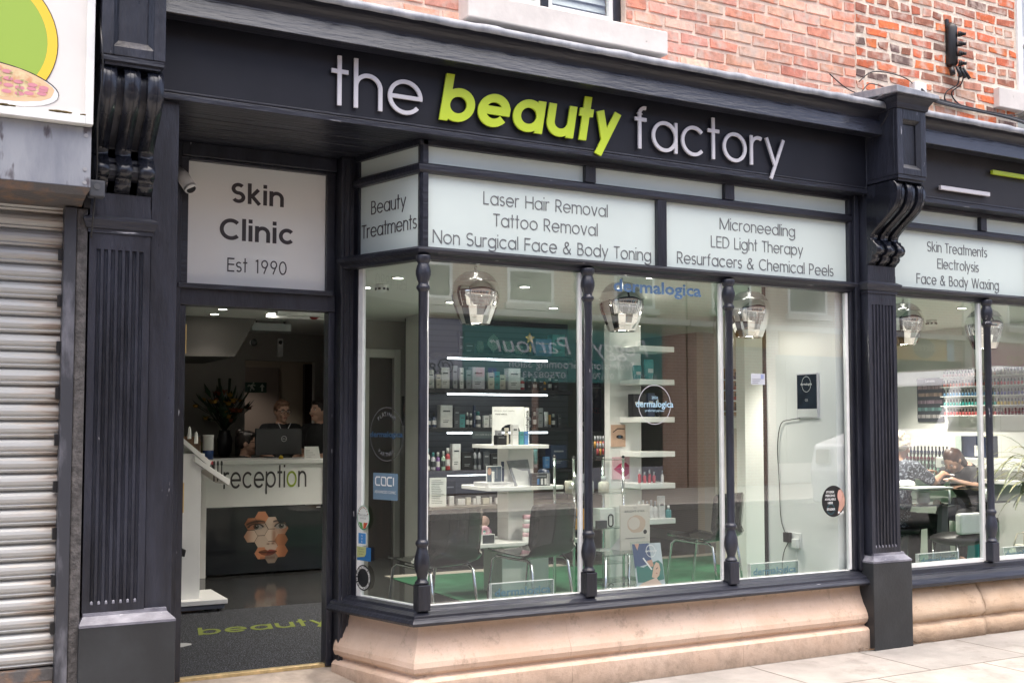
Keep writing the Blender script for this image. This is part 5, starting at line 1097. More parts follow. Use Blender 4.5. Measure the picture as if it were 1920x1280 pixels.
m_ob = M("orange petal", (0.20, 0.045, 0.012), 0.6); m_yb = M("yellow petal", (0.30, 0.17, 0.02), 0.6)
rr = random.Random(12); lv = MB(); blo = MB(); bly = MB(); st = MB()
for i in range(80):
    a = rr.uniform(0, 6.28); sp_ = rr.uniform(.05, .33); h_ = rr.uniform(.10, .48); tip = Vector((px_ + sp_ * math.cos(a), py_ + sp_ * .7 * math.sin(a), 1.38 + h_)); b0 = Vector((px_, py_, 1.38)); st.tube([b0, b0.lerp(tip, .5) + Vector((0, 0, .05)), tip], .004, 5)
    d = (tip - b0).normalized(); s_ = d.cross(Vector((0, 0, 1))).normalized() if abs(d.z) < .98 else Vector((1, 0, 0)); n_ = d.cross(s_)
    if i % 3: 
        L_ = rr.uniform(.10, .22); w_ = rr.uniform(.015, .045); base = tip - d * L_ * .6; lv.add([base, base + d * L_ * .4 + s_ * w_, base + d * L_, base + d * L_ * .4 - s_ * w_, base + d * L_ * .45 + n_ * .012], [(0, 1, 4), (1, 2, 4), (2, 3, 4), (3, 0, 4)])
    else:
        fb = MB().ell(tip, (.03, .03, .022), None, 8, 5)
        for k in range(7):
            t_ = k * .9; q = Vector((math.cos(t_), math.sin(t_), .5)) * rr.uniform(.04, .075); fb.add([tip, tip + q * .6 + s_ * .012, tip + q, tip + q * .6 - s_ * .012], [(0, 1, 2, 3)])
        fb.build("orange_bloom" if i % 2 else "yellow_bloom", m_ob if i % 2 else m_yb, fl)
for x in (-.07, .05): st.tube([(px_ + x * .3, py_, 1.4), (px_ + x, py_, 1.97)], [.008, .016], 7)
st.build("stem", M("stem dark green", (0.02, 0.035, 0.012), 0.6), fl); lv.build("foliage", M("leaf dark green", (0.02, 0.05, 0.018), 0.5, var=0.4, vscale=9), fl)

# lipstick display on castors just inside the door
ds = thing("display_stand", "white make-up display column on castors with sloping trays inside the doorway", "display stand", (1.83, 3.2, FZ))
box(1.56, 1.845, 3.02, 3.40, .15, 1.24).build("column", m_desk, ds, 0.003)
box(1.45, 2.03, 2.92, 3.46, .135, .17).build("base", m_desk, ds, 0.003); box(1.47, 2.01, 2.94, 3.44, .10, .1345).build("base_rim", M("grey rim", (0.12, 0.13, 0.16), 0.4), ds)
for x, y in ((1.98, 2.99), (1.98, 3.40), (1.5, 2.99)):
    mb = MB(); mb.tube([(x - .012, y, FZ + .026), (x + .012, y, FZ + .026)], .025, 14); mb.box(x - .016, x + .016, y - .02, y + .02, FZ + .03, .0995); mb.build("castor", m_black, ds)
def tray(x0, x1, z, name):
    MB().hexa([(x0, 3.0, z + .12), (x1, 3.0, z - .06), (x1, 3.42, z - .06), (x0, 3.42, z + .12), (x0, 3.0, z + .16), (x1 + .012, 3.0, z - .02), (x1 + .012, 3.42, z - .02), (x0, 3.42, z + .16)]).build(name, m_desk, ds, 0.003)
tray(1.70, 1.90, 1.20, "upper_tray"); tray(1.79, 2.045, 1.06, "lower_tray")
box(1.845, 1.87, 3.03, 3.40, 1.12, 1.24).build("back_board", m_desk, ds)
m_lipr = M("lipstick red", (0.45, 0.05, 0.07), 0.35)
k = 0
for r_ in range(3):
    for c_ in range(5):
        x = 1.845 + .045 * r_; y = 3.06 + .07 * c_; z = 1.075 + .10 - .6 * (x - 1.80); mb = MB().lathe([(.011, z), (.011, z + .05), (.009, z + .05), (.009, z + .062)], (x, y, 0), 8); mb.cur = 1; mb.lathe([(.008, z + .0622), (.008, z + .08), (.002, z + .09)], (x, y, 0), 8)
        k += 1; single(mb, "lipstick", [m_black, m_lipr], "open red lipstick in a black case standing on the sloping lower tray", "lipstick", (x, y, z), "lipsticks on the display tray")
for i in range(3):
    x = 1.945 + .028 * i; single(MB().lathe([(.005, 1.03), (.005, 1.15), (.009, 1.152), (.007, 1.18), (.001, 1.185)], (x, 3.05, 0), 8), "makeup_brush", m_black, "slim dark make-up brush standing upright at the edge of the lower tray", "brush", (x, 3.05, 1.03), "make-up brushes")
for i in range(2):
    x = 1.77 + .05 * i; single(MB().lathe([(.014, 1.35 - .036 * i), (.014, 1.385 - .036 * i), (.009, 1.43 - .036 * i), (.002, 1.44 - .036 * i)], (x, 3.1, 0), 12), "tube", m_white, "white pointed tube of cream standing on the upper tray", "tube", (x, 3.1, 1.3), "cream tubes on the upper tray")
t = thing("wooden_cabinet", "narrow brown wooden cabinet behind the make-up display", "cabinet", (2.0, 4.8, FZ)); box(1.75, 2.18, 4.6, 5.2, FZ, 1.35).build("carcass", M("brown wood", (0.14, 0.065, 0.025), 0.5, var=0.35, vscale=4, stretch=(3, 3, .3)), t, 0.004); box(1.80, 2.14, 4.585, 4.5995, FZ + .06, 1.28).build("door", M("brown wood door", (0.20, 0.10, 0.04), 0.45, var=0.35, vscale=4, stretch=(3, 3, .3)), t, 0.004)
t = thing("card_terminal", "black chip and pin pad fixed to the side of the display", "card reader", (1.68, 2.9, .55)); MB().hexa([(1.60, 2.86, .53), (1.70, 2.86, .50), (1.70, 2.98, .50), (1.60, 2.98, .53), (1.60, 2.86, .60), (1.71, 2.86, .55), (1.71, 2.98, .55), (1.60, 2.98, .60)]).build("body", m_black, t, 0.006); box(1.60, 1.63, 2.98, 3.03, .50, .56).build("arm", m_black, t)

# ------------------------------------------------------------------ retail wall: four dark shelves with led strips and a counter
PC = {'w': ('white', (0.62, 0.62, 0.62)), 'c': ('cream', (0.55, 0.52, 0.44)), 's': ('silver grey', (0.30, 0.31, 0.33)), 'l': ('pale lilac', (0.50, 0.49, 0.56)), 't': ('teal', (0.07, 0.26, 0.27)), 'k': ('black', (0.015, 0.015, 0.017)), 'r': ('red', (0.35, 0.045, 0.05)),
      'o': ('orange gold', (0.50, 0.26, 0.05)), 'n': ('navy', (0.03, 0.045, 0.09)), 'd': ('dark grey', (0.06, 0.065, 0.075)), 'p': ('purple', (0.20, 0.10, 0.30)), 'm': ('mint', (0.40, 0.55, 0.42)), 'b': ('blue', (0.09, 0.22, 0.45)), 'g': ('clear', (0.5, 0.6, 0.58))}
pm_ = {k: M(v[0] + " packaging", v[1], 0.35, var=0.1, vscale=25) for k, v in PC.items()}
m_award = glass("award glass", (0.55, 0.75, 0.70), 0.12, dark=((0.25, 0.45, 0.42), 0.12))
shelf_z = {'top': 2.17, 'second': 1.815, 'third': 1.43, 'fourth': 1.005}
rows = {
'top': [(4.72,.06,.22,'k','box'),(4.79,.11,.11,'k','box'),(4.92,.09,.13,'g','award'),(5.04,.15,.21,'g','award'),(5.21,.12,.14,'g','award'),(5.35,.13,.1,'g','award'),(5.49,.11,.25,'o','trophy'),(5.61,.19,.18,'b','box'),(5.81,.15,.23,'t','box')],
'second': [(4.38,.07,.18,'w','box'),(4.47,.05,.14,'c','box'),(4.53,.09,.21,'w','box'),(4.66,.05,.23,'s','box'),(4.73,.04,.21,'w','box'),(4.81,.06,.19,'s','box'),(4.87,.14,.22,'l','box'),(5.05,.07,.17,'c','box'),(5.12,.06,.18,'t','box'),(5.19,.07,.15,'c','box'),(5.29,.14,.22,'w','box'),(5.44,.05,.13,'r','bottle'),(5.51,.05,.14,'k','box'),(5.58,.04,.12,'k','bottle'),(5.64,.06,.12,'k','box'),(5.7,.04,.12,'o','bottle'),(5.76,.04,.13,'k','bottle'),(5.83,.06,.15,'k','box')],
'third': [(4.385,.04,.13,'n','bottle'),(4.435,.05,.14,'n','bottle'),(4.53,.13,.22,'w','box'),(4.67,.06,.2,'d','box'),(4.74,.06,.13,'t','box'),(4.81,.03,.15,'k','bottle'),(4.85,.03,.14,'k','bottle'),(4.89,.02,.22,'n','box'),(4.92,.06,.16,'w','bottle'),(5.0,.06,.12,'w','box'),(5.07,.02,.13,'w','box'),(5.53,.035,.14,'s','bottle'),(5.58,.04,.16,'k','bottle'),(5.64,.06,.2,'s','box'),(5.715,.05,.16,'w','tube'),(5.775,.03,.13,'o','tube'),(5.815,.04,.14,'k','bottle'),(5.88,.04,.13,'d','box')],
'fourth': [(4.375,.05,.22,'w','bottle'),(4.435,.045,.18,'l','bottle'),(4.49,.04,.18,'p','bottle'),(4.54,.04,.19,'m','bottle'),(4.59,.05,.22,'r','bottle'),(4.66,.09,.26,'w','box'),(4.76,.12,.18,'k','box'),(4.9,.035,.23,'s','bottle'),(4.95,.035,.23,'s','bottle'),(5.0,.07,.18,'d','box'),(5.08,.13,.16,'k','box'),(5.46,.03,.18,'w','tube'),(5.51,.04,.2,'t','tube'),(5.6,.05,.2,'t','tube'),(5.71,.06,.12,'b','box'),(5.78,.19,.24,'n','box')],
'counter': [(4.62,.05,.09,'w','box'),(4.72,.08,.06,'w','box'),(4.82,.05,.07,'c','box'),(4.89,.03,.06,'w','box'),(4.93,.04,.08,'w','box'),(5.0,.07,.06,'c','box'),(5.08,.02,.07,'w','box'),(5.14,.05,.06,'w','box'),(4.66,.12,.23,'k','box')]}
m_shelf = M("black shelf", (0.012, 0.013, 0.016), 0.35)
for nm, z in shelf_z.items():
    t = thing("wall_shelf", f"long black shelf, {nm} from the ceiling on the charcoal slat wall" if nm != 'top' else "long black shelf nearest the ceiling on the charcoal slat wall", "shelf", (5.2, 4.8, z))
    box(4.365, 6.02, 4.56, 4.949, z - .045, z).build("board", m_shelf, t, 0.003)
    if nm != 'fourth' : box(4.58, 5.72, 4.565, 4.582, z - .062, z - .0455).build("led_strip", m_led, t)
    else: box(4.58, 5.3, 4.565, 4.575, z - .054, z - .0455).build("led_strip", m_led, t)
t = thing("wall_counter", "low dark counter with drawers under the wall shelves", "counter", (5.2, 4.7, FZ))
box(4.365, 6.15, 4.45, 4.948, .625, .66).build("worktop", M("smoky worktop", (0.16, 0.14, 0.12), 0.3), t, 0.003)
for i in range(3): box(4.37 + i * .595, 4.955 + i * .595, 4.50, 4.948, FZ, .6245).build("drawer_front", m_shelf, t, 0.003)
ordn = ["first", "second", "third", "fourth", "fifth", "sixth", "seventh", "eighth", "ninth", "tenth", "eleventh", "twelfth", "thirteenth", "fourteenth", "fifteenth", "sixteenth", "seventeenth", "eighteenth"]
sname = {'top': "shelf nearest the ceiling", 'second': "second shelf down", 'third': "third shelf down", 'fourth': "lowest shelf", 'counter': "counter under the shelves"}
rr = random.Random(21)
for nm, items in rows.items():
    zb = shelf_z.get(nm, .66) + .0005
    for i, (x, w, h, c, kd) in enumerate(items):
        y = 4.60 + rr.uniform(0, .03); cn = PC[c][0]
        if nm == 'counter' and h > .2: y = 4.80
        lab = f"{cn} {kd if kd != 'award' else 'glass award'} {ordn[i]} from the left on the {sname[nm]}"
        if kd == 'box':
            t = thing("product_box", lab, "box", (x + w / 2, y, zb), "products on the wall shelves"); d_ = min(.12, max(.03, w * .7))
            box(x, x + w, y, y + d_, zb, zb + h).build("carton", pm_[c], t, 0.0015)
            if h > .1:
                q = pm_['d'] if c in 'wclmst' else pm_['s']
                mb = MB(); mb.box(x + w * .2, x + w * .8, y - .0012, y - .0003, zb + h * .70, zb + h * .76); mb.build("title", q, t)
                mb = MB(); mb.box(x + w * .2, x + w * .62, y - .0012, y - .0003, zb + h * .22, zb + h * .25); mb.box(x + w * .2, x + w * .7, y - .0012, y - .0003, zb + h * .30, zb + h * .325); mb.build("small_print", q, t)
        elif kd in ('bottle', 'tube'):
            r_ = w / 2; cx = x + r_; t = thing("product_" + kd, lab, kd, (cx, y + r_, zb), "products on the wall shelves")
            if kd == 'bottle':
                MB().lathe([(r_ * .96, zb), (r_, zb + .01), (r_, zb + h * .62), (r_ * .8, zb + h * .70), (r_ * .4, zb + h * .74), (r_ * .4, zb + h * .77)], (cx, y + r_, 0), 14).build("body", pm_[c], t)
                MB().lathe([(r_ * .62, zb + h * .7702), (r_ * .62, zb + h * .97), (r_ * .55, zb + h), (.001, zb + h)], (cx, y + r_, 0), 14).build("cap", pm_['k' if c in 'sno' else ('t' if c in 'lw' else 'w')], t)
                MB().lathe([(r_ * 1.01, zb + h * .2), (r_ * 1.01, zb + h * .5)], (cx, y + r_, 0), 14, False).build("label", pm_['w' if c in 'knrpbt' else 'd'], t)
            else:
                MB().loft([[(cx + a * r_ * k_, y + r_ + b * r_ * q_, zb + h * z_) for a, b in [(math.cos(k * .785), math.sin(k * .785)) for k in range(8)]] for k_, q_, z_ in ((.8, .8, .2), (.95, .8, .4), (1, .5, .8), (1.05, .12, 1))]).build("body", pm_[c], t)
                MB().lathe([(r_ * .8, zb), (r_ * .8, zb + h * .199)], (cx, y + r_, 0), 14).build("cap", pm_['s'], t)
        elif kd == 'award':
            cx = x + w / 2; t = thing("glass_award", lab, "award", (cx, y, zb), "glass awards")
            pts = [(0, .02), (-.5, .45), (-.35, .8), (0, 1), (.35, .8), (.5, .45)] if h > .18 else [(-.3, .02), (-.5, .5), (-.3, 1), (.3, 1), (.5, .5), (.3, .02)]
            MB().prism([(cx + a * w, y, zb + .012 + b * (h - .012)) for a, b in pts], (0, .012, 0)).build("plaque", m_award, t); box(cx - w * .3, cx + w * .3, y - .01, y + .03, zb, zb + .0118).build("foot", pm_['k'], t)
        else:
            cx = x + w / 2; t = thing("star_trophy", "gold star trophy on a small black plinth on the top shelf", "trophy", (cx, y, zb)); m_gold = M("gold plate", (0.75, 0.52, 0.18), 0.25, metal=.8)
            box(cx - .035, cx + .035, y - .02, y + .03, zb, zb + .035).build("plinth", pm_['k'], t, .002)
            MB().lathe([(.02, zb + .0355), (.012, zb + .06), (.022, zb + .085), (.01, zb + .11), (.008, zb + .13)], (cx, y, 0), 12).build("stem", m_gold, t)
            MB().prism([(cx + q * math.sin(k * math.pi / 5), y, zb + .18 + q * math.cos(k * math.pi / 5)) for k, q in [(k, .062 if k % 2 == 0 else .03) for k in range(10)]], (0, .012, 0)).build("star", m_gold, t)
t = thing("price_notice", "tall white printed price sheet hanging below the lowest shelf", "notice", (4.48, 4.55, .9)); box(4.38, 4.56, 4.55, 4.553, .66, .94).build("sheet", m_white, t)
mb = MB()
for k in range(14): mb.box(4.40, 4.40 + rr.uniform(.08, .14), 4.5475, 4.5495, .69 + k * .017, .694 + k * .017)
mb.build("print", m_grey, t)
t = thing("shelf_sign", "dark grey hanging label below the third shelf", "sign", (5.0, 4.55, 1.36)); box(4.84, 5.12, 4.545, 4.549, 1.32, 1.39).build("card", M("slate card", (0.07, 0.09, 0.10), 0.5), t); ftext("before treating with age defence", (4.98, 4.5445, 1.36), .012, X1, NF, .001).build("lettering", m_logo, t)

# tiered white display in front of the slat wall
td = thing("tiered_display", "white three tier retail display stand in the middle of the room", "display stand", (4.42, 2.9, FZ))
box(4.32, 4.56, 2.8, 3.0, .16, 1.27).build("column", m_desk, td, .003); box(4.22, 4.66, 2.72, 3.06, FZ, .465).build("pedestal", m_desk, td, .004)
def tier(x0, x1, z): MB().prism([(x0 + .03, 2.6, z - .03), (x1 - .03, 2.6, z - .03), (x1, 2.64, z - .03), (x1, 3.1, z - .03), (x1 - .03, 3.14, z - .03), (x0 + .03, 3.14, z - .03), (x0, 3.1, z - .03), (x0, 2.64, z - .03)], (0, 0, .03)).build("tier", m_desk, td, .002)
tier(4.13, 4.62, 1.29); tier(4.03, 4.76, .95); tier(3.74, 4.92, .50)
Z1 = 1.2905; Z2 = .9505; Z3 = .5005
t = thing("counter_sign", "white skincare travel sign with an arched cut out on the highest tier", "sign", (4.32, 2.75, Z1))
ar = [(4.16, Z1), (4.16, 1.605), (4.455, 1.605), (4.455, Z1), (4.425, Z1), (4.425, 1.40)] + [(4.33 + .095 * math.cos(R(a)), 1.40 + .06 * math.sin(R(a))) for a in (30, 60, 90, 120, 150)] + [(4.235, 1.40), (4.20, 1.36), (4.20, Z1)]
MB().prism([(x, 2.78, z) for x, z in ar], (0, .01, 0)).build("board", m_white, t)
box(4.4555, 4.495, 2.76, 2.80, Z1, 1.60).build("side_board", m_white, t)
ftext("discover your routine", (4.27, 2.779, 1.573), .014, X1, NF, .001, .19).build("lettering", m_grey, t); ftext("travel with it.", (4.24, 2.779, 1.545), .014, X1, NF, .001, .11, .012).build("lettering", m_dark, t)
ftext("dermalogica", (4.475, 2.759, 1.44), .026, (0, 0, 1), NF, .001, .27, .02, up=(-1, 0, 0)).build("lettering", m_black, t)
for x, w, h, c, kd, z, y, lab in ((4.13, .09, .08, 'k', 0, Z1, 2.64, "black palette box at the left edge of the highest tier"), (4.17, .05, .12, 's', 0, Z1, 2.72, "silver box behind the black palette on the highest tier"), (4.24, .03, .14, 'c', 0, Z1, 2.7, "slim cream box on the highest tier"), (4.285, .055, .165, 'w', 0, Z1, 2.66, "tall white box at the middle of the highest tier"), (4.35, .04, .11, 't', 0, Z1, 2.66, "teal topped box right of the tall white box on the highest tier"), (4.395, .04, .11, 'b', 0, Z1, 2.66, "blue topped box beside the upright brand board on the highest tier"),
        (4.04, .24, .035, 'w', 0, Z2, 2.63, "flat white gift box lying on the middle tier"), (4.26, .02, .20, 'n', 0, Z2, 2.8, "thin navy box standing against the column on the middle tier"), (4.47, .16, .105, 'd', 0, Z2, 2.64, "slate skincare set with pictured bottles at the right of the middle tier"), (4.63, .10, .13, 'n', 0, Z2, 2.78, "round navy bag behind the slate set on the middle tier")):
    t = thing("product_box", lab, "box", (x + w / 2, y, z), "products on the tiered display")
    if 'round' in lab: MB().lathe([(.04, z), (.06, z + .03), (.062, z + .08), (.045, z + .12), (.01, z + .13)], (x + .05, y + .06, 0), 18).build("bag", pm_[c], t)
    else:
        box(x, x + w, y, y + min(.06, max(.02, w * .8)) + (.2 if h < .05 else 0), z, z + h).build("carton", pm_[c], t, .0015)
        mb = MB(); mb.box(x + w * .18, x + w * .75, y - .001, y - .0002, z + h * .72, z + h * .79); mb.build("title", pm_['s' if c in 'knd' else 'd'], t)
        if 'slate' in lab:
            for k, cc in enumerate('bww'): box(x + .035 + .035 * k, x + .055 + .035 * k, y - .0012, y - .0002, z + .01, z + .06).build("pictured_bottle", pm_[cc], t)
            for k in range(2): box(x + .13 + .014 * k, x + .136 + .014 * k, y - .0012, y - .0002, z + .005, z + .10).build("stripe", pm_['w'], t)
        if h > .16 and c == 'w': box(x, x + w, y - .0008, y - .0003, z + .082, z + .0835).build("box_joint", pm_['d'], t)
t = thing("picture_frame", "small white framed advert with a face and a pen on the middle tier", "picture", (4.13, 2.7, Z2 + .035)); zf = Z2 + .0355
box(4.06, 4.20, 2.69, 2.70, zf, zf + .135).build("frame", m_white, t, .001); box(4.066, 4.194, 2.6885, 2.6895, zf + .006, zf + .129).build("picture", M("slate picture", (0.10, 0.13, 0.16), 0.3), t)
patch(ellipse_pts(4.085, zf + .09, .018, .03, 2.688, 18)).build("printed_face", m_skin, t); box(4.15, 4.157, 2.6872, 2.6882, zf + .03, zf + .12).build("printed_pen", pm_['s'], t); box(4.10, 4.118, 2.66, 2.68, zf, zf + .09).build("tester", m_white, t, .003)
t = thing("leaflet_tray", "clear leaning tray holding a white bag on the middle tier", "tray", (4.40, 2.8, Z2)); MB().hexa([(4.33, 2.70, Z2), (4.50, 2.70, Z2), (4.50, 2.71, Z2), (4.33, 2.71, Z2), (4.30, 2.79, Z2 + .205), (4.50, 2.79, Z2 + .215), (4.50, 2.80, Z2 + .215), (4.30, 2.80, Z2 + .205)]).build("tray", pm_['s'], t); MB().hexa([(4.35, 2.69, Z2), (4.48, 2.69, Z2), (4.48, 2.699, Z2), (4.35, 2.699, Z2), (4.33, 2.765, Z2 + .15), (4.475, 2.765, Z2 + .15), (4.475, 2.775, Z2 + .15), (4.33, 2.775, Z2 + .15)]).build("bag", m_white, t)
m_bomb = M("pink bath bomb", (0.62, 0.33, 0.40), 0.7, col2=(0.70, 0.55, 0.58), vscale=40); m_plum = M("plum print", (0.20, 0.03, 0.06), 0.5)
for x, lab in ((3.80, "left"), (4.52, "right")):
    t = thing("bath_bomb_box", f"{'left' if lab == 'left' else 'right'} hand open white carton of pink bath bombs on the lowest tier", "carton", (x + .15, 2.65, Z3)); mb = MB()
    mb.box(x, x + .30, 2.62, 2.626, Z3, Z3 + .075); mb.box(x, x + .006, 2.6265, 2.80, Z3, Z3 + .075); mb.box(x + .294, x + .30, 2.6265, 2.80, Z3, Z3 + .075); mb.box(x + .0065, x + .2935, 2.794, 2.80, Z3, Z3 + .075); mb.box(x + .0065, x + .2935, 2.6265, 2.7935, Z3, Z3 + .004); mb.build("carton", m_white, t)
    ftext("Bomb", (x + .10, 2.619, Z3 + .036), .038, X1, NF, .0012, .12).build("lettering", m_plum, t); MB().box(x + .19, x + .294, 2.617, 2.6195, Z3 + .004, Z3 + .07).build("grey_label", pm_['d'], t)
    for k in range(3):
        b_ = MB(); c_ = Vector((x + .055 + .095 * k, 2.70, Z3 + .085)); n_ = 16; rg = []
        for i in range(n_):
            a = 2 * math.pi * i / n_; rg.append([c_ + Vector(((.034 + .02 * math.cos(q)) * math.cos(a), .018 * math.sin(q), (.034 + .02 * math.cos(q)) * math.sin(a))) for q in [2 * math.pi * j / 8 for j in range(8)]])
        rg.append(rg[0]); b_.loft(rg, True, False, True); single(b_, "bath_bomb", m_bomb, f"pink ring shaped bath bomb standing in the {lab} white carton", "bath bomb", c_, f"bath bombs in the {lab} carton")
t = thing("soap_stack", "stack of pink and white round soap slices beside the column on the lowest tier", "soap", (4.43, 2.66, Z3))
for k in range(6): MB().lathe([(.045, Z3 + .036 * k), (.047, Z3 + .036 * k + .005), (.047, Z3 + .036 * k + .030), (.045, Z3 + .036 * k + .0345)], (4.43, 2.66, 0), 18).build("slice", m_white if k % 2 == 0 else m_bomb, t)
for i, (x, c) in enumerate(((4.0, (0.55, 0.35, 0.05)), (4.07, (0.45, 0.50, 0.25)), (4.13, (0.08, 0.33, 0.32)), (4.17, (0.33, 0.12, 0.24)), (4.15, (0.55, 0.38, 0.32)))):
    single(MB().ell((x, 2.92, Z3 + .06 + (.09 if i == 4 else 0)), (.05, .045, .05)), "bath_bomb", M(["amber", "sage", "turquoise", "magenta", "peach"][i] + " bath bomb", c, 0.8), ["amber", "sage green", "turquoise", "magenta", "peach"][i] + " round bath bomb piled left of the display column", "bath bomb", (x, 2.92, Z3))

# white shelf tower, posters, glass shelf unit
tw = thing("shelf_tower", "tall white tower of six thick floating shelves near the brown wall", "shelf unit", (5.3, 2.4, FZ))
box(5.08, 5.40, 2.42, 2.50, FZ, 2.30).build("back_panel", m_desk, tw, .003)
tz = (2.06, 1.785, 1.475, 1.19, .93, .64)
for z in tz: box(5.18, 5.53, 2.12, 2.4195, z, z + .045).build("shelf", m_desk, tw, .003)
def prod(x, y, z, w, h, c, lab, kind='box'):
    t = thing("product_" + kind, lab, kind, (x, y, z)); r_ = w / 2
    if kind == 'box': box(x - r_, x + r_, y - r_ * .6, y + r_ * .6, z, z + h).build("carton", pm_[c], t, .002); box(x - r_ * .7, x + r_ * .5, y - r_ * .6 - .001, y - r_ * .6 - .0002, z + h * .55, z + h * .66).build("title", pm_['w' if c in 'kndt' else 'd'], t)
    elif kind == 'bag': MB().loft([[(x + a * r_ * k, y + b * r_ * q, z + h * f) for a, b in [(math.cos(j * .785 + .39), math.sin(j * .785 + .39)) for j in range(8)]] for k, q, f in ((.75, .45, 0), (.9, .5, .3), (1.05, .3, .8), (1.0, .08, 1.0))]).build("pouch", pm_[c], t); box(x - r_ * .5, x + r_ * .5, y - r_ * .56, y - r_ * .55, z + h * .35, z + h * .55).build("label", pm_['w'], t)
    else:
        MB().lathe([(r_ * .95, z), (r_, z + .01), (r_, z + h * .6), (r_ * .4, z + h * .7)], (x, y, 0), 14).build("body", pm_[c], t); MB().lathe([(r_ * .5, z + h * .7005), (r_ * .45, z + h), (.001, z + h)], (x, y, 0), 12).build("cap", pm_['w' if c != 'w' else 's'], t)
prod(5.24, 2.25, 1.83, .09, .12, 't', "smaller teal foil pouch on the second tower shelf", 'bag'); prod(5.36, 2.25, 1.83, .10, .17, 't', "larger teal foil pouch on the second tower shelf", 'bag')
prod(5.24, 2.25, 1.52, .13, .19, 'k', "black hair kit box with pale label on the third tower shelf"); prod(5.37, 2.25, 1.52, .07, .20, 'n', "tall dark grey printed carton on the third tower shelf"); prod(5.45, 2.25, 1.52, .03, .15, 'k', "slim black tube on the third tower shelf", 'bottle')
for i, x in enumerate((5.24, 5.29, 5.34, 5.385)): prod(x, 2.22, .975, .028, .09 if i % 2 else .11, 'r', f"red lipstick {['at the left end', 'second from the left', 'third from the left', 'at the right end'][i]} of the row on the fifth tower shelf", 'bottle')
prod(5.47, 2.22, .975, .025, .10, 'w', "white tube standing right of the red lipsticks", 'bottle')
for i, x in enumerate((5.22, 5.26, 5.30, 5.34, 5.38)): prod(x, 2.2, .685, .038, .14 + .01 * (i % 2), 'o' if i < 2 else 'w', f"{'amber' if i < 2 else 'white'} pump bottle, {ordn[i]} from the left on the lowest tower shelf", 'bottle')
prod(5.44, 2.2, .685, .06, .18, 'w', "big white tube with dark print at the right of the lowest tower shelf"); prod(5.50, 2.18, .685, .05, .10, 't', "teal jar at the right end of the lowest tower shelf", 'bottle')
t = thing("poster", "poster of a made up eye on the white tower", "poster", (5.16, 2.41, 1.35)); box(5.09, 5.23, 2.408, 2.4195, 1.27, 1.455).build("print", M("poster skin", (0.55, 0.36, 0.26), 0.4, var=.15, vscale=5), t)
patch(ellipse_pts(5.17, 1.355, .035, .015, 2.4065, 18)).build("eye", m_dk, t); patch(ellipse_pts(5.17, 1.355, .014, .013, 2.406, 14)).build("iris", M("poster iris", (0.05, 0.09, 0.14), .3), t); patch([(5.10, 2.4065, 1.395), (5.15, 2.4065, 1.428), (5.22, 2.4065, 1.425), (5.22, 2.4065, 1.417), (5.15, 2.4065, 1.418), (5.105, 2.4065, 1.39)]).build("brow", m_dk, t)
for k in range(4): MB().tube([(5.19, 2.4062, 1.35 - .004 * k), (5.23, 2.4062, 1.36 - .010 * k)], .0012, 4).build("lash", m_dk, t)
t = thing("poster", "poster of crimson lips on the white tower above the lipsticks", "poster", (5.20, 2.41, 1.1)); box(5.10, 5.27, 2.408, 2.4195, 1.0, 1.185).build("print", M("poster pink", (0.66, 0.42, 0.46), 0.4, var=.1, vscale=5), t)
patch([(5.13 + a * 1.1, 2.4065, 1.085 + b) for a, b in ((-.02, 0), (.03, .04), (.06, .055), (.075, .048), (.09, .055), (.12, .03), (.12, -.04), (.09, -.062), (.05, -.05))]).build("lips", M("poster crimson", (0.42, 0.02, 0.09), .3), t); patch([(5.12, 2.406, 1.083), (5.19, 2.406, 1.094), (5.26, 2.406, 1.085), (5.19, 2.406, 1.078)]).build("mouth_line", m_plum, t)
t = thing("poster", "dark black and white face poster in the recess beside the slat wall", "poster", (7.8, 7.05, 1.8)); box(7.64, 7.99, 7.05, 7.09, 1.37, 2.31).build("print", M("poster black", (0.02, 0.02, 0.022), .3, var=.4, vscale=4), t)
patch(ellipse_pts(7.82, 2.0, .13, .22, 7.048, 24)).build("printed_face", M("poster grey", (0.14, 0.14, 0.14), .4, var=.4, vscale=6), t)
for x in (7.755, 7.885): patch(ellipse_pts(x, 2.02, .05, .05, 7.0465, 18)).build("printed_eye", m_black, t)
box(7.65, 7.98, 7.0445, 7.0475, 1.945, 1.957).build("white_line", m_logo, t); ftext("HYPOZE", (7.81, 7.046, 1.65), .075, X1, NF, .001, .28).build("lettering", m_lip, t)
patch(ellipse_pts(7.76, 1.47, .075, .05, 7.0465, 20)).build("printed_jar", m_logo, t)
t = thing("ear_poster", "dark poster of an ear beside the inner doorway", "poster", (4.52, 5.47, 1.6)); box(4.47, 4.62, 5.485, 5.499, 1.45, 1.76).build("print", m_dk, t); patch(ellipse_pts(4.54, 1.62, .05, .12, 5.484, 24, .05)).build("printed_ear", M("poster ear", (0.22, 0.10, 0.075), .5), t); patch(ellipse_pts(4.55, 1.62, .022, .07, 5.4835, 20, .05)).build("ear_hollow", M("poster ear shade", (0.10, 0.045, 0.035), .5), t)
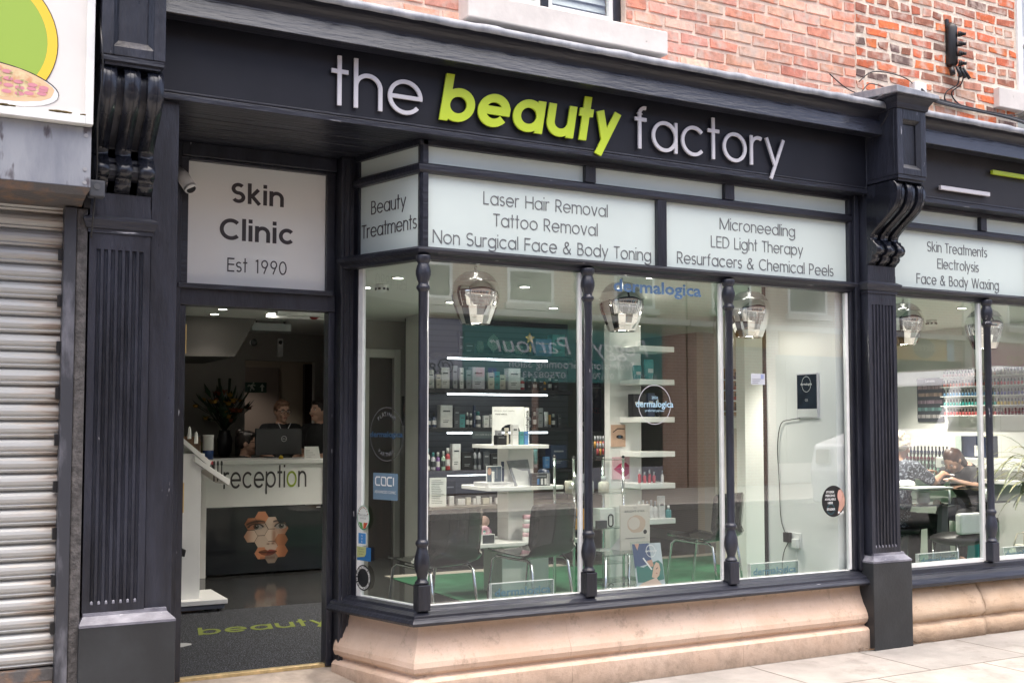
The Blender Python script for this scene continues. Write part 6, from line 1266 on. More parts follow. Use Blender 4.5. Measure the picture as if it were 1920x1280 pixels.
# shelf unit of glass and chrome
m_chrome = M("chrome", (0.75, 0.75, 0.75), 0.08, metal=1.0); m_clear = glass("clear acrylic", (0.86, 0.93, 0.91), 0.08)
gs = thing("glass_shelf_unit", "glass shelf unit with chrome posts behind the middle colonette", "shelf unit", (4.79, 2.3, FZ))
for x in (4.56, 5.03):
    for y in (2.15, 2.45): MB().tube([(x, y, FZ), (x, y, 1.19)], .011, 10).build("post", m_chrome, gs); MB().ell((x, y, 1.195), (.014,) * 3, None, 8, 6).build("finial", m_black, gs)
for z in (1.17, .90, .62, .34): box(4.545, 5.045, 2.13, 2.47, z, z + .008).build("glass_shelf", m_clear, gs)
prod(4.60, 2.28, .908, .09, .10, 'c', "cream drawstring packet at the left of the glass shelf unit", 'bag'); prod(4.70, 2.26, .908, .10, .15, 's', "silver grey printed box on the glass shelf unit"); prod(4.80, 2.3, .908, .07, .14, 'w', "white bottle in the middle of the glass shelf unit", 'bottle'); prod(4.90, 2.24, .908, .09, .13, 'c', "cream tub at the right of the glass shelf unit", 'bottle'); prod(4.62, 2.2, .628, .12, .16, 'o', "terracotta brown box low on the glass shelf unit")
t = thing("dryer_box", "white carton with a printed black loop on the middle glass shelf", "box", (4.9, 2.2, .628)); box(4.82, 4.96, 2.17, 2.28, .629, .78).build("carton", m_white, t, .002); MB().tube([(4.92 + .022 * math.cos(a), 2.1685, .66 + (.05 if math.sin(a) > 0 else 0) + .022 * math.sin(a)) for a in [k * math.pi / 8 for k in range(17)]], .006, 6).build("printed_loop", m_black, t); box(4.77, 4.86, 2.13, 2.165, .629, .69).build("grey_card", pm_['d'], t)
t = thing("lipgloss_rack", "black sloping rack of bronze and red lip glosses", "rack", (5.06, 2.6, 1.178)); MB().hexa([(5.00, 2.50, 1.179), (5.14, 2.50, 1.179), (5.14, 2.62, 1.179), (5.00, 2.62, 1.179), (5.00, 2.58, 1.30), (5.12, 2.58, 1.30), (5.12, 2.62, 1.30), (5.00, 2.62, 1.30)]).build("rack", m_black, t)
for i in range(4):
    for j in range(2):
        x = 5.015 + .028 * i; y = 2.51 + .04 * j; z = 1.20 + .06 * j; mb = MB().lathe([(.009, z), (.009, z + .055)], (x, y, 0), 8); mb.cur = 1; mb.lathe([(.0085, z + .0552), (.0075, z + .10), (.001, z + .10)], (x, y, 0), 8)
        single(mb, "lip_gloss", [pm_['o'] if (i + j) % 2 else pm_['r'], pm_['s']], "small bronze or red lip gloss with a silver cap in the black sloping rack", "lip gloss", (x, y, z), "lip glosses in the rack")
# low glass table near the window with show cards
gt = thing("glass_table", "small two level clear glass table standing just inside the window", "table", (4.1, .95, FZ))
for z in (.60, .40): box(3.92, 4.36, .72, 1.08, z, z + .01).build("glass_top", m_clear, gt)
for x in (3.94, 4.34):
    for y in (.74, 1.06): MB().tube([(x, y, FZ), (x, y, .60)], .010, 8).build("leg", m_chrome, gt)
for x in (3.97, 4.18): MB().ell((x, .735, .385), (.018,) * 3, None, 10, 7).build("stud", m_chrome, gt)
t = thing("show_card", "tall cream show card with a printed swirl standing on the glass table", "show card", (4.27, .88, .61)); box(4.15, 4.39, .88, .888, .611, .915).build("card", M("cream card", (0.68, 0.63, 0.54), .5), t)
MB().prism([(4.15, .8885, .611), (4.15, .8885, .70), (4.15, 1.0, .611)], (.24, 0, 0)).build("strut", m_white, t)
ftext("BRIGHT EYES", (4.265, .879, .872), .014, X1, NF, .001, .16).build("lettering", m_grey, t); ftext("Glow", (4.27, .879, .896), .008, X1, NF, .001).build("lettering", m_grey, t)
patch(ellipse_pts(4.28, .785, .075, .06, .8785, 26, .03)).build("swirl", M("beige swirl", (0.62, 0.47, 0.36), .5), t); patch(ellipse_pts(4.26, .79, .048, .042, .878, 24, .02)).build("swirl_centre", M("cream swirl", (0.70, 0.62, 0.53), .5), t); patch(ellipse_pts(4.35, .73, .015, .015, .8778, 20)).build("round_mark", m_dark, t); box(4.19, 4.35, .8775, .8795, .690, .693).build("rule", m_grey, t)
t = thing("leaflet_holder", "clear holder with a facial treatment leaflet standing at the foot of the window", "leaflet", (3.93, .20, .471))
LX = lambda u: 3.83 + u * .21; LZ = lambda v: .472 + v * .26
MB().add([(3.825, .229, .4705), (4.05, .229, .4705), (4.035, .255, .745), (3.80, .255, .745)], [(0, 1, 2, 3)]).build("holder", m_clear, t, fixn=False)
def lp(pts, y): return MB().add([(LX(u) - .02 * v, .224 + .024 * v - y, LZ(v)) for u, v in pts], [tuple(range(len(pts)))])
lp([(0, 0), (1, 0), (1, 1), (0, 1)], 0).build("leaflet", M("leaflet pale", (0.45, 0.52, 0.54), .4, var=.1, vscale=6), t)
lp([(0, .45), (.62, .55), (.58, 1), (0, 1)], .001).build("printed_uniform", M("leaflet navy", (0.05, 0.085, 0.17), .4), t); lp([(.08, 1), (.16, .85), (.24, 1)], .0014).build("printed_neck", m_skin, t)
lp([(.05, .12), (.5, .10), (.98, .15), (.98, .5), (.85, .60), (.6, .55), (.3, .45), (.05, .5)], .0016).build("printed_towel", M("leaflet green", (0.04, 0.17, 0.14), .4), t)
lp([(.55, .22), (.7, .17), (.82, .25), (.88, .38), (.86, .52), (.76, .56), (.66, .46)], .002).build("printed_face", M("leaflet skin", (0.58, 0.40, 0.30), .4), t); lp([(0, 0), (.9, 0), (.7, .2), (.5, .16), (.2, .10)], .0022).build("printed_shoulder", M("leaflet skin pale", (0.62, 0.47, 0.38), .4), t)
lp([(.30, .66), (.34, .68), (.60, .40), (.56, .38)], .0026).build("printed_brush", m_white, t); lp([(.72, .40), (.80, .44), (.80, .42), (.73, .385)], .0026).build("printed_eye", m_dk, t); lp([(.70, .30), (.76, .31), (.75, .285)], .0026).build("printed_lips", m_lip, t); lp([(.42, .50), (.62, .45), (.66, .5), (.62, .62), (.45, .6)], .0024).build("printed_hand", m_skin, t)
mb = MB()
for i in range(24):
    a0 = 2 * math.pi * i / 24; a1 = 2 * math.pi * (i + 1) / 24; q = lp([(.62 + .17 * math.cos(a0), .82 + .145 * math.sin(a0)), (.62 + .17 * math.cos(a1), .82 + .145 * math.sin(a1)), (.62 + .155 * math.cos(a1), .82 + .13 * math.sin(a1)), (.62 + .155 * math.cos(a0), .82 + .13 * math.sin(a0))], .0024); mb.add(q.v, q.f)
mb.build("ring_mark", m_white, t); ftext("dermalogica", (LX(.62) - .016, .2215 + .02, LZ(.83)), .014, X1, NF, .0035, .085, .02).build("lettering", m_white, t)

# acrylic name blocks along the window foot
m_bltx = M("blue grey lettering", (0.10, 0.22, 0.29), .5); m_acr = glass("acrylic block", (0.80, 0.90, 0.87), 0.10, dark=((0.55, 0.68, 0.64), .18))
for x, z, w_ in ((3.03, .4715, "at the foot of the left window pane"), (4.89, .4715, "at the foot of the right window pane of the main bay"), (6.41, .4515, "at the foot of the first pane right of the console pier"), (7.30, .4515, "beyond the turned colonette of the right hand shop")):
    t = thing("acrylic_sign", "clear lettered acrylic block " + w_, "sign", (x, .22, z)); box(x - .20, x + .20, .20, .225, z, z + .092).build("block", m_acr, t, .002)
    ftext("dermalogica", (x, .199, z + .045), .045, X1, NF, .001, .36, .022).build("lettering", m_bltx, t); mb = MB(); mb.box(x - .203, x - .2005, .198, .227, z, z + .094); mb.box(x + .2005, x + .203, .198, .227, z, z + .094); mb.box(x - .20, x + .20, .199, .226, z + .0925, z + .0945); mb.build("polished_edge", m_white, t)

# smoked chairs
m_smoke = glass("smoked acrylic shell", (0.26, 0.27, 0.29), 0.05, dark=((0.008, 0.009, 0.011), .40), rough=.03)
def make_chair(loc, rotz, label):
    t = bpy.data.objects.new("chair", None); COL.objects.link(t); OFF[t.name] = Vector(); tag(t, label, "chair", "smoked acrylic chairs by the window")
    pr = [(.25, .455, .40), (.235, .468, .44), (.18, .462, .46), (.06, .448, .47), (-.08, .440, .475), (-.16, .440, .48), (-.205, .455, .48), (-.232, .49, .48), (-.245, .55, .485), (-.255, .64, .49), (-.265, .74, .49), (-.272, .80, .485), (-.276, .825, .46), (-.278, .838, .42)]
    mb = MB(); n = 12; vs = []; fs = []
    for y, z, w in pr:
        for i in range(n + 1):
            u = -1 + 2 * i / n; e = abs(u) ** 4; vs.append((u * w / 2, y + (.035 * u * u if z > .5 else 0), z + (.020 * e if z < .5 else 0)))
    for k in range(len(pr) - 1):
        for i in range(n): a = k * (n + 1) + i; fs.append((a, a + 1, a + n + 2, a + n + 1))
    mb.add(vs, fs, True); sh = mb.build("shell", m_smoke, t); so = sh.modifiers.new("thick", 'SOLIDIFY'); so.thickness = .008
    for s in (-1, 1):
        q = [(.20 * s, -.24, .012), (.20 * s, -.22, .20), (.195 * s, -.19, .40), (.19 * s, -.15, .428), (.185 * s, .02, .430), (.19 * s, .17, .44), (.195 * s, .21, .41), (.20 * s, .24, .20), (.205 * s, .26, .012)]
        MB().tube(q, .011, 8).build("leg_frame", m_chrome, t)
    MB().tube([(-.185, -.05, .428), (.185, -.05, .428)], .009, 8).build("cross_bar", m_chrome, t)
    t.location = loc; t.rotation_euler = (0, 0, R(rotz)); return t
ch = make_chair((3.16, 1.72, FZ - .01), 17, "smoked clear black chair nearest the door end of the bay window")
def copy_thing(src, loc, rotz, label):
    r_ = src.copy(); COL.objects.link(r_); r_.location = loc; r_.rotation_euler = (0, 0, R(rotz)); r_['label'] = label
    for c in list(src.children):
        d = c.copy(); COL.objects.link(d); d.parent = r_
    return r_
copy_thing(ch, (4.0, 1.84, FZ - .01), 17, "smoked clear black chair in front of the tiered white display")
copy_thing(ch, (5.86, 2.15, FZ - .01), 20, "smoked clear black chair behind the right colonette near the white partition")

# pendants
m_mirror = M("mirrored lamp glass", (0.88, 0.87, 0.85), 0.02, metal=1.0); m_dome = glass("smoke tinted lamp dome", (0.50, 0.51, 0.51), 0.42)
def make_pend(x, label):
    y = .55; t = thing("pendant_lamp", label, "lamp", (x, y, 2.05), "mirrored pendant lamps along the windows")
    P_ = [(.02, 2.372), (.07, 2.362), (.105, 2.338), (.132, 2.30), (.146, 2.262), (.148, 2.235), (.142, 2.20), (.128, 2.155), (.108, 2.10), (.088, 2.052)]
    MB().lathe([(r, z) for r, z in P_[:4]], (x, y, 0), 32, False).build("dome", m_dome, t, fixn=False)
    sh = MB().lathe([(r * .998, z) for r, z in P_[3:8]], (x, y, 0), 32, False); lo_ = MB().lathe([(r * .998, z) for r, z in P_[7:]] + [(.083, 2.052), (.12, 2.15)], (x, y, 0), 16, False); sh.add(lo_.v, lo_.f)
    sh.build("shade", m_mirror, t)
    MB().tube([(x, y, 2.372), (x, y, 2.42)], .008, 8).build("stem", m_chrome, t); MB().tube([(x, y, 2.42), (x, y, 2.549)], .003, 6).build("flex", m_black, t)
    MB().lathe([(.018, 2.375), (.02, 2.30), (.015, 2.29)], (x, y, 0), 12).build("lamp_holder", m_chrome, t); MB().ell((x, y, 2.24), (.03, .03, .045)).build("bulb", m_lamp, t)
    ld = bpy.data.lights.new("pendant_light", 'POINT'); ld.energy = 1.6; ld.color = (1, .95, .88); ld.shadow_soft_size = .03; lo = bpy.data.objects.new("pendant_light", ld); COL.objects.link(lo); lo.parent = t; lo.location = (0, 0, -.02)
    return t
for x, l_ in ((2.90, "mirrored teardrop pendant lamp in the left window pane"), (3.95, "mirrored teardrop pendant lamp in the middle window pane"), (5.0, "mirrored teardrop pendant lamp in front of the white partition"), (6.49, "mirrored teardrop pendant lamp half hidden by the console pier"), (7.39, "mirrored teardrop pendant lamp behind the colonette of the right hand shop")): make_pend(x, l_)

# partition fittings
t = thing("digital_frame", "wall hung dark digital advert frame on the white partition", "screen", (5.41, .43, 1.65)); box(5.403, 5.4195, .325, .53, 1.50, 1.81).build("frame", m_silver, t, .002); box(5.4005, 5.4028, .333, .522, 1.565, 1.802).build("screen", M("screen slate", (0.018, 0.028, 0.042), .15, var=.3, vscale=7), t); box(5.4005, 5.4028, .333, .522, 1.508, 1.563).build("caption_strip", m_white, t)
mb = MB()
for i in range(28):
    a0 = 2 * math.pi * i / 28; a1 = 2 * math.pi * (i + 1) / 28; mb.add([(5.3996, .43 - .045 * math.cos(a), 1.735 + .055 * math.sin(a)) for a in (a0, a1)] + [(5.3996, .43 - .042 * math.cos(a), 1.735 + .052 * math.sin(a)) for a in (a1, a0)], [(0, 1, 2, 3)])
mb.build("ring_mark", m_white, t); ftext("dermalogica", (5.3996, .43, 1.737), .016, (0, -1, 0), (-1, 0, 0), .001, .11, .02).build("lettering", m_white, t); ftext("CE", (5.3996, .43, 1.625), .016, (0, -1, 0), (-1, 0, 0), .001).build("lettering", m_white, t)
cable([(5.404, .50, 1.50), (5.405, .60, 1.49), (5.408, .70, 1.46), (5.41, .74, 1.30), (5.412, .73, 1.05), (5.413, .72, .80), (5.41, .68, .70)], .003, "cable", "thin black wire running down the white partition from the digital frame to the plug")
t = thing("plug_socket", "white double wall socket with a black plug on the white partition", "socket", (5.415, .61, .66)); box(5.409, 5.4195, .52, .66, .60, .70).build("plate", m_white, t, .003); box(5.375, 5.4085, .60, .66, .63, .70).build("black_plug", m_black, t, .005); box(5.38, 5.4085, .53, .58, .595, .66).build("white_plug", m_white, t, .005)
cable([(5.40, .63, .63), (5.40, .68, .55), (5.40, .70, .42), (5.40, .71, .25)], .003, "cable", "thin black lead drooping below the black plug"); cable([(5.395, .55, .595), (5.395, .55, .45), (5.395, .53, .25)], .003, "cable", "white lead hanging from the white plug", m_white)

# stickers on the glass
def fsticker(x, z): return Vector((x, GY - .002, z))
st_ = thing("window_sticker", "pale blue lettered ring sticker on the middle pane", "sticker", (3.92, .118, 1.58)); m_sky = M("pale blue vinyl", (0.38, 0.58, 0.70), .5)
disc(3.892, 1.575, .116, .1195, .117, 64).build("ring", m_silver, st_); ftext("dermalogica", (3.892, .1165, 1.58), .040, X1, NF, .001, .275, .012).build("lettering", m_sky, st_); ftext("2026", (3.892, .1165, 1.618), .017, X1, NF, .001).build("lettering", m_sky, st_); ftext("preferred partner", (3.892, .1165, 1.54), .014, X1, NF, .001, .14).build("lettering", m_sky, st_)
st_ = thing("window_sticker", "dark blue lettering across the top of the middle pane", "sticker", (3.93, .118, 2.28)); ftext("dermalogica", (3.925, .117, 2.285), .074, X1, NF, .001, .65, .024).build("lettering", M("blue vinyl", (0.075, 0.15, 0.27), .5), st_)
st_ = thing("window_sticker", "oval ear piercing sticker at the right edge of the bay window", "sticker", (5.33, .118, .95)); M("sticker black", (0.012, 0.012, 0.013), .3)
patch(ellipse_pts(5.33, .95, .103, .103, .117, 40)).build("disc", bpy.data.materials["sticker black"], st_); patch([(5.365, .1165, .86), (5.40, .1165, .885), (5.428, .1165, .92), (5.433, .1165, .96), (5.42, .1165, 1.0), (5.395, .1165, 1.03), (5.375, .1165, 1.0), (5.38, .1165, .93)]).build("printed_neck", M("print ear skin", (0.50, 0.29, 0.22), .4), st_); patch(ellipse_pts(5.385, .985, .020, .040, .1161, 20)).build("printed_ear", M("print ear pink", (0.58, 0.33, 0.27), .4), st_)
for k, s in enumerate(("STUDEX", "PIERCING", "AVAILABLE", "HERE")): ftext(s, (5.30, .1162, 1.012 - .024 * k), .014, X1, NF, .001, None, .02).build("lettering", m_white, st_)
disc(5.305, .898, .030, .034, .1162, 32).build("ring", M("sticker teal", (0.03, 0.12, 0.15), .4), st_); ftext("STUDEX", (5.305, .1158, .898), .014, X1, NF, .001, None, .02).build("lettering", m_white, st_)
for i in range(3): patch(ellipse_pts(5.375 + .018 * i, .875 - .01 * (i % 2), .008, .008, .1158, 12)).build("printed_stud", m_white, st_)
def spatch(pts, o): return MB().add([side_pt(s, z, o) for s, z in pts], [tuple(range(len(pts)))])
def sell(s, z, a, b, o, n=36): return spatch([(s - a * math.cos(2 * math.pi * i / n), z + b * math.sin(2 * math.pi * i / n)) for i in range(n)], o)
def sring(s, z, r0, r1, o, n=40, ex=1.0):
    mb = MB()
    for i in range(n):
        a0 = 2 * math.pi * i / n; a1 = 2 * math.pi * (i + 1) / n; mb.add([side_pt(s - r * ex * math.cos(a), z + r * math.sin(a), o) for a, r in ((a0, r1), (a1, r1), (a1, r0), (a0, r0))], [(0, 1, 2, 3)])
    return mb
DX = (DS.x, DS.y, 0); DN = (NS.x, NS.y, 0)
def stxt(s, sc_, z, h, w=None, b=0.0, o=.0035): return ftext(s, side_pt(sc_, z, o), h, DX, DN, .0005, w, b)
st_ = thing("window_sticker", "square slate blue advanced clinic sticker on the side window", "sticker", side_pt(.3, 1.11)); spatch([(.409, 1.038), (.188, 1.038), (.188, 1.186), (.409, 1.186)], .002).build("square", M("slate blue vinyl", (0.13, 0.21, 0.28), .5), st_)
def cpath(pts, w): return pts
mb = MB(); put = lambda x, y, d: side_pt(.385 - x, 1.118 + y, .003 + d)
for pts in ([(.04, .045), (0.008, .045), (0, .037), (0, .008), (.008, 0), (.04, 0)], [(.052, .045), (.085, .045), (.092, .037), (.092, 0)], [(.092, .02), (.092, 0), (.06, 0), (.052, .008), (.052, .04)], [(.145, .045), (.113, .045), (.105, .037), (.105, .008), (.113, 0), (.145, 0)], [(.160, 0), (.160, .045)]): ribbon(mb, 'o', pts, .007, put, 0, .001)
mb.build("lettering", m_white, st_); stxt("ADVANCED CLINIC", .298, 1.082, .016, .19).build("lettering", m_white, st_)
st_ = thing("window_sticker", "dark blue lettered platinum partner ring sticker on the side window", "sticker", side_pt(.29, 1.40)); stxt("dermalogica", .292, 1.402, .032, .29, .022).build("lettering", M("deep blue vinyl", (0.03, 0.075, 0.14), .5), st_); sring(.29, 1.402, .147, .150, .002).build("ring", m_grey, st_)
def ringtext(s, cs, cz, r, a_mid, h, step, mat, parent, flip=False, o=.0035):
    mb = MB()
    for i, c in enumerate(s):
        if c == ' ': continue
        a = R(a_mid + (step if flip else -step) * (i - (len(s) - 1) / 2)); up = Vector((DS.x * math.cos(a), DS.y * math.cos(a), math.sin(a))); 
        if flip: up = -up
        xdv = up.cross(Vector(DN)); xdv = -xdv if xdv.dot(Vector(DX)) * (1 if math.sin(a) > 0 else (1 if flip else -1)) < 0 and abs(math.sin(a)) > .3 else xdv
        xdv = -(Vector(DN).cross(up)) if False else Vector(DN).cross(up) * -1
        q = ftext(c, side_pt(cs - r * math.cos(a), cz + r * math.sin(a), o), h, xdv, DN, .0005, None, .015, up=up); mb.add(q.v, q.f)
    return mb.build("lettering", mat, parent)
ringtext("PLATINUM", .29, 1.402, .112, 90, .022, 11, m_grey, st_); ringtext("PARTNER", .29, 1.402, .112, -90, .022, 11, m_grey, st_, True)
st_ = thing("window_sticker", "oval client award sticker with a ring of stars and coloured petals on the side window", "sticker", side_pt(.49, .93)); sell(.483, .93, .058, .069, .0130).build("rim", M("award green", (0.05, 0.22, 0.12), .5), st_); sell(.483, .932, .053, .064, .0135).build("face", M("award pale", (0.66, 0.70, 0.66), .5), st_)
for i in range(9):
    a = R(20 + 17.5 * i); sell(.483 - .044 * math.cos(a), .934 + .054 * math.sin(a), .005, .005, .0140, 5).build("star", M("award bronze", (0.30, 0.12, 0.05), .5) if i == 0 else bpy.data.materials["award bronze"], st_)
for k, s in enumerate(("OUR CLIENTS", "LOVE US")): stxt(s, .483, .945 - .017 * k, .010, o=.0146).build("lettering", m_grey, st_)
for c, a in (("award leaf green", -1), ("award leaf red", 1), ("award leaf orange", .35)):
    cc = {"award leaf green": (0.10, 0.32, 0.08), "award leaf red": (0.50, 0.06, 0.03), "award leaf orange": (0.55, 0.20, 0.03)}[c]; spatch([(.483, .868), (.483 - .022 * a, .873), (.483 - .042 * a, .905), (.483 - .012 * a, .902)], .0140 + (.0004 if a == .35 else 0)).build("petal", M(c, cc, .5), st_)
st_ = thing("window_sticker", "small square blue and white sticker on the side window", "sticker", side_pt(.49, .81)); spatch([(.532, .779), (.452, .779), (.452, .848), (.532, .848)], .0130).build("border", m_white, st_); spatch([(.526, .784), (.458, .784), (.458, .843), (.526, .843)], .0135).build("square", M("bright blue", (0.05, 0.22, 0.50), .5), st_)
for k in range(3): stxt("NHBF"[k], .492, .83 - .017 * k, .012, o=.0146).build("lettering", m_white, st_)
st_ = thing("window_sticker", "green and blue card sticker on the side window", "sticker", side_pt(.49, .73)); spatch([(.540, .69), (.411, .69), (.411, .767), (.540, .767)], .0130).build("blue_half", M("card blue", (0.02, 0.13, 0.33), .5), st_); spatch([(.540, .705), (.47, .712), (.455, .73), (.455, .767), (.540, .767)], .0135).build("green_half", M("card green", (0.42, 0.46, 0.20), .5), st_)
for k, s in enumerate(("Dear friend,", "for good help", "and advice")): stxt(s, .498, .755 - .014 * k, .007, o=.0146).build("lettering", m_dark, st_)
st_ = thing("window_sticker", "round black trusted professional sticker with white ring lettering low on the side window", "sticker", side_pt(.48, .595)); sell(.479, .595, .072, .072, .0130).build("disc", bpy.data.materials["sticker black"], st_); sell(.479, .595, .046, .046, .0135).build("centre", m_shelf, st_)
ringtext("MEMBER OF THE TRUSTED PROFESSIONAL DIRECTORY CERTIFIED", .479, .595, .058, 90, .013, 6.6, m_white, st_, o=.0146)
st_ = thing("window_sticker", "small white notice with a blue square stuck on the right pane", "sticker", (4.72, .118, 1.75)); box(4.64, 4.755, .1165, .1175, 1.71, 1.78).build("sheet", M("thin white vinyl", (0.5, 0.52, 0.56), .5), st_); box(4.72, 4.745, .1155, .1163, 1.745, 1.775).build("blue_square", M("lilac blue", (0.28, 0.32, 0.52), .5), st_)
for k in range(3): box(4.65, 4.70 + .01 * k, .1156, .1164, 1.718 + .012 * k, 1.721 + .012 * k).build("print", m_grey, st_)

# nail polish: one bottle copied into racks
def polish_proto(name, col):
    mb = MB().lathe([(.012, 0), (.0135, .004), (.0135, .032), (.007, .038)], (0, 0, 0), 8); mb.cur = 1; mb.lathe([(.0075, .0382), (.0072, .072), (.005, .075), (.001, .075)], (0, 0, 0), 8); return mb
prot = {}
def polish(loc, ckey, col, label, group, s=1.0):
    if ckey not in prot:
        o = polish_proto(ckey, col).build("nail_polish", [M(ckey + " polish", col, .2), m_black]); prot[ckey] = o
    else: o = prot[ckey].copy(); COL.objects.link(o)
    o.location = loc; o.scale = (s, s, s); tag(o, label, "nail polish", group)
rk = thing("polish_rack", "wall rack of red and dark nail polishes left of the white column", "rack", (7.3, 3.4, 1.8)); box(7.08, 7.60, 3.40, 3.4195, 1.55, 2.02).build("back_board", M("oak board", (0.30, 0.19, 0.10), .6), rk)
for r_ in range(4): box(7.08, 7.60, 3.34, 3.3995, 1.585 + r_ * .105, 1.597 + r_ * .105).build("ledge", m_white, rk)
for r_, (ck, cl, nm_) in enumerate((("near black", (0.02, 0.015, 0.015), "near black"), ("scarlet", (0.40, 0.02, 0.02), "scarlet"), ("brick red", (0.33, 0.07, 0.05), "brick red"), ("plum", (0.05, 0.035, 0.09), "plum"))):
    for i in range(13): polish((7.10 + i * .039, 3.37, 1.5975 + r_ * .105), ck, cl, f"{nm_} nail polish bottle in the {['bottom', 'third', 'second', 'top'][r_]} row of the rack by the white column", f"{nm_} polishes in the rack by the white column")
single(box(7.22, 7.36, 3.405, 3.4195, 1.42, 1.53), "notice", m_white, "white printed notice below the polish rack by the white column", "notice", (7.3, 3.41, 1.47))
wr = thing("polish_wall_rack", "long five tier clear rack of nail polishes on the right hand wall", "rack", (10.28, 2.8, 1.8))
for r_ in range(5): box(10.16, 10.2995, 1.9, 3.36, 1.555 + r_ * .107, 1.563 + r_ * .107).build("ledge", m_white, wr)
cols5 = [[("dusty red", (0.36, 0.08, 0.08)), ("maroon", (0.12, 0.02, 0.03))], [("teal green", (0.03, 0.25, 0.22)), ("sun yellow", (0.55, 0.38, 0.04))], [("sky blue", (0.10, 0.25, 0.42)), ("royal blue", (0.03, 0.05, 0.30))], [("coral", (0.60, 0.18, 0.12)), ("hot red", (0.50, 0.03, 0.03))], [("nude pink", (0.58, 0.40, 0.36)), ("soft grey", (0.42, 0.40, 0.40))]]
for r_ in range(5):
    for i in range(34):
        y = 3.33 - i * .0415; nm_, cl = cols5[r_][0 if i < 17 else 1]
        polish((10.2, y, 1.5635 + r_ * .107), nm_, cl, f"{nm_} nail polish bottle in the {['lowest', 'fourth', 'middle', 'second', 'highest'][r_]} tier of the long wall rack", f"{nm_} polishes on the wall rack")
sw = thing("swatch_board", "dark board of nail colour swatches on the right hand wall", "swatch board", (10.28, 3.6, 1.75)); box(10.28, 10.2995, 3.42, 3.80, 1.49, 2.0).build("board", M("slate board", (0.03, 0.035, 0.042), .4), sw, .01); ftext("Lecente", (10.279, 3.60, 1.965), .030, (0, -1, 0), (-1, 0, 0), .001).build("lettering", m_logo, sw)
rr = random.Random(31)
for r_ in range(5):
    mbs = {}
    for i in range(18):
        c = ((0.45, 0.28, 0.28), (0.5, 0.33, 0.24), (0.32, 0.22, 0.27), (0.14, 0.27, 0.26), (0.38, 0.36, 0.35))[r_]; nm_ = ("rose", "peach", "mauve", "sea green", "pearl")[r_] + (" light" if rr.random() < .5 else " deep"); mb = mbs.setdefault(nm_, MB()); mb.box(10.2775, 10.2795, 3.78 - i * .0195 - .014, 3.78 - i * .0195, 1.535 + (4 - r_) * .083, 1.575 + (4 - r_) * .083)
    for nm_, mb in mbs.items(): c = ((0.45, 0.28, 0.28), (0.5, 0.33, 0.24), (0.32, 0.22, 0.27), (0.14, 0.27, 0.26), (0.38, 0.36, 0.35))[r_]; k = 1.2 if "light" in nm_ else .7; mb.build("swatch_strip", M(nm_ + " swatch", tuple(v * k for v in c), .3), sw)
# nail counter, stepped rack and table
nc = thing("nail_counter", "long pale counter against the right hand wall with a lamp unit and paper goods", "counter", (10.0, 3.0, FZ)); box(9.55, 10.2995, 1.2, 4.2, .86, .90).build("worktop", m_desk, nc, .004); box(9.65, 10.2995, 1.25, 4.15, FZ, .8595).build("cupboard", m_wallw, nc, .004)
sr = thing("stepped_rack", "clear stepped rack packed with dark nail polish bottles on the nail counter", "rack", (9.8, 3.35, .90))
for r_ in range(4): box(9.70 + .06 * r_, 9.759 + .06 * r_, 3.02, 3.60, .9005, .915 + .07 * r_).build("step", m_clear, sr)
for r_ in range(4):
    for i in range(11): polish((9.73 + .06 * r_, 3.57 - i * .05, .9155 + .07 * r_), ("bronze", "smoke", "wine", "ink")[r_], ((0.12, 0.07, 0.04), (0.05, 0.05, 0.05), (0.10, 0.02, 0.03), (0.02, 0.03, 0.07))[r_], f"{('bronze', 'smoke', 'wine', 'ink')[r_]} nail polish bottle on the {('front', 'second', 'third', 'back')[r_]} step of the stepped rack", f"stepped rack row of {('bronze', 'smoke', 'wine', 'ink')[r_]} polishes", 1.25)
t = thing("tissue_dispenser", "dark and clear dispenser box standing on the nail lamp unit", "dispenser", (9.85, 2.6, 1.1)); box(9.75, 9.95, 2.45, 2.75, 1.115, 1.34).build("case", pm_['n'], t, .004); box(9.72, 9.7495, 2.72, 2.80, 1.115, 1.34).build("clear_tube", m_clear, t); box(9.745, 9.7495, 2.48, 2.58, 1.13, 1.24).build("label", m_white, t)
t = thing("lamp_unit", "long cream nail drying unit with small buttons on the nail counter", "nail dryer", (9.8, 2.3, .9)); box(9.62, 9.98, 1.7, 2.98, 1.0, 1.11).build("hood", m_white, t, .008); box(9.80, 9.98, 1.75, 2.93, .9005, .9995).build("back", m_wallw, t); box(9.615, 9.6195, 2.75, 2.90, 1.04, 1.075).build("display", pm_['s'], t); MB().tube([(9.613, 2.66, 1.055), (9.62, 2.66, 1.055)], .014, 10).build("button", m_black, t)
nt_ = thing("nail_table", "dark glass topped manicure table on slanted grey legs with a raised clear shelf", "table", (8.3, 1.75, FZ)); m_smk = glass("smoked glass top", (0.30, 0.31, 0.32), .10, dark=((0.02, 0.02, 0.022), .35))
box(7.75, 8.95, 1.55, 2.15, .735, .75).build("table_top", m_smk, nt_); box(7.75, 8.78, 1.56, 1.90, .872, .882).build("clear_shelf", m_clear, nt_)
for x in (8.19, 8.68): MB().tube([(x, 1.60, .7505), (x, 1.60, .8715)], .011, 10).build("shelf_post", m_white, nt_)
for x, dx in ((8.16, -.07), (8.64, .07)):
    for y in (1.62, 2.06): MB().hexa([(x + dx - .04, y, FZ), (x + dx + .05, y, FZ), (x + dx + .05, y + .05, FZ), (x + dx - .04, y + .05, FZ), (x - .035, y, .7345), (x + .045, y, .7345), (x + .045, y + .05, .7345), (x - .035, y + .05, .7345)]).build("leg", M("grey table leg", (0.11, 0.115, 0.12), .35) if "grey table leg" not in bpy.data.materials else bpy.data.materials["grey table leg"], nt_, .004)
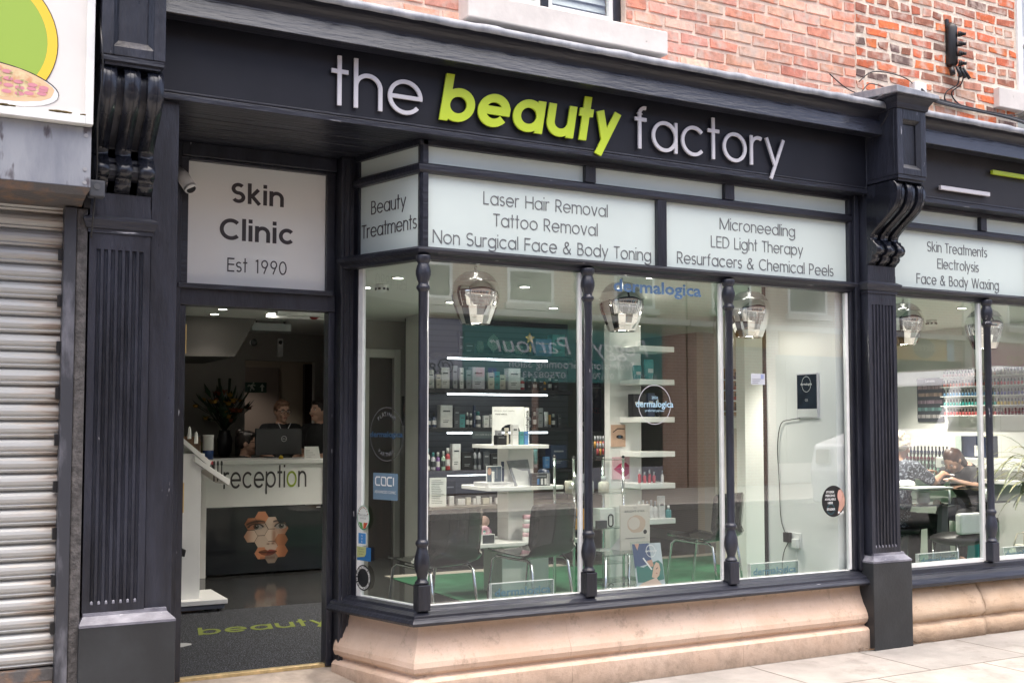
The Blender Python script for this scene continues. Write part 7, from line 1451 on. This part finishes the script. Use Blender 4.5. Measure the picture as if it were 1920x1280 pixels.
t = thing("towel", "folded white towel and paper lying on the raised shelf of the nail table", "towel", (8.05, 1.75, .882)); box(7.78, 8.25, 1.60, 1.88, .8825, .895).build("paper", m_white, t, .003); MB().ell((7.93, 1.86, .92), (.10, .07, .035)).build("roll", m_white, t)
single(MB().lathe([(.03, .7505), (.06, .76), (.055, .84), (.07, .85), (.001, .852)], (7.97, 1.7, 0), 18), "bowl", m_desk, "white rounded bowl under the raised shelf of the nail table", "bowl", (7.97, 1.7, .75))
t = thing("bag", "bright turquoise gift bag on the floor under the nail table", "bag", (8.5, 1.7, FZ)); m_tq = M("turquoise bag", (0.03, 0.38, 0.38), .5); MB().prism([(8.40, 1.5, FZ), (8.62, 1.5, FZ), (8.58, 1.5, .33), (8.46, 1.5, .45)], (0, .12, 0)).build("body", m_tq, t); MB().tube([(8.48, 1.56, .42), (8.50, 1.56, .52), (8.55, 1.56, .52), (8.57, 1.56, .34)], .005, 6).build("handle", m_tq, t)
t = thing("bag", "limp cream tote bag slumped on the floor right of the turquoise bag", "bag", (8.9, 1.5, FZ)); MB().loft([[(8.92 + a * w, 1.45 + b * w * .5, z) for a, b in [(math.cos(k * .6283), math.sin(k * .6283)) for k in range(10)]] for w, z in ((.16, FZ), (.17, .16), (.12, .30), (.06, .36))]).build("body", M("cream canvas", (0.55, 0.52, 0.42), .9, var=.2, vscale=12), t); MB().tube([(8.84, 1.45, .33), (8.86, 1.42, .46), (8.95, 1.42, .47), (9.0, 1.45, .33)], .008, 6).build("handle", bpy.data.materials["cream canvas"], t)
t = thing("side_chair", "cream and black padded chair beside the console pier", "chair", (7.95, 1.25, FZ)); MB().loft([[(7.80, 1.15, z), (8.08, 1.15, z), (8.08, 1.22, z), (7.80, 1.22, z)] for z in (.52, .70)], True, True, False).build("backrest", m_wallw, t, .02); MB().ell((7.95, 1.32, .47), (.24, .22, .06)).build("seat", m_black, t)
for x in (7.80, 8.10):
    for y in (1.2, 1.45): MB().tube([(x, y, FZ), (x, y, .45)], .014, 8).build("leg", m_chrome, t)
# plant at the right
pt = thing("potted_plant", "arching strap leaved palm in a pot at the right end of the right hand window", "plant", (8.75, 1.15, FZ)); MB().lathe([(.12, FZ), (.16, .35), (.17, .37), (.15, .37), (.14, .33), (.001, .33)], (8.75, 1.15, 0), 20).build("pot", m_shelf, pt); MB().tube([(8.75, 1.15, .33), (8.74, 1.15, .8), (8.76, 1.14, 1.12)], [.03, .022, .015], 8).build("trunk", M("palm trunk", (0.10, 0.07, 0.04), .9), pt)
rr = random.Random(17); mb = MB()
for i in range(70):
    a = rr.uniform(0, 6.28); b0 = Vector((8.75, 1.14, rr.uniform(.75, 1.15))); L_ = rr.uniform(.30, .62); el = rr.uniform(.2, 1.2); pts = []; d = Vector((math.cos(a) * math.cos(el), math.sin(a) * math.cos(el) * .8, math.sin(el))); p = b0.copy()
    for k in range(8): pts.append(p.copy()); p = p + d * L_ / 7; d = (d + Vector((0, 0, -.30))).normalized()
    sd = Vector((-math.sin(a), math.cos(a), 0)); vs = []; fs = []
    for k, q in enumerate(pts): w = .013 * math.sin(math.pi * (k + .7) / 8.4); vs += [q + sd * w, q + Vector((0, 0, .004)), q - sd * w]
    for k in range(7): fs += [(3 * k, 3 * k + 1, 3 * k + 4, 3 * k + 3), (3 * k + 1, 3 * k + 2, 3 * k + 5, 3 * k + 4)]
    mb.add(vs, fs, True)
mb.build("foliage", M("palm green", (0.07, 0.10, 0.025), .5, col2=(0.22, 0.20, 0.06), vscale=6), pt)

# ------------------------------------------------------------------ across the street (seen mirrored in the shop glass)
OY = -15.76
m_obrick = tiles("far red brick", (0.44, 0.25, 0.18), (0.34, 0.19, 0.14), (0.52, 0.45, 0.38), 0.225, 0.075, 0.012, 0.9, 'XZ', 0.5, 0.4, 0.25)
m_orend = M("far cream render", (0.55, 0.52, 0.47), .8, var=.1, vscale=1.5); m_slate = M("far slate roof", (0.10, 0.105, 0.115), .7, var=.3, vscale=3)
m_winr = M("far dark room", (0.03, 0.035, 0.04), .15)
def far_building(name, label, x0, x1, h, wins, mat, shop):
    b = thing(name, label, "building", ((x0 + x1) / 2, OY, 0))
    box(x0, x1, OY - 7, OY, -.05, h).build("wall", mat, b)
    MB().prism([(x0 - .1, OY + .25, h), (x0 - .1, OY - 3.5, h + 2.6), (x0 - .1, OY - 7.2, h)], (x1 - x0 + .2, 0, 0)).build("roof", m_slate, b)
    mb = MB(); mb.box(x0, x1, OY, OY + .14, 3.84, 3.98); mb.build("string_course", m_orend, b)
    mb = MB(); mb.tube([(x0, OY + .16, h - .06), (x1, OY + .16, h - .06)], .06, 8); mb.build("gutter", m_black, b)
    for wx, wz, ww, wh in wins:
        mb = MB(); mb.box(wx - ww / 2 - .07, wx - ww / 2, OY - .05, OY + .03, wz, wz + wh); mb.box(wx + ww / 2, wx + ww / 2 + .07, OY - .05, OY + .03, wz, wz + wh); mb.box(wx - ww / 2, wx + ww / 2, OY - .05, OY + .03, wz + wh - .07, wz + wh); mb.box(wx - ww / 2, wx + ww / 2, OY - .05, OY + .03, wz, wz + .07); mb.box(wx - ww / 2, wx + ww / 2, OY - .05, OY + .028, wz + wh * .5 - .03, wz + wh * .5 + .03)
        f = mb.build("window", m_white, b); box(wx - ww / 2, wx + ww / 2, OY + .002, OY + .012, wz + .07, wz + wh - .07).build("pane", m_winr, f); box(wx - ww / 2 - .15, wx + ww / 2 + .15, OY, OY + .12, wz - .14, wz).build("sill", m_orend, f)
    for sx0, sx1, z0, z1, m, nm in shop: box(sx0, sx1, OY, OY + (.03 if nm == "frontage" else .05), z0, z1).build(nm, m, b)
    return b
XN = (-1, 0, 0); NP = (0, 1, 0)
m_teal = M("far teal sign", (0.075, 0.25, 0.225), .4); m_gshop = M("far grey shopfront", (0.36, 0.37, 0.42), .5); m_dgl = M("far shop glass", (0.03, 0.034, 0.038), .08)
m_txt = M("far sign lettering", (0.78, 0.82, 0.82), .5)
b1 = far_building("brick_building", "red brick building across the street with a teal grooming salon sign", 8.6, 16.2, 7.2, [(11.9, 4.15, 1.05, 1.5), (14.7, 4.2, 1.0, 1.5), (9.4, 4.15, 1.0, 1.5)], m_obrick,
    [(10.2, 15.45, 2.42, 3.62, m_teal, "sign_board"), (9.0, 10.19, 2.42, 3.72, m_gshop, "sign_board"), (10.2, 15.45, 3.63, 3.80, m_shelf, "shop_cornice"), (9.0, 11.9, .5, 2.41, m_dgl, "shop_window"), (12.1, 13.2, .02, 2.41, m_shelf, "shop_door"), (13.4, 15.45, .5, 2.41, m_dgl, "shop_window"), (9.0, 11.9, 0, .49, m_gshop, "stall_riser"), (13.4, 15.45, 0, .49, m_gshop, "stall_riser")])
yy = OY + .052
for s, cx, z, h, w, sh in (("Peggy's Parlour", 12.95, 3.26, .40, 4.2, .25), ("Professional Grooming Salon", 12.98, 2.83, .20, 3.3, 0), ("01670 3", 13.7, 2.58, .14, .75, 0), ("07508243248", 12.0, 2.58, .14, 1.55, 0), ("Est 2023", 14.95, 2.58, .13, .65, 0)): ftext(s, (cx, yy, z), h, XN, NP, .004, w, 0, shear=sh).build("lettering", m_txt, b1)
ftext("@g", (9.7, yy, 2.74), .26, XN, NP, .004, .6).build("lettering", m_shelf, b1)
for x, c, s in ((11.0 - .08, (0.07, 0.16, 0.45), "f"), (10.62, (0.45, 0.10, 0.16), "o")): box(x - .10, x + .10, yy - .001, yy + .003, 2.5, 2.70).build("icon", M("icon " + s, c, .5), b1); ftext(s, (x, yy + .004, 2.6), .10, XN, NP, .002).build("icon_mark", m_txt, b1)
b2 = far_building("brick_building", "brick building across the street with a long amber shop sign", 16.25, 25.9, 7.4, [(20.1, 4.3, 1.2, 1.4), (17.6, 4.3, 1.1, 1.4), (23.2, 4.3, 1.1, 1.4)], m_obrick,
    [(17.6, 18.7, 3.40, 3.80, M("far amber sign", (0.50, 0.30, 0.09), .5), "sign_board"), (19.1, 25.2, 3.24, 3.92, bpy.data.materials["far amber sign"], "sign_board"), (25.21, 25.5, 3.24, 3.92, M("far pale blue", (0.35, 0.45, 0.55), .5), "sign_end"), (19.0, 25.8, .5, 3.23, m_shelf, "frontage"), (19.3, 21.0, .5, 3.1, m_dgl, "shop_window"), (21.5, 25.4, .5, 3.1, m_dgl, "shop_window"), (19.0, 25.4, 0, .49, m_orend, "stall_riser")])
disc(24.3, 3.58, 0, .36, 0).v
mb = MB().add([(24.3 + .42 * math.cos(2 * math.pi * i / 28), yy, 3.56 + .27 * math.sin(2 * math.pi * i / 28)) for i in range(28)], [tuple(range(28))]); mb.build("badge", M("far badge", (0.16, 0.16, 0.12), .5), b2); ftext("Success", (24.3, yy + .003, 3.62), .24, XN, NP, .004, .95, .01, shear=.3).build("lettering", M("far cream letter", (0.5, 0.45, 0.35), .5), b2)
b3 = far_building("brick_building", "pale building across the street with a pink shop sign", 26.0, 36, 7.0, [(28.5, 4.3, 1.2, 1.5), (32, 4.3, 1.2, 1.5)], m_orend, [(26.3, 33.0, 3.0, 3.84, M("far pink sign", (0.55, 0.22, 0.30), .5), "sign_board"), (26.6, 33.0, .4, 2.9, m_dgl, "shop_window")])
ftext("The Den", (29.0, yy, 3.42), .42, XN, NP, .004, 2.6, 0, shear=.3).build("lettering", M("far gold letter", (0.40, 0.30, 0.16), .4), b3)
b4 = far_building("brick_building", "long red brick terrace across the street to the left", -14, 8.5, 7.0, [(x, 4.2, 1.1, 1.5) for x in (-12, -9, -6, -3, 0, 3, 6)], m_obrick, [(x, x + 3.6, .5, 2.8, m_dgl, "shop_window") for x in (-13, -8.5, -4, .5, 4.7)] + [(-13.5, 8.3, 2.9, 3.7, m_gshop, "sign_board")])
b5 = far_building("brick_building", "tall rendered building at the far right of the opposite terrace", 36.1, 50, 8.0, [(39, 4.3, 1.2, 1.6), (43, 4.3, 1.2, 1.6), (47, 4.3, 1.2, 1.6)], m_orend, [(37, 49, .4, 2.9, m_dgl, "shop_window")])
# white panel van parked in the road
VX = 0.9
vn = thing("panel_van", "white panel van parked in the near lane with dark blue trade lettering on its side", "van", (14.0, -6.5, -.14)); V0 = -5.62; m_van = M("white van paint", (0.72, 0.73, 0.74), .2, coat=.8)
pr_ = [(11.5, .25), (11.45, .75), (11.55, 1.15), (12.25, 1.35), (12.75, 2.10), (13.1, 2.30), (13.6, 2.36), (17.0, 2.36), (17.15, 2.28), (17.2, .9), (17.2, .25)]
MB().loft([[(x + (.06 if k in (0, 3) else 0) * (1 if x < 14 else -1), y, z - (.05 if k in (0, 3) and z > 2 else 0)) for x, z in pr_] for k, y in enumerate((V0 - 1.98, V0 - 1.88, V0 - .10, V0))], True, True, False).build("body", m_van, vn, .03)
box(12.62, 13.35, V0 + .001, V0 + .008, 1.42, 2.02).build("side_window", m_dgl, vn, .003)
MB().add([(12.28, V0 - .2, 1.40), (12.28, V0 - 1.8, 1.40), (12.72, V0 - 1.75, 2.06), (12.72, V0 - .25, 2.06)], [(0, 1, 2, 3)]).build("windscreen", m_dgl, vn)
mb = MB(); mb.box(13.5, 17.1, V0 + .0005, V0 + .006, .95, .985); mb.box(11.7, 17.15, V0 + .0005, V0 + .02, .42, .60); mb.build("side_trim", pm_['d'], vn)
mb = MB(); mb.box(13.48, 13.49, V0 + .0005, V0 + .003, .62, 2.25); mb.box(15.0, 15.01, V0 + .0005, V0 + .003, .62, 2.25); mb.box(13.5, 15.0, V0 + .0005, V0 + .003, 1.36, 1.37); mb.build("door_gap", m_black, vn)
for x in (12.45, 16.15):
    w_ = MB().tube([(x, V0 - .20, .20), (x, V0 + .02, .20)], .34, 28).build("wheel", m_black, vn); MB().tube([(x, V0 + .02, .20), (x, V0 + .03, .20)], .2, 20).build("rim", m_steel, w_)
for y in (V0 - .35, V0 - 1.63): box(11.44, 11.56, y - .16, y + .16, .85, 1.08).build("headlight", m_chrome, vn, .02)
box(12.55, 12.75, V0, V0 + .22, 1.42, 1.70).build("wing_mirror", m_black, vn, .03)
ftext("Plumbing", (15.6, V0 + .008, 1.52), .16, XN, NP, .002, 1.3, .02, shear=.2).build("lettering", M("van navy letter", (0.02, 0.02, 0.20), .4), vn); ftext("Flooring & Furniture", (14.3, V0 + .008, 1.70), .11, XN, NP, .002, 1.5, .01, shear=.2).build("lettering", M("van red letter", (0.30, 0.02, 0.05), .4), vn)

vn.location.x += VX
